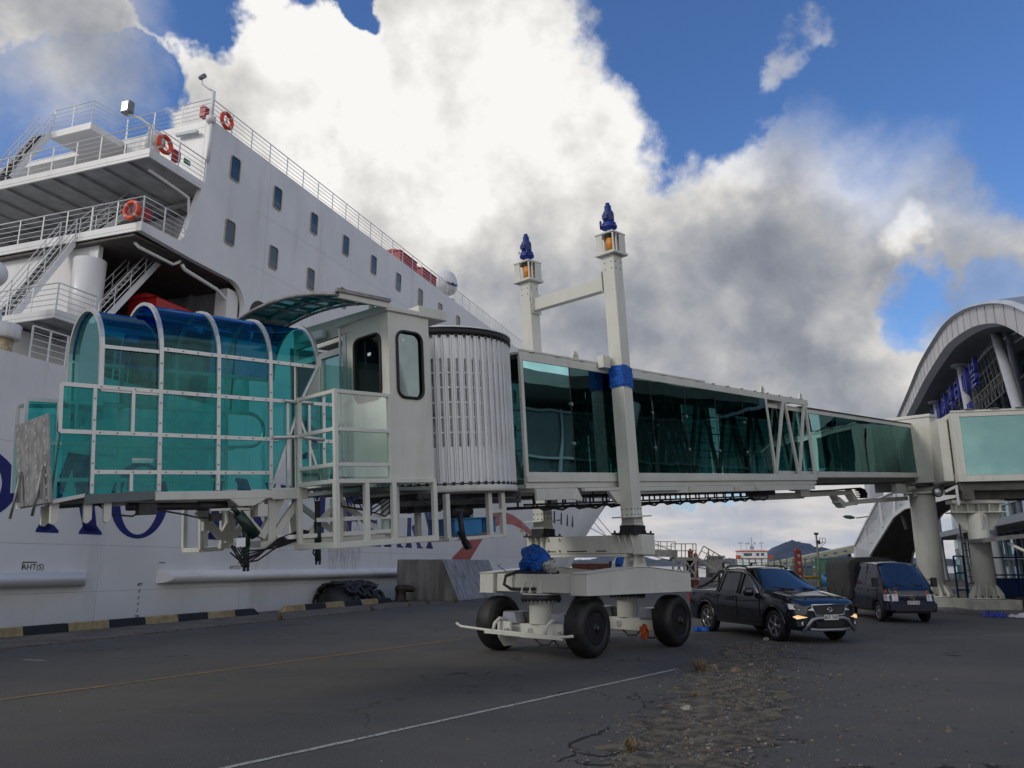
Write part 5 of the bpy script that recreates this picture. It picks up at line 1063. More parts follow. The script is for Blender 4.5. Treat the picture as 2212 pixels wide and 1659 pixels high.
def bogie(a, yaw, bumper):
    """one two-wheeled bogie turning under its end beam"""
    Mx = Matrix.Translation((a, 0, 0)) @ Matrix.Rotation(R(yaw), 4, 'Z')
    b = MB(Mx); b.lathe([(.245, .58), (.245, 1.05)], (0, 0, 0), n=32, caps=False); b.lathe([(.25, 1.0), (.36, 1.0), (.36, 1.04), (.25, 1.04)], (0, 0, 0), n=32, caps=False); b.lathe([(.25, 1.15), (.40, 1.15), (.40, 1.178), (.25, 1.178)], (0, 0, 0), n=32, caps=False); c_ = b.build('slewing_column', cream, bridge)
    b = MB(Mx); b.lathe([(.3, 1.045), (.42, 1.045), (.42, 1.11), (.40, 1.145), (.3, 1.145)], (0, 0, 0), n=40, caps=False)
    for k in range(26): x = 2*math.pi*k/26; b.cyl((.385*math.cos(x), .385*math.sin(x), 1.0), (.385*math.cos(x), .385*math.sin(x), 1.05), .014, 6)
    b.build('slewing_ring', dark, c_)
    b = MB(Mx); b.box(-.20, .20, -.86, .86, .30, .575)
    for s_ in (-1, 1):
        y = s_*.86; P = [(-.24, y-.02, .62), (-.34, y-.02, .50), (-.34, y-.02, .28), (-.16, y-.02, .10), (.16, y-.02, .10), (.30, y-.02, .28), (.30, y-.02, .62), (.18, y-.02, .80), (-.16, y-.02, .80)]
        b.prism(P, (0, .04, 0)); b.box(-.16, -.02, min(s_*.84, s_*.56), max(s_*.84, s_*.56), .5751, .76)
    bf = b.build('bogie_frame', cream, bridge, bevel=.008)
    b = MB(Mx)
    for s_ in (-1, 1): b = MB(Mx); b.prism([(-.28, s_*.80, .59), (-.28, s_*.42, .585), (-.28, s_*.48, .80), (-.28, s_*.78, .80)], (.5, 0, 0)); b.build('motor_cover', mat('cover_lilac_grey', (.36, .37, .44), .35, .2), bf)
    b = MB(Mx); b.box(.0, .24, .30, .62, .59, .78); b.build('drive_box', dark, bf); b = MB(Mx); b.path([(-.1, -.4, .3), (-.15, -.3, .2), (-.15, -.1, .18), (-.1, .1, .3)], .018, 6); b.path([(-.1, -.95, .3), (-.15, -.75, .16), (-.15, -.55, .16), (-.1, -.4, .3)], .018, 6); b.build('drive_cabling', dark, bf)
    b = MB(Mx); b.cyl((-.2, .12, .43), (-.206, .12, .43), .075, 20); b.box(-.214, -.206, .07, .17, .45, .50); b.cyl((-.206, .12, .40), (-.225, .12, .40), .035, 10); b.build('rating_plate', steel, bf)
    for s_ in (-1, 1): wheel(bridge, Mx @ Vector((0, s_*1.14, .55)), Mx.to_3x3() @ Vector((0, s_, 0)))
    if bumper:
        b = MB(Mx); b.path([(-.62, 1.80, .54), (-.62, 1.66, .48), (-.60, .9, .44), (-.60, -.9, .40), (-.62, -1.12, .42), (-.62, -1.24, .44)], .028, 8)
        for y in (.72, -.62): b.path([(-.34, y, .66), (-.46, y, .68), (-.56, y+.05, .58), (-.60, y+.06, .44)], .035, 6); b.beam((-.3, y-.18, .50), (-.56, y-.18, .46), .05, .04); b.box(-.42, -.36, y-.25, y+.1, .40, .62)
        b.beam((-.60, 1.0, .415), (-.60, -1.0, .385), .05, .07); b.build('sweep_bumper', cream, bridge, bevel=.0)
bogie(-1.55, 3, True); bogie(1.48, 3, False)
# cable chain between head and bogie
b = MB(); b.path([(-1.5, .35, 1.62), (-1.75, .5, 1.60), (-1.95, .62, 1.52), (-2.0, .62, 1.35), (-1.92, .50, 1.26), (-1.85, .2, 1.26), (-1.85, -.1, 1.27)], .035, 8); b.path([(-1.9, .62, 1.6), (-2.05, .75, 1.72), (-1.9, .8, 1.76)], .008, 5); b.box(-1.75, -1.2, -.2, .5, 1.561, 1.62); b.build('control_cables', black, bridge)
b = MB(); b.box(-.13, .3, 1.3, 1.62, 1.86, 2.3); b.build('ladder_stub', cream, bridge) if False else None
# things tied on to the bridge
def crumple(name, c, r, m, lab_, cat, seed=1, sc=(1, 1, 1), n=(14, 18)):
    rg = random.Random(seed); b = MB(); rows = []
    for i in range(n[0]+1):
        th_ = math.pi*i/n[0]; row = []
        for j in range(n[1]): ph = 2*math.pi*j/n[1]; q = r*(1+.14*math.sin(3*ph+i*.8+seed)+.10*math.sin(5*th_+j)+rg.uniform(-.07, .07)); row.append((q*math.sin(th_)*math.cos(ph)*sc[0], q*math.sin(th_)*math.sin(ph)*sc[1], q*math.cos(th_)*sc[2]))
        row.append(row[0]); rows.append(row)
    b.grid(rows, False); o = b.build(name, m); o.location = c; tag(o, lab_, cat); return o
def BW(a, n_, z): return Matrix.Translation((1.66, 17.83, 0)) @ Matrix.Rotation(R(90-43.34), 4, 'Z') @ Vector((a, n_, z))
crumple('tarp_bundle', BW(-1.55, .18, 1.86), .30, tarpB, 'crumpled blue tarp bundle tied on the front end beam of the bridge', 'tarp', 3, (1, .9, .95))
crumple('tarp_bundle', BW(-.12, -1.0, 1.79), .14, tarpB, 'small blue tarp scrap tucked under the upper cross beam', 'tarp', 4, (.9, 1, 1))
crumple('plastic_sheet', BW(-1.50, -.22, 1.70), .17, mat('clear_plastic_wrap', (.42, .43, .40), .25, var=.3, scale=12, bump=1., bscale=14), 'crumpled translucent plastic sheet beside the blue tarp bundle', 'plastic sheet', 6, (1, 1, .7))
crumple('orange_cloth', BW(1.12, -.68, .30), .10, mat('orange_cloth', (.52, .10, .02), .8, bump=.8, bscale=20), 'orange cloth knotted round a cable at the rear bogie', 'cloth', 8, (.9, .9, 1.5))
b = TB(); w = .175; rg = random.Random(5); rows = []
for i in range(15):
    c = 5.50+.47*i/14; rows.append([(.2+sx*(w+.008+rg.uniform(-.004, .006)), -1.24+sy*(w+.008+rg.uniform(-.004, .006)), c+.015*math.sin(i+k)+(-.03 if sx > 0 else .02)) for k, (sx, sy) in enumerate(((-1, -1), (0, -1), (1, -1), (1, 0), (1, 1), (0, 1), (-1, 1), (-1, 0), (-1, -1)))])
b.grid(rows, False); o = b.build('tarp_wrap', tarpB); o.location = (1.66, 17.83, 0); o.rotation_euler = (0, 0, R(90-43.34)); tag(o, 'band of blue tarp wrapped around the right hand pylon at tunnel roof height', 'tarp')
# ================================================================ terminal side
def at(u, v, Y): d = view_dir(u, v); return Vector((0, 0, 1.75))+d*(Y/d.y)    # point at distance Y ahead seen in photo direction (u, v)
def RX_(): return (0, 0, R(70))
# tall column under the rotunda and the shorter one under the glazed corridor
def column(x, y, r, h, lab_, nm, horn=False):
    e_ = empty(nm, (x, y, 0)); tag(e_, lab_, 'column')
    b = MB(); b.cyl((0, 0, .52), (0, 0, h), r, 40); b.build('shaft', cream, e_)
    b = MB(); b.cyl((0, 0, .47), (0, 0, .52), r+.24, 40); b.cyl((0, 0, h), (0, 0, h+.06), r+.1, 40) if not horn else None
    for k in range(12):
        a = k*math.pi/6; c, s_ = math.cos(a), math.sin(a); b.prism([(c*r-s_*.012, s_*r+c*.012, .52), (c*(r+.22)-s_*.012, s_*(r+.22)+c*.012, .52), (c*(r+.2)-s_*.012, s_*(r+.2)+c*.012, .66), (c*r-s_*.012, s_*r+c*.012, 1.0)], (s_*.024, -c*.024, 0))
    b.build('base_plate', cream, e_)
    b = MB()
    for k in range(12): a = (k+.5)*math.pi/6; b.cyl(((r+.14)*math.cos(a), (r+.14)*math.sin(a), .40), ((r+.14)*math.cos(a), (r+.14)*math.sin(a), .58), .035, 8)
    b.build('anchor_bolt', dark, e_); return e_
column(17.26, 33.35, .49, 4.62, 'thick round cream column carrying the terminal end of the bridge behind the small truck', 'support_column')
c2 = column(18.25, 31.3, .375, 3.75, 'cream column with a flared bracket head under the glazed corridor', 'support_column', True)
b = MB(); b.box(-.95, .95, -.35, .35, 4.08, 4.22); b.box(-1.0, 1.0, -.38, .38, 3.72, 3.76); 
for x in (-.8, -.4, 0, .4, .8): b.box(x-.015, x+.015, -.3, .3, 3.761, 4.079)
b.box(-.9, .9, -.02, .02, 3.761, 4.079)
for s_ in (-1, 1): b.prism([(s_*.95, -.02, 3.72), (s_*.36, -.02, 3.72), (s_*.36, -.02, 3.05), (s_*.50, -.02, 3.05)], (0, .04, 0)); b.prism([(-.02, s_*.36, 3.72), (-.02, s_*.36, 3.1), (-.02, s_*.42, 3.1), (-.02, s_*.6, 3.72)], (.04, 0, 0))
o = b.build('bracket_head', cream, c2, bevel=.006); o.rotation_euler = (0, 0, R(-8))
def plinth(x0, x1, y0, y1, h, lab_, rz):
    b = MB(); b.box(-(x1-x0)/2, (x1-x0)/2, -(y1-y0)/2, (y1-y0)/2, 0, h); o = b.build('concrete_plinth', mat('plinth_concrete', (.44, .44, .40), .85, var=.1, scale=3, bump=.2, bscale=14, dirt=((.2, .19, .17), .4)), bevel=.02); o.location = ((x0+x1)/2, (y0+y1)/2, 0); o.rotation_euler = (0, 0, R(rz)); tag(o, lab_, 'plinth', 'concrete plinths under the columns')
plinth(16.3, 17.75, 32.35, 34.3, .46, 'concrete plinth under the thick round column, beside the small truck', -6)
plinth(17.4, 19.1, 30.4, 32.2, .46, 'concrete plinth under the flared head column, right of the other plinth', -8)
b = MB(); b.prism([(12.6, 31.2, 0.004), (16, 30.4, .004), (24, 27.2, .004), (60, 26, .004), (60, 60, .004), (26, 62, .004), (17, 44, .004)], (0, 0, .10)); tag(b.build('terminal_pavement', mat('pavement', (.13, .13, .135), .9, var=.2, scale=1.5, bump=.3, bscale=10, dirt=((.07, .07, .07), .7))), kind='structure')
# glazed corridor box
gc = empty('glazed_corridor', (17.35, 30.6, 0), (0, 0, R(-13))); tag(gc, 'cream framed corridor box with big teal mirror glass pane right of the bridge rotunda', 'corridor')
b = MB(); L = 3.35
b.box(0, 6, 0, 2.4, 4.88, 5.12); b.box(0, 6, 0, 2.4, 7.42, 7.62); b.box(0, .30, 0, .08, 5.12, 7.42); b.box(2.72, 2.95, 0, .08, 5.12, 7.42); b.box(5.8, 6, 0, .1, 5.12, 7.42); b.box(.001, 6, 2.3, 2.39, 5.12, 7.42)
b.box(-.001, .05, .081, 2.3, 5.12, 5.25); b.box(-.001, .05, .081, .4, 5.25, 7.42); b.box(-.4, -.06, .4, 2.1, 4.95, 7.45); b.box(-.06, 0.0, .5, 2.0, 5.0, 7.4); b.box(-.02, 6, -.03, .02, 7.6, 7.68)
b.build('corridor_frame', cream, gc, bevel=.008)
b = MB(); b.poly([(.30, .03, 5.13), (2.72, .03, 5.13), (2.72, .03, 7.41), (.30, .03, 7.41)]); b.build('mirror_pane', bglass, gc)
b = MB(); b.poly([(2.95, .03, 5.13), (5.8, .03, 5.13), (5.8, .03, 7.41), (2.95, .03, 7.41)]); b.build('mirror_pane', bglass, gc)
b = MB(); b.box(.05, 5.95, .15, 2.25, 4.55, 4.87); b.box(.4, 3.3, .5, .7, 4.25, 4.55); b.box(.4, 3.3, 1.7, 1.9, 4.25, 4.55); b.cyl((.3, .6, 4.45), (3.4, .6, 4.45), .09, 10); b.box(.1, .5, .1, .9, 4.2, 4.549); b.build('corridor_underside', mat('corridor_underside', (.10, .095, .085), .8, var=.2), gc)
b = MB(); b.box(-.1, -.02, .2, .28, 4.0, 4.75); b.beam((-.4, .5, 4.55), (.0, .3, 4.75), .04, .1); b.build('splash_plate', white, gc)
b = MB(); b.path([(-.75+.18*math.cos(t), .2, 4.52+.18*math.sin(t)) for t in [2*math.pi*k/20 for k in range(20)]], .035, 6, closed=True); b.build('cable_coil', black, gc); b = MB(); b.lathe([(.14, 0), (.14, .03), (0, .06)], (-.75, .22, 4.52), (0, -1, 0), 20); b.build('convex_disc', steel, gc)
for k in range(6): b = MB(); b.box(.5+.9*k, .8+.9*k, -.1, .1, 7.70, 7.72); b.build('roof_cleat', dalu, gc)
# enclosed stairway rising from the quay to the terminal
st = empty('covered_stairway'); tag(st, 'white clad enclosed stairway with dark sloping underside behind the thick column', 'stairway')
T_ = [(23.49, 55.0, 2.97), (22.59, 51.0, 4.21), (21.55, 46.5, 5.5), (21.07, 43.5, 5.66), (20.88, 41.0, 6.4), (21.3, 36.5, 7.2)]
B_ = [(23.3, 55.0, .1), (22.6, 51.5, 1.0), (22.04, 49.5, 2.47), (20.99, 43.7, 4.46), (20.81, 42.0, 4.79), (21.3, 37.0, 5.1)]
P = T_+B_[::-1]
b = MB(); b.prism([Vector(p) for p in P], (.12, 0, 0)); o = b.build('side_cladding', offw, st)
b = MB(); b.prism([Vector(p)+Vector((2.6, 0, 0)) for p in P], (.12, 0, 0)); b.build('side_cladding', offw, st)
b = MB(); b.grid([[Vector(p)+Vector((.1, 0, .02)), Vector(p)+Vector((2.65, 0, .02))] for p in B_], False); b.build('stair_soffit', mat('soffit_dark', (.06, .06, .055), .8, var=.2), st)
b = MB()
for p, q in zip(B_[2:], B_[3:]): b.beam(Vector(p)+Vector((-.03, 0, -.08)), Vector(q)+Vector((-.03, 0, -.08)), .1, .22)
for p, q in ((T_[0], B_[0]), (T_[1], B_[1]), (T_[2], (21.6, 46.6, 3.5)), (T_[3], B_[3])): b.beam(Vector(p)+Vector((-.02, 0, 0)), Vector(q)+Vector((-.02, 0, 0)), .06, .1)
for p, q in zip(T_, T_[1:]): b.beam(Vector(p)+Vector((0, 0, .04)), Vector(q)+Vector((0, 0, .04)), .14, .08)
b.build('cladding_trim', white, st)
b = MB()
for (p, q) in zip(T_[:3], T_[1:3]):
    for k in range(9): c = Vector(p).lerp(Vector(q), (k+.5)/9); b.box(c.x-.05, c.x+.02, c.y-.06, c.y+.06, c.z+.08, c.z+.2)
tag(b.build('bird_spikes', white, st), kind='stuff')
b = MB(); 
for i in range(1, 8):
    for j in range(4): t_ = i/8; k = min(int(t_*4), 3); f = t_*4-k; p = Vector(T_[k]).lerp(Vector(T_[k+1]), f); q = Vector(B_[k]).lerp(Vector(B_[k+1]), f); c = p.lerp(q, (j+.6)/4.4); b.box(c.x-.02, c.x, c.y-.04, c.y+.04, c.z-.03, c.z+.03)
tag(b.build('panel_fixings', dalu, st), kind='stuff')
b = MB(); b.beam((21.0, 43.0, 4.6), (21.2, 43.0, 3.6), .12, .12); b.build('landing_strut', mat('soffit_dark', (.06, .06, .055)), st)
b = MB(); b.box(21.5, 22.3, 47.5, 48.2, 5.6, 8.6); tag(b.build('duct_tower', offw), 'pale square duct tower standing behind the top of the covered stairway', 'tower')
# ---------------------------------------------------------------- terminal building (quay frame)
tb = empty('terminal_building', (0, 0, 0), RX_()); tag(tb, 'ferry terminal with sweeping curved roof edge, slanting columns and blue Korean lettering', 'terminal')
def spline(P, n=8):
    out = []
    for i in range(len(P)-1):
        p0, p1, p2, p3 = P[max(0, i-1)], P[i], P[i+1], P[min(len(P)-1, i+2)]
        for k in range(n): t = k/n; out.append(tuple(.5*((2*p1[j])+(-p0[j]+p2[j])*t+(2*p0[j]-5*p1[j]+4*p2[j]-p3[j])*t*t+(-p0[j]+3*p1[j]-3*p2[j]+p3[j])*t**3) for j in range(2)))
    out.append(tuple(P[-1])); return out
OUT = spline([(112, 18.2), (103.9, 19.07), (92.5, 19.8), (82.3, 20.49), (71.6, 20.4), (66.6, 20.06), (61.1, 19.22), (55.8, 17.97), (51.0, 16.56), (47.1, 15.03), (42, 12.4), (38, 9.8)])
INN = spline([(111.5, 17.2), (103.5, 17.85), (92.5, 18.45), (82.3, 18.98), (71.6, 19.05), (66.9, 18.72), (61.4, 17.98), (57, 17.1), (52.3, 15.75), (47.8, 13.72), (42.5, 11.0), (38.5, 8.4)])
def band(A_, B2, y0, y1, name, m, par, smooth=False):
    b = MB(); b.grid([[(p[0], y0, p[1]) for p in A_], [(q[0], y1, q[1]) for q in B2]], smooth); return b.build(name, m, par)
fas = mat('fascia_panel', (.56, .56, .58), .4, .1, var=.1, scale=.4)
b = MB(); b.grid([[(p[0], -12.0, p[1]) for p in OUT], [(q[0], -12.0, q[1]) for q in INN], [(q[0], -12.6, q[1]-.25) for q in INN]], False); b.grid([[(p[0], -12.0, p[1]) for p in OUT], [(p[0], -11.7, p[1]+.12) for p in OUT], [(p[0], -12.0, p[1]+.30) for p in OUT]], False); fa = b.build('roof_fascia', fas, tb)
b = MB()
def zat(T, s_):
    for p, q in zip(T, T[1:]):
        if q[0] <= s_ <= p[0]: return q[1]+(p[1]-q[1])*(s_-q[0])/(p[0]-q[0])
    return T[-1][1]
s_ = 40.
while s_ < 110: b.beam((s_, -11.985, zat(OUT, s_)), (s_, -11.985, zat(INN, s_)), .035, .015); s_ += 2.2
b.build('panel_joints', mat('joint_grey', (.26, .26, .27)), fa)
b = MB(); b.grid([[(p[0], -12.0, p[1]+.30) for p in OUT], [(p[0]-2, -26, p[1]+.3) for p in OUT], [(p[0]-3, -48, p[1]-2) for p in OUT]]); b.build('roof_shell', mat('roof_metal', (.30, .31, .33), .45, .3), tb)
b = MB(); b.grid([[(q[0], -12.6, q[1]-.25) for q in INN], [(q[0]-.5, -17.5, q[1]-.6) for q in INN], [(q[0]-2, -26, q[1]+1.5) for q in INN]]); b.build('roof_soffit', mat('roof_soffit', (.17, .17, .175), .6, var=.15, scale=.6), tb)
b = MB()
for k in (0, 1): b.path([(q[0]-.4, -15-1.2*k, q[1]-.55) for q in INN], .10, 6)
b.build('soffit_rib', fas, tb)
wg = glassmat('facade_glass', (.05, .10, .12), .22, .02, .1, .3, gloss=(.6, .75, .8))
b = MB(); FW = [q for q in INN]; b.poly([(q[0]-.3, -17.4, q[1]-.7) for q in FW]+[(38, -17.4, 0), (112, -17.4, 0)]); b.build('facade_glazing', wg, tb)
b = MB()
def ztop(s_):
    for p, q in zip(INN, INN[1:]):
        if q[0] <= s_ <= p[0]: f = (s_-q[0])/(p[0]-q[0]); return q[1]+(p[1]-q[1])*f
    return INN[-1][1]
s_ = 39.
while s_ < 110: b.box(s_-.06, s_+.06, -17.38, -17.2, 0, ztop(s_)-.7); s_ += 3.0
for z in (2.2, 4.6, 7.0, 9.4, 11.8, 14.0, 16.2):
    for x0 in range(39, 108, 3):
        if ztop(x0)-1 > z: b.box(x0+.06, x0+2.94, -17.36, -17.24, z, z+.12)
tag(b.build('facade_mullions', mat('mullion_grey', (.30, .32, .36), .4, .4), tb), kind='stuff')
b = MB(); b.box(39, 112, -40, -24, 0, 12); b.box(39, 112, -24, -18, 4.4, 4.8); b.build('interior_core', mat('interior_dark', (.12, .13, .14), .8, var=.4, scale=.3), tb)
b = MB(); b.box(44, 112, -14.5, -17.3, 4.7, 5.3) ; b.box(38, 112, -13.3, -13.5, 4.5, 5.0); b.build('balcony_slab', mat('slab_grey', (.22, .25, .29), .6), tb)
for s0, sb, z in ((90.4, 86.0, 18.1), (76.0, 71.8, 18.6), (62.6, 54.6, 18.0), (50.0, 44.0, 14.4), (104, 99, 17.3), (45.6, 41, 12.2)):
    b = MB(); b.cyl((sb, -14.2, 0), (s0, -14.0, z), .34, 18); b.cyl((s0+.25, -14.9, 0), (s0+.25, -14.9, z-.1), .24, 14); b.cyl((s0, -14.0, z-.02), (s0, -14, z+.25), .75, 18); b.build('slanting_column', mat('column_pale', (.46, .49, .55), .45, var=.05), tb)
# the building's near wing runs on beside the quay, to the right of and behind the photographer
b = MB(); b.poly([(20, -17.4, 0), (38, -17.4, 0), (38, -17.4, 9.6), (20, -17.4, 9.6)]); b.build('facade_glazing', mat('wing_glass', (.06, .08, .085), .08, var=.3, scale=.2, spec=.8), tb)
b = MB()
for k in range(20, 26): b.box(-40+3*k, -39.88+3*k, -17.3, -17.15, 0, 9.6)
for z in (2.2, 4.6, 7.0, 9.4): b.box(20, 38, -17.35, -17.2, z, z+.12)
tag(b.build('facade_mullions', MATS['mullion_grey'], tb), kind='stuff')
b = MB(); b.box(20, 37, -30, -14.6, 10.2, 10.8); b.box(20, 37, -17.3, -14.5, 4.7, 5.2); b.box(20, 37, -30, -20, 0, 9.6); b.build('wing_roof', MATS['roof_soffit'], tb)
for k in (4,): b = MB(); b.cyl((-34+15*k, -14.4, 0), (-31+15*k, -14.7, 9.6), .34, 16); b.build('slanting_column', MATS['column_pale'], tb)
# sign: blue box letters on a space truss
sgm = mat('sign_blue', (.035, .045, .30), .4, var=.1); sgd = mat('sign_side', (.012, .012, .12), .5)
for i, ch in enumerate('국제여객터미널'):
    o = text_obj('sign_letter', ch, 2.5, sgm, tb, basis((92.2-3.62*i, -13.9, 16.55+(0 if i < 5 else .02)), (-1, 0, 0), (0, 0, 1), (0, 1, 0)), .16, sx=1.0)
text_obj('sign_line', 'INTERNATIONAL PASSENGER TERMINAL', 1.35, sgm, tb, basis((84.2, -13.9, 14.45), (-1, 0, 0), (0, 0, 1), (0, 1, 0)), .10, sx=.92)
b = MB(); x = 64.
while x < 95:
    for y in (-14.3, -15.0):
        b.beam((x, y, 15.25), (x+1.2, y, 15.25), .06, .06); b.beam((x, y, 17.9 if x < 70 else 16.6), (x+1.2, y, 17.9 if x < 70 else 16.6), .05, .05); b.beam((x, y, 15.25), (x+1.2, y, 17.9 if x < 70 else 16.6), .04, .04)
    b.beam((x, -14.3, 15.25), (x, -15.0, 15.25), .04, .04); b.beam((x, -14.3, 15.25), (x, -14.3, 13.8), .04, .04); b.beam((x, -14.3, 13.8), (x+1.2, -14.3, 13.8), .04, .04); b.beam((x, -14.3, 13.8), (x+1.2, -14.3, 15.25), .03, .03); x += 1.2
b.build('sign_truss', mat('truss_grey', (.20, .20, .21), .5, .5), tb)
# entrance canopy and its thin post at the right edge
ca = empty('entrance_canopy'); tag(ca, 'low dark sloping entrance canopy with a thin bent post at the right edge', 'canopy')
b = MB(); b.prism([(16.55, 28.2, 2.50), (21, 26.6, 3.05), (24, 30.4, 3.2), (18.4, 32.9, 2.62)], (0, 0, .12)); b.build('canopy_roof', mat('canopy_grey', (.16, .16, .16), .6, var=.2), ca)
b = MB(); b.path([(17.4, 28.2, 2.5), (18.0, 27.9, 2.1), (18.25, 27.7, 1.9), (18.35, 27.7, .1)], .055, 8); b.build('canopy_post', cream, ca)
# things under and around
b = MB(); b.box(19.3, 24, 33.4, 33.9, .1, 1.2); b.box(19.3, 24, 33.35, 33.4, 1.3, 1.36); b.box(19.3, 24, 33.35, 33.4, 2.0, 2.06)
for x in (19.3, 20.8, 22.3, 23.9): b.box(x, x+.07, 33.3, 33.35, .1, 2.3)
tag(b.build('blue_barrier', mat('barrier_blue', (.015, .04, .16), .5, var=.2)), 'blue steel barrier frame under the glazed corridor', 'barrier')
b = MB()
for x in (17.55, 17.95): b.beam((x, 34.2, .1), (x, 34.2, 2.1), .06, .06)
for z in (.7, 1.4, 2.1): b.beam((17.55, 34.2, z), (17.95, 34.2, z), .06, .06)
o = b.build('blue_rack', MATS['barrier_blue']); o.location = (1.35, .3, 0); tag(o, 'tall narrow blue steel rack between the two cream columns', 'rack')
def ladder(x, y, z0, z1, lab_):
    b = MB(); b.beam((x, y, z0), (x-.05, y, z1), .05, .05); b.beam((x+.38, y, z0), (x+.33, y, z1), .05, .05); z = z0+.2
    while z < z1: b.beam((x, y, z), (x+.36, y, z), .025, .025); z += .3
    tag(b.build('ladder', dark), lab_, 'ladder')
ladder(21.05, 37.5, .1, 4.4, 'dark caged ladder seen between the two cream columns')
# dirt mounds, cloths and junk on the pavement
def sheetcloth(name, c, L, W, m, lab_, cat, seed, h=.12, rz=0):
    rg = random.Random(seed); b = MB(); n = 14; rows = [[(L*(i/n-.5)+rg.uniform(-.02, .02), W*(j/8-.5)+rg.uniform(-.02, .02), max(.004, h*(.5+.5*math.sin(i*1.1+seed)*math.sin(j*.9+seed))*(1 if 0 < i < n and 0 < j < 8 else .1)+rg.uniform(0, .015))) for j in range(9)] for i in range(n+1)]
    b.grid(rows, False); o = b.build(name, m); o.location = c; o.rotation_euler = (0, 0, R(rz)); tag(o, lab_, cat)
sheetcloth('blue_sheet', (16.5, 28.05, .0), .75, .55, mat('navy_sheet', (.01, .025, .22), .6, bump=.8, bscale=12), 'dark blue plastic sheet lying at the kerb right of the plinths', 'tarp', 2, .22, -8)
sheetcloth('white_sheet', (18.0, 27.6, .0), 2.2, .7, mat('white_sheet', (.42, .42, .48), .6, bump=.4, bscale=8), 'white sheet spread on the ground at the right edge beside the blue one', 'tarp', 5, .16, -14)
sheetcloth('blue_rag', (5.22, 22.2, .0), .62, .34, tarpB, 'bright blue tarp rag lying behind the rear bridge wheel by the pickup', 'tarp', 7, .12, 5)
rg = random.Random(12)
for i, (x, y, s_, col, lab_) in enumerate([(18.9, 29.6, .45, (.22, .13, .08), 'tan cardboard box in the heap right of the plinths'), (19.5, 29.9, .5, (.12, .03, .02), 'dark red bundle in the heap at the right edge'), (19.3, 30.6, .6, (.05, .04, .035), 'dark brown crate at the back of the heap at the right edge'), (20.0, 29.4, .4, (.26, .17, .11), 'pale brown board leaning in the heap at the right edge')]):
    b = MB(); b.box(-s_/2, s_/2, -s_/2, s_/2, 0, s_*.7); b.box(-s_/2-.02, s_/2+.02, -s_/2-.02, s_/2+.02, s_*.7, s_*.74); o = b.build('cardboard_box', mat('junk%d' % i, col, .9, var=.3, scale=6, bump=.5, bscale=8), bevel=.02); o.location = (x, y, .104); o.rotation_euler = (R(rg.uniform(-2, 2)), R(rg.uniform(-2, 2)), R(rg.uniform(0, 90))); tag(o, lab_, 'box')
b = MB(); rows = []
for i in range(15): rows.append([(18.6+.22*i, 35+.25*j, .105+.42*math.exp(-((i-7)/4.)**2-((j-5)/3.)**2)*(1+.2*math.sin(i*1.7+j))) for j in range(11)])
b.grid(rows); tag(b.build('sand_heap', mat('sand_heap', (.13, .115, .08), .95, var=.3, scale=5, bump=.8, bscale=18)), 'low heap of sand under the glazed corridor between the columns', 'sand heap')
crumple('dark_sack', (17.9, 34.9, .3), .26, mat('dark_sack', (.02, .02, .022), .6, bump=.6, bscale=10), 'black sack on the sand between the two columns', 'sack', 9)
# ---------------------------------------------------------------- quayside things on the left
cbk = MB(); cbk.prism([(36.5, 19.5, 0), (36.5, 16.0, 0), (36.5, 16.95, 2.01), (36.5, 19.5, 2.01)], (6.2, 0, 0)); o = cbk.build('concrete_block', mat('block_side_concrete', (.26, .265, .275), .85, var=.25, scale=3, bump=.3, bscale=14, dirt=((.15, .15, .16), .5), streak=.2), bevel=.04)
o.rotation_euler = (0, 0, R(70)); tag(o, 'big concrete block with a sloping grey side on the quay behind the bridge wheels', 'concrete block')
cb2 = MB(); cb2.prism([(36.482, 19.45, .02), (36.482, 16.03, .02), (36.482, 16.97, 1.98), (36.482, 19.45, 1.98)], (.017, 0, 0)); f_ = cb2.build('stained_face', mat('stained_concrete', (.165, .158, .148), .9, var=.35, scale=2.2, bump=.5, bscale=14, dirt=((.30, .28, .25), .5), streak=.15), o)
# rubber fender hung with old tyres, floating between hull and quay
fe = empty('rubber_fender', SW(33.6, 20.45, -.25), RX_()); tag(fe, 'black floating rubber fender dressed in old tyres between ship and quay', 'fender')
b = MB(); b.lathe([(.25, -1.75), (.7, -1.6), (1.05, -1.2), (1.12, -.6), (1.12, .6), (1.05, 1.2), (.7, 1.6), (.25, 1.75)], (0, 0, 0), (1, 0, 0), 30); b.build('fender_body', black, fe)
k = 0
for x in (-1.1, -.38, .38, 1.1):
    for a in range(-60, 240, 38):
        c = Vector((x, math.cos(R(a+8*k))*1.16, math.sin(R(a+8*k))*1.16)); nrm = Vector((0, c.y, c.z)).normalized(); t1 = Vector((1, 0, 0)); t2 = nrm.cross(t1)
        if c.z < -.2: continue
        b = MB(); b.path([c+(t1*math.cos(q)+t2*math.sin(q))*.26 for q in [2*math.pi*i/14 for i in range(14)]], .105, 7, closed=True); b.build('old_tyre', black, fe)
    k += 1
b = MB()
for a in (20, 70, 120): b.path([(x, math.cos(R(a))*1.2, math.sin(R(a))*1.2) for x in (-1.7, -1, -.3, .4, 1.1, 1.7)], .03, 5)
b.build('fender_chain', dark, fe)
bo = empty('mooring_bollard', SW(35.3, 18.6, 0), RX_()); tag(bo, 'rusty black hooked mooring bollard beside the fender and concrete block', 'bollard')
bm_ = mat('rusty_iron', (.035, .022, .018), .6, .3, var=.5, scale=8, bump=.3, bscale=20, dirt=((.12, .03, .012), .6))
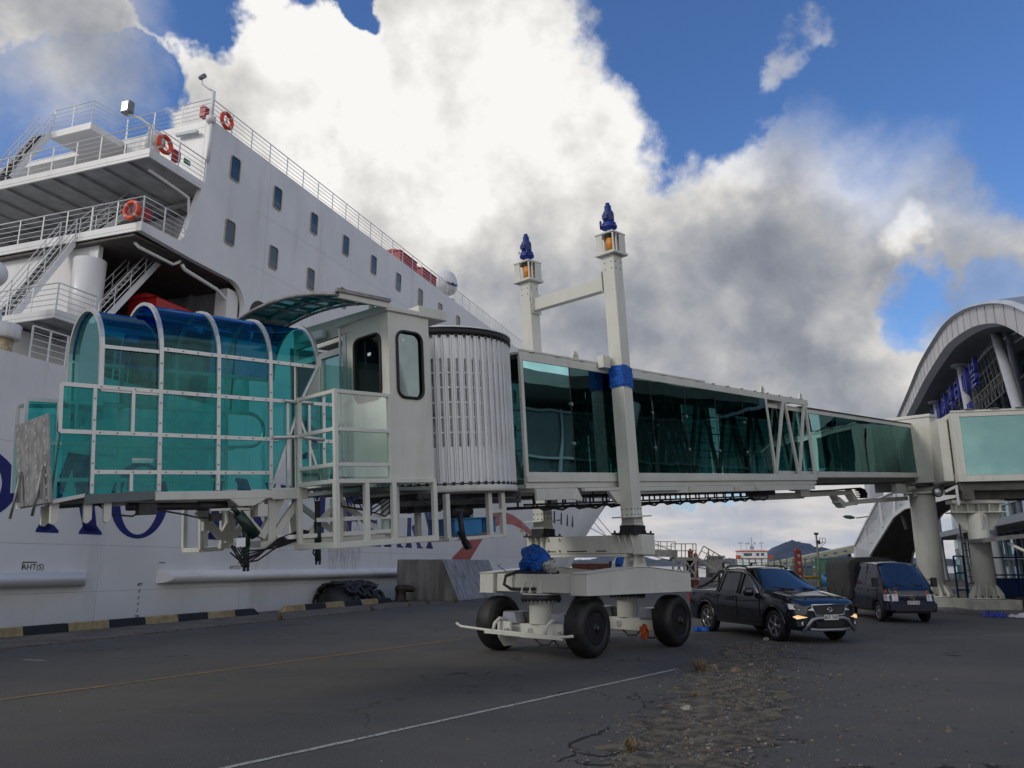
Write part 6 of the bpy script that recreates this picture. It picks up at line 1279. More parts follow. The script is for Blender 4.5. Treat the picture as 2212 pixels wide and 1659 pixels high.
b = MB(); b.lathe([(.36, 0), (.36, .05), (.27, .1), (.25, .45), (.3, .58), (.27, .72), (.15, .78), (0, .79)], (0, 0, 0), n=22); b.path([(0, 0, .6), (.05, -.25, .62), (.08, -.5, .60), (.1, -.6, .58)], .2, 12, .14); b.lathe([(.14, 0), (.08, .1), (0, .13)], (.1, -.6, .58), (.1, -.9, -.15), 12); b.build('bollard_post', bm_, bo)
tuft2 = [(22.4, 16.15, .28), (28.3, 16.15, .24), (33.6, 16.3, .3), (31.5, 16.15, .2), (35.8, 15.9, .26)]
for i, (s_, n_, r) in enumerate(tuft2): p = SW(s_, n_); tuft(p.x, p.y, r, 70, ['dry grass clump on the quay joint under the gangway', 'dry grass clump on the quay joint left of the bollard', 'spread of dry grass before the bollard', 'small dry grass clump between the others before the fender', 'dry grass clump at the foot of the concrete block'][i])
# ---------------------------------------------------------------- background beyond the bridge
def beampx(b, Y, p, q, w, h=None): b.beam(at(*p, Y), at(*q, Y), w, h)
mx = lambda x, y: ((2400+x*.4973)*.5486, (1950+y*.4973)*.5486)     # reading aid for the distant quay
gcream = mat('walkway_cream', (.42, .40, .36), .6, var=.15, scale=4)
wk = empty('access_walkway'); tag(wk, 'cream raised access walkway with hand rails behind the right pylon foot', 'walkway')
Y = 60; b = MB()
beampx(b, Y, mx(180, 452), mx(525, 462), 1.3, .5); b.build('walkway_deck', gcream, wk)
b = MB()
for Yy in (Y-.6, Y+.6):
    beampx(b, Yy, mx(300, 364), mx(520, 370), .05); beampx(b, Yy, mx(300, 400), mx(520, 405), .04)
    for x in (320, 385, 405, 455, 520): beampx(b, Yy, mx(x, 366), mx(x, 440), .05)
beampx(b, Y-.6, mx(300, 362), mx(500, 440), .06); b.build('walkway_rail', gcream, wk)
tw = empty('stair_tower'); tag(tw, 'cream lattice tower with a railed platform beside the pickup', 'tower'); b = MB()
for Yy in (Y-1, Y+.8):
    b = MB()
    for x in (488, 520, 570, 600, 660, 685): beampx(b, Yy, mx(x, 385), mx(x, 500), .06)
    for y in (385, 440): beampx(b, Yy, mx(488, y), mx(685, y), .06)
    b.build('platform_railing', gcream, tw)
b = MB(); beampx(b, Y, mx(495, 502), mx(690, 506), 1.9, .22)
for Yy in (Y-1, Y+.8):
    for x in (505, 595, 680): beampx(b, Yy, mx(x, 505), mx(x-2, 660), .14)
    for x0, x1 in ((505, 595), (595, 680)): beampx(b, Yy, mx(x0, 510), mx(x1, 640), .10); beampx(b, Yy, mx(x1, 510), mx(x0, 640), .10)
beampx(b, Y, mx(500, 655), mx(690, 660), 1.9, .14); b.build('lattice_legs', gcream, tw)
b = MB(); beampx(b, Y+.2, mx(640, 505), mx(640, 655), .5, .5) ; b.build('tower_core', mat('dark_core', (.07, .065, .06), .8), tw)
gs = empty('gangway_stairs'); tag(gs, 'cream shore gangway stairs sloping down behind the pickup cab', 'stairs'); b = MB()
for Yy in (Y-.5, Y+.6):
    beampx(b, Yy, mx(745, 403), mx(1010, 556), .07); beampx(b, Yy, mx(725, 440), mx(990, 575), .05); beampx(b, Yy, mx(690, 500), mx(880, 615), .16, .25); beampx(b, Yy, mx(745, 403), mx(700, 490), .07)
    for k in range(6): x = 790+k*38; beampx(b, Yy, mx(x, 403+(x-745)*.578), mx(x-42, 490+(x-745)*.578), .05)
b.build('stair_frame', gcream, gs); b = MB(); beampx(b, Y, mx(700, 500), mx(900, 620), 1.0, .06); b.build('stair_steps', dalu, gs)
# second, darker props between: rust red flatbed and small white buggy behind the side beam
fb = empty('flatbed_trailer'); tag(fb, 'rust red flatbed edge showing over the bridge side beam', 'trailer'); p = at(1241, 1228, 48); q = at(1326, 1228, 48)
b = MB(); b.box(p.x, q.x, 48, 50, p.z-.2, p.z+.28); b.build('bed', mat('rust_red', (.11, .035, .02), .8, var=.3), fb); b = MB()
for x in (p.x+.5, q.x-.6): b.cyl((x, 48.2, .4), (x, 48.5, .4), .4, 18)
b.cyl((p.x+.9, 48.5, .4), (p.x+.9, 48.4, p.z-.2), .1, 8); b.build('trailer_wheel', black, fb)
sb_ = empty('small_buggy'); tag(sb_, 'small white framed utility buggy glimpsed under the upper cross beam', 'vehicle'); p = at(1325, 1224, 46)
b = MB(); b.path([p+Vector(v) for v in ((0, 0, -.4), (.1, 0, .25), (.35, 0, .55), (1.0, 0, .6), (1.3, 0, .2), (1.3, 0, -.4))], .05, 6); b.path([p+Vector(v) for v in ((0, .9, -.4), (.1, .9, .25), (.35, .9, .55), (1.0, .9, .6), (1.3, .9, .2))], .05, 6); b.build('roll_frame', white, sb_)
b = MB(); b.box(p.x-.1, p.x+1.5, 46, 46.9, p.z-.9, p.z-.1); b.build('body', white, sb_, bevel=.05); b = MB(); b.box(p.x-.25, p.x-.1, 45.9, 46, p.z, p.z+.3); b.cyl((p.x+.2, 45.9, .35), (p.x+.2, 46.1, .35), .35, 16); b.cyl((p.x+1.2, 45.9, .35), (p.x+1.2, 46.1, .35), .35, 16); b.build('mirror_and_wheels', black, sb_)
def marker(u0, u1, vt, Y, lab_):
    e_ = empty('marker_post', at((u0+u1)/2, 1219, Y)*1.0); e_.location.z = 0; tag(e_, lab_, 'post', 'tall pointed red marker posts'); w = (u1-u0)/1700*Y/2; z = at(u0, vt, Y).z
    b = MB(); b.box(-w, w, -w, w, 0, z-w*1.4); b.add([(-w, -w, z-w*1.4), (w, -w, z-w*1.4), (w, w, z-w*1.4), (-w, w, z-w*1.4), (0, 0, z)], [(0, 1, 4), (1, 2, 4), (2, 3, 4), (3, 0, 4)]); b.build('post_body', mat('marker_red', (.24, .045, .03), .6, var=.15), e_)
    b = MB()
    for k in range(4): zz = z-w*3-k*w*2.4; b.box(-w*.45, w*.45, -w-.01, -w, zz-w*.35, zz+w*.35); b.box(-w*.2, w*.3, -w-.012, -w-.008, zz-w*.8, zz-w*.6)
    b.build('post_writing', mat('pale_writing', (.45, .42, .38)), e_)
marker(1718.5, 1730.5, 1181, 60, 'tall red pointed marker post standing alone right of the work boat'); marker(1488, 1497, 1184, 64, 'left red pointed marker post behind the lattice tower'); marker(1500, 1507, 1192, 70, 'right, shorter red marker post behind the lattice tower')
pl = empty('camera_pole', at(1769, 1219, 58)); pl.location.z = 0; tag(pl, 'slim grey pole with a small side cage right of the red marker post', 'pole'); b = MB(); b.cyl((0, 0, 0), (-.02, 0, 3.95), .09, 10, .06); b.build('pole_shaft', mat('pole_grey', (.20, .19, .16), .6), pl)
b = MB(); b.box(-.14, .12, -.1, .1, 3.85, 4.0); b.box(-.05, .2, -.1, .1, 3.2, 3.45); b.build('pole_camera', dark, pl); b = MB()
for p, q in (((.1, 0, 3.15), (.45, 0, 3.3)), ((.2, 0, 3.3), (.62, 0, 3.3)), ((.2, 0, 3.62), (.62, 0, 3.62)), ((.2, 0, 3.3), (.2, 0, 3.62)), ((.40, 0, 3.3), (.40, 0, 3.62)), ((.62, 0, 3.3), (.62, 0, 3.62)), ((.1, 0, 2.9), (.6, 0, 3.3))): b.beam(p, q, .03, .03)
b.build('pole_cage', MATS['pole_grey'], pl)
# conveyor gallery
cg = empty('conveyor_gallery'); tag(cg, 'long pale yellow conveyor gallery climbing to the right behind the quay', 'conveyor'); p = at(1640, 1228, 115); q = at(1855, 1183.5, 115); b = MB(); b.beam(p, q, 1.8, 1.0); b.build('gallery', mat('gallery_yellow', (.42, .42, .32), .6, var=.1), cg, bevel=.03)
b = MB()
for k in range(9): c = p.lerp(q, .12+k*.1)-Vector((0, .92, 0)); b.beam(c, c+(q-p).normalized()*.5, .03, .2)
tag(b.build('gallery_window', mat('gallery_blue', (.08, .12, .30)), cg)); 
for k in (.15, .4, .65, .9): b = MB(); c = p.lerp(q, k); b.beam(c, (c.x-.6, c.y, 0), .25, .25); b.beam(c, (c.x+.6, c.y, 0), .25, .25); b.build('gallery_trestle', mat('trestle_grey', (.2, .22, .2)), cg)
gsn = empty('green_shed'); tag(gsn, 'green sheet metal shed left of the covered stairway', 'shed'); p = at(1796, 1250, 80); q = at(1838, 1206, 80); b = MB(); b.box(p.x, q.x, 80, 84, 0, q.z); b.build('shed_wall', mat('shed_green', (.02, .17, .10), .6, var=.15), gsn); b = MB(); b.box(p.x-.15, q.x+.15, 79.8, 84.2, q.z, q.z+.12)
for z in (.8, 1.5): b.box(p.x, q.x, 79.95, 79.99, z, z+.05)
b.build('shed_roof', mat('shed_trim', (.12, .22, .2)), gsn)
fn = empty('yard_fence'); tag(fn, 'long pale green wire fence with posts across the far quay', 'fence'); b = MB(); 
for k in range(17): c = at(1592+k*13.5, 1219, 72); b.box(c.x-.04, c.x+.04, 72, 72.08, 0, 2.3)
b.build('fence_post', mat('fence_green', (.16, .22, .18), .7), fn); b = MB(); a_ = at(1592, 1219, 72); z_ = at(1808, 1219, 72)
for z in (.4, .9, 1.4, 1.9, 2.25): b.box(a_.x, z_.x, 72.02, 72.05, z, z+.035)
b.box(a_.x, z_.x, 72.05, 72.07, 1.1, 1.25); b.build('fence_wire', MATS['fence_green'], fn)
b = MB(); c = at(1690, 1240, 68); b.cyl((c.x-3.2, 68, .7), (c.x+3.8, 68, .7), .12, 12); b.box(c.x-2.5, c.x-2.2, 67.8, 68.2, 0, .7); b.box(c.x+3, c.x+3.3, 67.8, 68.2, 0, .7); b.box(c.x-1, c.x+1.5, 67.6, 68.4, .84, 1.0); tag(b.build('yellow_pipe', mat('pipe_yellow', (.50, .32, .02), .5)), 'yellow pipe run lying in front of the fence', 'pipe')
b = MB(); c = at(1800, 1243, 66); b.cyl((c.x-.5, 66, 0), (c.x-.5, 66, .9), .45, 16); b.cyl((c.x+.5, 66, 0), (c.x+.5, 66, .9), .45, 16); b.box(c.x-.9, c.x+.9, 65.6, 66.4, .9, 1.0); tag(b.build('blue_tank', hydB), 'blue tank pair in front of the green shed', 'tank')
# work boat: white wheelhouse with orange bands over a green hull
wb = empty('work_boat'); B0 = at(1625, 1219, 300); wb.location = (B0.x, 300, -2.6); wb.scale = (1.0, 1, 1.07); tag(wb, 'white and orange work boat moored beyond the quay, seen over the pickup roof', 'boat')
def bx(b, x0, x1, z0, z1, y0=-3, y1=3): b.box(x0, x1, y0, y1, z0, z1)
b = MB(); b.prism([(-6.2, -10, 4.0), (-5.6, -10, 0), (5.6, -10, 0), (6.2, -10, 4.0)], (0, 20, 0)); b.build('hull', mat('boat_green', (.03, .16, .12), .5), wb)
b = MB(); bx(b, -5.2, 5.2, 4.0, 6.0); bx(b, -4.9, 4.9, 6.25, 8.4); bx(b, -4.4, 4.4, 8.75, 9.1); b.build('wheelhouse', white, wb)
b = MB(); bx(b, -5.1, 5.1, 8.4, 8.75, -3.2, 3.2); bx(b, -3.5, 3.5, 5.95, 6.25, -3.3, 3.2); bx(b, -6.6, -5.2, 5.9, 7.2, -3.5, -2.4); bx(b, 5.2, 6.6, 5.9, 7.2, -3.5, -2.4); b.build('orange_band', mat('boat_orange', (.55, .06, .015), .5), wb)
b = MB()
for x in (-3.8, -1.9, .8, 2.6): bx(b, x, x+1.1, 7.0, 7.9, -3.03, -3.0)
bx(b, -3.0, -2.0, 6.9, 7.9, -3.05, -3.0); b.build('wheelhouse_window', mat('boat_window', (.03, .06, .07), .2), wb)
b = MB(); b.cyl((.3, 0, 9), (.3, 0, 13.3), .12, 8); b.beam((-1.2, 0, 11), (1.8, 0, 11), .12, .12); b.beam((-.6, 0, 12.2), (1.2, 0, 12.2), .1, .1); bx(b, -.3, .9, 9.1, 10.4, -.5, .5); b.beam((-.7, 0, 13.0), (1.0, 0, 13.2), .2, .1)
for x in (-3.8, 3.9): b.cyl((x, 0, 9), (x, 0, 11.4), .08, 6); b.beam((x-.9, 0, 11.4), (x+.9, 0, 11.4), .12, .25)
b.cyl((3.6, 0, 9), (4.2, 0, 17), .03, 5); b.cyl((-1.8, 0, 9), (-1.8, 0, 11), .06, 6); b.lathe([(.3, 0), (.3, .3), (0, .5)], (-1.8, 0, 11), n=10)
for x in (-.9, 1.4): b.lathe([(.25, 0), (.3, .3), (.1, .6)], (x, 0, 11.1), n=8)
b.build('mast', mat('mast_grey', (.28, .28, .28), .5), wb)
b = MB(); c = at(1550, 1219, 75); b.box(c.x-.55, c.x+.55, 75, 76, 1.0, 2.4); b.box(c.x-.7, c.x+.7, 74.8, 76.2, 2.4, 2.55); b.box(c.x-.3, c.x+.3, 75.2, 75.8, 0, 1.0); tag(b.build('watch_hut', gcream), 'small cream watch hut on a post behind the gangway stairs', 'hut')
b = MB(); c = at(1532, 1219, 160); b.lathe([(.9, -3), (.7, 1.0), (.6, 2.0), (.4, 3.4), (.12, 3.6), (.1, 4.7), (0, 4.8)], (c.x, 160, 0), n=12); tag(b.build('navigation_buoy', dark), 'dark pointed navigation buoy behind the gangway stairs', 'buoy')
sl_ = empty('street_lamp', (22.6, 50.5, 0)); tag(sl_, 'green headed street lamp peeking out left of the stairway cladding', 'street lamp'); b = MB(); b.cyl((1.0, 0, 0), (1.0, 0, 4.6), .06, 8); b.path([(1.0, 0, 4.6), (.2, 0, 4.75), (-.8, 0, 4.62)], .04, 6); b.build('lamp_post', mat('lamp_dark_green', (.03, .09, .06), .5), sl_); b = MB(); b.lathe([(0, -.42), (.11, -.2), (.13, .1), (.06, .35), (0, .4)], (-1.25, 0, 4.68), (1, 0, -.12), 10); b.build('lamp_head', MATS['lamp_dark_green'], sl_)
# far yard clutter
for i in range(2, 7):
    c = at(1560+i*33+(i % 3)*6, 1219, 95+i*5); b = MB(); h = .7+.25*((i*7) % 4); b.box(c.x-1.2-.3*(i % 2), c.x+1.2, c.y, c.y+2, 0, h); b.box(c.x-1.3-.3*(i % 2), c.x+1.3, c.y-.1, c.y+2.1, h, h+.1)
    tag(b.build('yard_container', mat('yard%d' % (i % 4), [(.35, .36, .38), (.10, .16, .22), (.30, .26, .2), (.20, .28, .25)][i % 4], .6, var=.15)), '%s %s storage unit behind the wire fence' % (['', '', 'leftmost', 'second', 'middle', 'fourth', 'rightmost'][i], ['pale grey', 'slate blue', 'tan', 'grey green'][i % 4]), 'container', 'storage units in the far yard')
# ================================================================ vehicles (local: x forward, y left, z up)
def lerp_tab(T, x):
    for (x0, y0), (x1, y1) in zip(T, T[1:]):
        if x1 <= x <= x0: return y0+(y1-y0)*(x0-x)/(x0-x1) if x0 != x1 else y0
    return T[0][1] if x > T[0][0] else T[-1][1]
def car_body(root, xs, zb, sill, belt, yb, top, yt, wins, shields, paint, glass, mid=.5):
    """loft; tables go from front (large x) to rear; wins = [(x0, x1)] side windows, shields = [(x0, x1)] front or rear glass"""
    rows = []
    for x in xs:
        b0, be, w, t, ty, zz = lerp_tab(zb, x), lerp_tab(belt, x), lerp_tab(yb, x), lerp_tab(top, x), lerp_tab(yt, x), lerp_tab(sill, x)
        m_ = max(b0+.02, (be+zz)*mid)
        g0 = (w*.965, be); 
        pts = [(w*.80, b0-.0), (w*.965, b0+.005), (w*.995, max(b0+.03, zz)), (w, max(b0+.05, m_)), (w*.99, max(b0+.07, be-.10)), (w*.955, max(b0+.09, be)), (w*.955+(ty-w*.955)*.12, be+(t-be)*.10), (w*.955+(ty-w*.955)*.90, be+(t-be)*.86), (ty*.95, be+(t-be)*.96), (ty*.55, t), (0, t+.012)]
        full = [(x, -y, z) for y, z in pts]+[(x, y, z) for y, z in reversed(pts[:-1])]; rows.append(full)
    n = len(rows[0]); half = 10
    body = MB(); panes = {}
    for i in range(len(rows)-1):
        xm = (xs[i]+xs[i+1])/2
        for j in range(n-1):
            jj = j if j < half else n-2-j
            q = [rows[i][j], rows[i][j+1], rows[i+1][j+1], rows[i+1][j]]; dest = None
            if jj == 6:
                for k, (a, c) in enumerate(wins):
                    if c < xm < a: dest = ('side_window', k, j < half)
            if jj >= 8 or (jj in (7,)):
                for k, (a, c) in enumerate(shields):
                    if c < xm < a: dest = ('windshield' if k == 0 else 'rear_window', k, True)
            (body if dest is None else panes.setdefault(dest, MB())).add(q, [(0, 1, 2, 3)], True)
    for end in (rows[0], rows[-1]): body.add(end, [tuple(range(n))])
    bo_ = body.build('body', paint, root)
    for (nm, k, sd), m_ in panes.items(): m_.build(nm, glass, root)
    return bo_
def car_wheel(root, x, y, r, w, spokes, rimm, capm, face=.66):
    s_ = -1 if y < 0 else 1; c = Vector((x, y, r)); ax = Vector((0, s_, 0)); b = MB(); h = w/2
    b.lathe([(r*.66, h-.03), (r*.68, h-.005), (r*.80, h), (r*.93, h-.012), (r*.985, h-.04), (r, h-.07), (r, -h+.07), (r*.985, -h+.04), (r*.8, -h), (r*.66, -h+.02)], c, ax, 40, caps=False); t_ = b.build('wheel', black, root)
    b = MB(); b.lathe([(r*face, h-.02), (r*face*.96, h-.03), (r*face*.93, h-.09), (r*.2, h-.12), (0, h-.12)], c, ax, 36); b.build('wheel_dish', mat('dish_dark', (.025, .025, .027), .5, .4), t_)
    b = MB(); b.lathe([(r*face, h-.03), (r*face*1.0, h-.012), (r*face*.94, h-.012), (r*face*.93, h-.05)], c, ax, 36, caps=False)
    for k in range(spokes):
        a = 2*math.pi*k/spokes; d = Vector((math.cos(a), 0, math.sin(a))); 
        for da in (-.13, .13): e = Vector((math.cos(a+da), 0, math.sin(a+da))); b.beam(c+ax*(h-.03)+d*r*.10, c+ax*(h-.025)+e*r*face*.95, .03, .022, up=ax)
    b.lathe([(r*.17, h-.05), (r*.17, h-.015), (0, h-.005)], c, ax, 16); b.build('alloy_rim', rimm, t_)
navy = mat('navy_car_paint', (.010, .012, .020), .20, .35, var=.1, coat=1., spec=.6); chrome = mat('chrome', (.62, .62, .62), .12, 1.); cglz = mat('car_glass', (.006, .007, .010), .03, spec=.9, coat=1.); plastic = mat('black_plastic', (.014, .014, .015), .5)
lampg = mat('headlamp_lens', (.62, .63, .64), .1, .0, var=.25, scale=14, spec=1.); amber = mat('amber_lens', (.70, .14, .02), .2); silver = mat('silver_guard', (.30, .31, .33), .35, .6); rimS = mat('alloy', (.40, .41, .43), .25, .8)
litm = bpy.data.materials.new('lit_lamp'); litm.use_nodes = True; _b = litm.node_tree.nodes['Principled BSDF']; _b.inputs['Base Color'].default_value = (.8, .6, .35, 1); _b.inputs['Emission Color'].default_value = (1, .62, .28, 1); _b.inputs['Emission Strength'].default_value = .55
plate_m = mat('number_plate', (.62, .63, .60), .4)
def arch(base, xw, rw, zc):
    """lower body edge that follows the wheel openings"""
    T = []
    x = 2.7
    while x > -2.8:
        z = base
        for c in xw:
            d = abs(x-c)
            if d < rw: z = max(z, zc+math.sqrt(rw*rw-d*d))
        T.append((x, z)); x -= .02
    return T
def seg(a, b_, n): return [a+(b_-a)*i/n for i in range(n)]
xs = sorted(set([2.40, 2.37, 2.30, 2.2, 2.1]+[round(x, 3) for x in seg(2.0, -2.57, 80)]+[1.09, 1.11, .27, .29, -1.06, -1.08, -2.57]), reverse=True)
pk = empty('pickup_truck', (6.56, 20.97, 0), (0, 0, R(90-162.4))); pk.scale = (.97, .97, .97); tag(pk, 'dark navy double cab pickup with silver bumper guard parked right of the bridge wheels', 'pickup truck')
car_body(pk, xs, arch(.30, (1.53, -1.53), .445, .37), [(2.4, .42), (2.0, .40), (-2.57, .42)], [(2.4, .80), (2.3, .90), (2.1, .965), (1.6, 1.00), (1.1, 1.04), (0, 1.06), (-1.0, 1.10), (-1.6, 1.13), (-2.57, 1.12)],
         [(2.4, .62), (2.36, .74), (2.28, .84), (2.1, .91), (1.9, .935), (1.53, .95), (1.1, .93), (.2, .93), (-.9, .935), (-1.53, .955), (-2.3, .93), (-2.5, .89), (-2.57, .84)],
         [(2.4, .83), (2.34, .93), (2.2, .99), (1.9, 1.06), (1.5, 1.12), (1.1, 1.18), (.28, 1.68), (.05, 1.735), (-.4, 1.755), (-.9, 1.74), (-1.02, 1.70), (-1.10, 1.16), (-1.6, 1.14), (-2.57, 1.13)],
         [(2.4, .55), (2.3, .70), (2.0, .78), (1.4, .80), (1.1, .79), (.28, .64), (0, .62), (-.9, .60), (-1.02, .60), (-1.10, .80), (-2.57, .80)],
         [(.90, .06), (-.02, -.88)], [(1.09, .28), (-1.02, -1.08)], navy, cglz)
for x in (1.53, -1.53):
    for y in (.80, -.80): car_wheel(pk, x, y, .37, .245, 5, rimS, chrome)
b = MB(); b.box(-2.3, 2.2, -.66, .66, .28, .62); b.box(1.0, 2.0, -.66, .66, .6, .85); b.build('underbody', plastic, pk)
b = MB(); b.box(-2.5, -1.12, -.78, .78, 1.135, 1.15); b.path([(-1.15, -.72, 1.15), (-1.15, -.68, 1.62), (-1.15, 0, 1.70), (-1.15, .68, 1.62), (-1.15, .72, 1.15)], .035, 8)
for y in (-.70, .70): b.path([(-1.15, y*.97, 1.60), (-1.5, y, 1.38), (-1.9, y, 1.24), (-2.3, y, 1.16)], .035, 8); b.path([(-1.25, y, 1.35), (-1.8, y, 1.30)], .02, 6)
b.build('bed_roll_bar', plastic, pk)
for y in (-.45, .45): b = MB(); b.box(-1.20, -1.12, y-.09, y+.09, 1.70, 1.86); b.build('work_light', plastic, pk); 
for y in (-.45, .45): b = MB(); b.box(-1.119, -1.112, y-.07, y+.07, 1.73, 1.83); b.build('work_light_lens', lampg, pk)
for y in (-.60, .60): b = MB(); b.path([(.12, y, 1.69), (.0, y, 1.745), (-.3, y, 1.77), (-.8, y, 1.765), (-.95, y, 1.70)], .02, 6); b.build('roof_rail', plastic, pk)
for s_ in (-1, 1):
    b = MB(); b.path([(.93, s_*.90, 1.10), (.60, s_*.83, 1.36), (.28, s_*.745, 1.56), (.02, s_*.70, 1.62), (-.40, s_*.69, 1.64), (-.9, s_*.70, 1.62)], .014, 5); b.build('window_chrome', chrome, pk)
    b = MB(); b.path([(-.92, s_*.925, 1.10), (-.89, s_*.70, 1.60)], .022, 5); b.path([(.02, s_*.915, 1.08), (.02, s_*.72, 1.60)], .028, 5); b.build('door_pillar', plastic, pk)
    b = MB(); b.lathe([(.02, -.14), (.10, -.10), (.115, 0), (.10, .10), (.02, .14)], (.72, s_*1.04, 1.13), (.1, 1, 0), 14); b.beam((.74, s_*.9, 1.08), (.72, s_*1.0, 1.10), .06, .04); b.build('door_mirror', navy, pk)
    b = MB()
    for x in (-.15, -.98+.15): b.beam((x, s_*.955, .99), (x-.17, s_*.955, 1.0), .03, .035)
    b.build('door_handle', navy, pk)
    b = MB()
    for x in (.98, -.02, -.92): b.beam((x, s_*.94, .50), (x, s_*.932, 1.03), .012, .012)
    b.beam((.95, s_*.952, .52), (-1.0, s_*.957, .52), .02, .03); b.beam((1.05, s_*.88, .36), (-1.05, s_*.88, .36), .10, .05); b.build('side_trim', plastic, pk)
    b = MB(); b.path([(1.53+.46*math.cos(t), s_*.945, .37+.46*math.sin(t)) for t in [R(-5+19*k) for k in range(11)]], .022, 6); b.path([(-1.53+.46*math.cos(t), s_*.95, .37+.46*math.sin(t)) for t in [R(-5+19*k) for k in range(11)]], .022, 6); b.build('wheel_arch_lip', navy, pk)
    b = MB(); tp = [(2.425, .45), (2.40, .60), (2.325, .78), (2.16, .925), (2.08, .90), (2.2, .5)]; b.add([(x, s_*y, .745+.03*k/3) for k, (x, y) in enumerate(tp)]+[(x-.04, s_*(y-.008), .865+.035*min(k, 3)/3) for k, (x, y) in enumerate(tp)], [(k, (k+1) % 6, 6+(k+1) % 6, 6+k) for k in range(6)]+[tuple(range(6)), tuple(range(6, 12))]); b.build('headlight', lampg, pk)
    b = MB(); b.prism([(2.40, s_*.60, .60), (2.30, s_*.80, .65), (2.22, s_*.885, .61), (2.30, s_*.82, .555)], (.035, s_*.03, 0)); b.build('daytime_lamp', litm, pk)
    b = MB(); b.prism([(2.365, s_*.60, .50), (2.27, s_*.83, .52), (2.28, s_*.82, .40), (2.37, s_*.62, .40)], (.025, s_*.02, 0)); b.build('fog_lamp_recess', plastic, pk)
    b = MB(); b.cyl((2.36, s_*.72, .46), (2.375, s_*.72, .46), .045, 14); b.build('fog_lamp', lampg, pk)
    b = MB(); b.box(-2.56, -2.50, min(s_*.75, s_*.88), max(s_*.75, s_*.88), .75, 1.02); b.build('tail_light', redP, pk)
b = MB(); b.prism([(2.40, -.44, .86), (2.40, .44, .86), (2.42, .38, .66), (2.42, -.38, .66)], (.012, 0, 0)); gl_ = b.build('grille', plastic, pk)
b = MB(); b.path([(2.40, -.48, .87), (2.425, 0, .885), (2.40, .48, .87)], .022, 6); b.path([(2.40, -.48, .87), (2.42, -.40, .65), (2.43, 0, .63), (2.42, .40, .65), (2.40, .48, .87)], .014, 6); b.build('grille_surround', chrome, gl_)
b = MB(); b.path([(2.435, .065*math.cos(t), .765+.045*math.sin(t)) for t in [R(20*k) for k in range(18)]], .010, 5, closed=True); b.path([(2.44, -.06, .79), (2.445, 0, .74), (2.44, .06, .79)], .009, 5); b.build('emblem', chrome, gl_)
b = MB(); b.box(2.20, 2.40, -.74, .74, .30, .62); b.build('front_bumper', navy, pk, bevel=.04); b = MB(); b.prism([(2.41, -.42, .50), (2.41, .42, .50), (2.40, .35, .37), (2.40, -.35, .37)], (.012, 0, 0)); b.build('lower_intake', plastic, pk)
b = MB(); b.path([(2.36, -.72, .28), (2.42, -.50, .54), (2.43, -.36, .58), (2.43, .36, .58), (2.42, .50, .54), (2.36, .72, .28)], .045, 8); b.path([(2.40, -.56, .33), (2.42, -.3, .31), (2.42, .3, .31), (2.40, .56, .33)], .035, 8); b.build('bumper_guard', silver, pk)
b = MB(); b.box(2.462, 2.475, -.20, .20, .535, .655); pt = b.build('number_plate', plate_m, pk); text_obj('plate_number', '86우 7669', .115, inkK, pt, basis((2.477, 0, .593), (0, 1, 0), (0, 0, 1), (1, 0, 0)), .001, sx=.80)
b = MB(); b.path([(1.14, .60, 1.19), (1.0, .25, 1.235), (.96, .0, 1.26)], .012, 5); b.path([(1.16, .0, 1.195), (1.02, -.35, 1.235), (.97, -.55, 1.25)], .012, 5); b.build('wiper', plastic, pk)
b = MB(); b.path([(.1, .5, 1.75), (-.12, .5, 1.98)], .008, 5); b.build('antenna', plastic, pk)
b = MB(); b.path([(2.2, -.45, 1.0), (1.6, -.52, 1.11), (1.15, -.60, 1.16)], .012, 6); b.path([(2.2, .45, 1.0), (1.6, .52, 1.11), (1.15, .60, 1.16)], .012, 6); b.build('bonnet_crease', navy, pk)
# ---- small cab-over truck with a canvas covered bed
nblue = mat('truck_blue_paint', (.005, .008, .028), .28, .2, var=.1, coat=.8); canv = mat('grey_canvas', (.035, .037, .038), .85, var=.2, scale=3, bump=.4, bscale=30)
tr = empty('small_truck', (12.35, 26.95, 0), (0, 0, R(90-181.0))); tr.scale = (.93, .93, .93); tag(tr, 'dark blue double cab truck with grey canvas covered bed before the thick column', 'truck')
xt = sorted(set([2.0, 1.98, 1.92, 1.85, 1.76, 1.74]+[round(x, 3) for x in seg(1.7, -.70, 56)]+[1.13, 1.15, -.70]), reverse=True)
car_body(tr, xt, arch(.36, (1.2,), .36, .34), [(2.0, .45), (-.7, .45)], [(2.0, .80), (1.95, .98), (1.8, 1.06), (1.4, 1.12), (.6, 1.12), (-.7, 1.12)],
         [(2.0, .66), (1.97, .74), (1.9, .79), (1.7, .83), (1.2, .845), (-.7, .845)], [(2.0, .86), (1.97, 1.04), (1.9, 1.12), (1.75, 1.19), (1.14, 1.86), (1.0, 1.94), (.6, 1.975), (-.6, 1.975), (-.70, 1.95)],
         [(2.0, .60), (1.9, .70), (1.75, .745), (1.14, .66), (.9, .64), (-.7, .65)], [(1.28, .42), (.26, -.55)], [(1.74, 1.14)], nblue, cglz)
for x, y in ((1.2, .72), (1.2, -.72)): car_wheel(tr, x, y, .335, .2, 8, rimS, chrome, .62)
for y in (.66, -.66): car_wheel(tr, -1.5, y, .30, .3, 6, rimS, chrome, .6)
b = MB(); b.box(-3.0, 1.8, -.55, .55, .30, .62); b.box(-3.0, -.75, -.85, .85, .70, .80); b.box(-2.0, -.9, -.80, -.6, .38, .62); b.build('chassis', plastic, tr)
b = MB(); rows = []
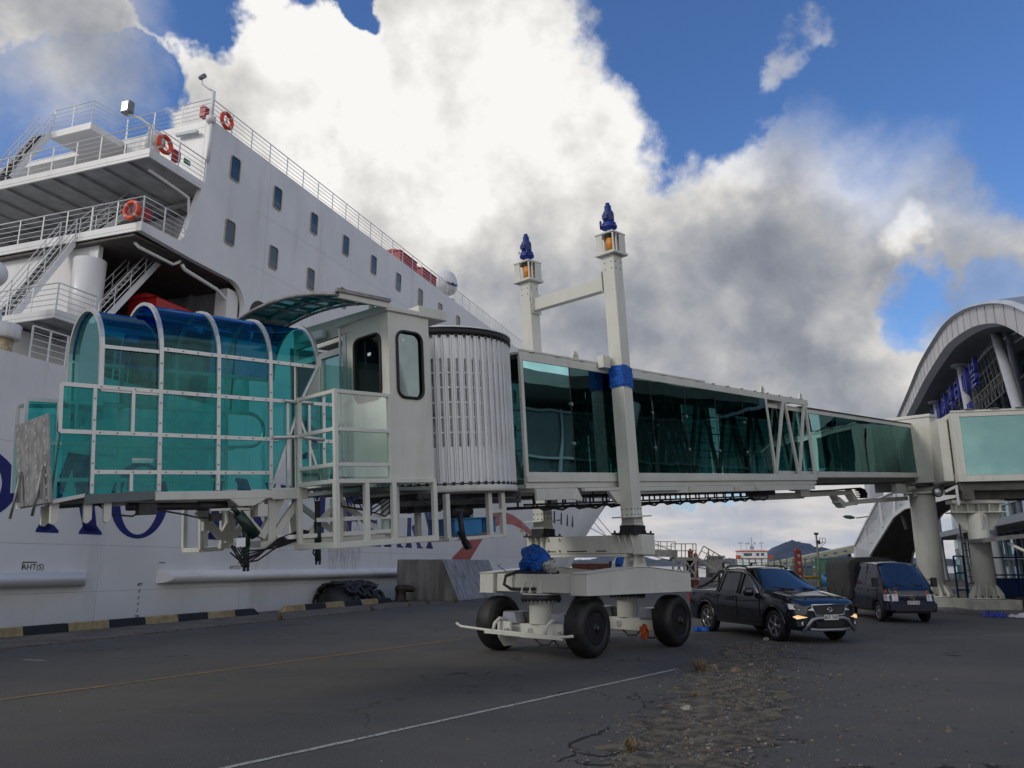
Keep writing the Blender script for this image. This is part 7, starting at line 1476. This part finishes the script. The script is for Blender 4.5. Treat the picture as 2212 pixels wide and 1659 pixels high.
for i in range(13):
    x = -.76-2.3*i/12; sag = .03*math.sin(i*1.57)**2; sec_ = [(-.90, .72), (-.905, 1.2), (-.90, 1.86-sag), (-.82, 2.02-sag), (-.5, 2.12-sag), (0, 2.16-sag), (.5, 2.12-sag), (.82, 2.02-sag), (.90, 1.86-sag), (.905, 1.2), (.90, .72)]; rows.append([(x, y, z) for y, z in sec_])
b.grid(rows); b.add(rows[0], [tuple(range(11))]); b.add(rows[-1], [tuple(range(11))]); b.build('canvas_cover', canv, tr)
b = MB()
for k in range(9): b.path([(-.85-.26*k, -.92, .80), (-.95-.26*k, -.93, .66), (-1.05-.26*k, -.92, .78)], .012, 5)
for x in (-.8, -1.5, -2.2, -2.9): b.box(x, x+.03, -.93, -.92, .66, 1.0)
b.build('tarp_lashing', plastic, tr)
for s_ in (-1, 1):
    b = MB(); b.prism([(2.00, s_*.47, .925), (1.975, s_*.64, .925), (1.90, s_*.765, .925), (1.78, s_*.81, .925), (1.7, s_*.6, .925)], (-.035, 0, .11)); b.build('indicator', amber, tr)
    b = MB(); b.prism([(2.035, s_*.47, .70), (2.01, s_*.64, .70), (1.94, s_*.785, .70), (1.80, s_*.845, .70), (1.7, s_*.6, .70)], (-.022, 0, .222)); b.build('headlight', lampg, tr)
    b = MB(); b.box(1.50, 1.62, min(s_*.90, s_*1.08), max(s_*.90, s_*1.08), 1.15, 1.45); b.beam((1.5, s_*.80, 1.4), (1.56, s_*.95, 1.35), .03, .03); b.beam((1.5, s_*.80, 1.2), (1.56, s_*.95, 1.22), .03, .03); b.build('door_mirror', plastic, tr, bevel=.03)
    b = MB(); b.cyl((2.03, s_*.60, .52), (2.045, s_*.60, .52), .055, 14); b.build('fog_lamp', chrome, tr)
    b = MB(); b.path([(1.70, s_*.80, 1.15), (1.12, s_*.665, 1.86), (.4, s_*.66, 1.93), (-.65, s_*.66, 1.93)], .02, 6); b.beam((.34, s_*.85, .5), (.34, s_*.66, 1.88), .03, .05); b.beam((1.28, s_*.852, .75), (1.30, s_*.83, 1.15), .012, .012); b.beam((-.62, s_*.85, .5), (-.62, s_*.852, 1.1), .012, .012); b.build('door_frame_trim', nblue, tr)
    b = MB()
    for x in (.55, -.30): b.beam((x, s_*.86, 1.02), (x-.13, s_*.86, 1.02), .025, .035)
    b.beam((1.1, s_*.852, 1.06), (.4, s_*.855, 1.06), .012, .03); b.build('door_handle', silver, tr)
b = MB(); b.box(1.80, 2.06, -.80, .80, .36, .66); b.build('front_bumper', nblue, tr, bevel=.05); b = MB(); b.box(2.02, 2.063, -.60, .60, .38, .45); b.box(1.985, 2.0, -.42, .42, .72, .80); b.build('air_intake', plastic, tr)
b = MB(); b.path([(2.005, -.44, .86), (2.02, 0, .88), (2.005, .44, .86)], .016, 6); b.path([(2.02, .09*math.cos(t), .80+.05*math.sin(t)) for t in [R(20*k) for k in range(18)]], .010, 5, closed=True); b.path([(2.022, -.035, .835), (2.025, -.015, .80), (2.025, .015, .80), (2.022, .035, .765)], .010, 5); b.path([(1.93, -.60, 1.10), (1.94, -.42, 1.10)], .012, 5); b.build('emblem_bar', silver, tr)
b = MB(); b.box(2.064, 2.075, -.20, .20, .60, .715); pt = b.build('number_plate', plate_m, tr); text_obj('plate_number', '81무 1916', .11, inkK, pt, basis((2.077, 0, .655), (0, 1, 0), (0, 0, 1), (1, 0, 0)), .001, sx=.80)
b = MB(); b.path([(1.80, .5, 1.17), (1.66, .1, 1.28)], .012, 5); b.path([(1.80, -.1, 1.17), (1.66, -.5, 1.28)], .012, 5); b.build('wiper', plastic, tr)
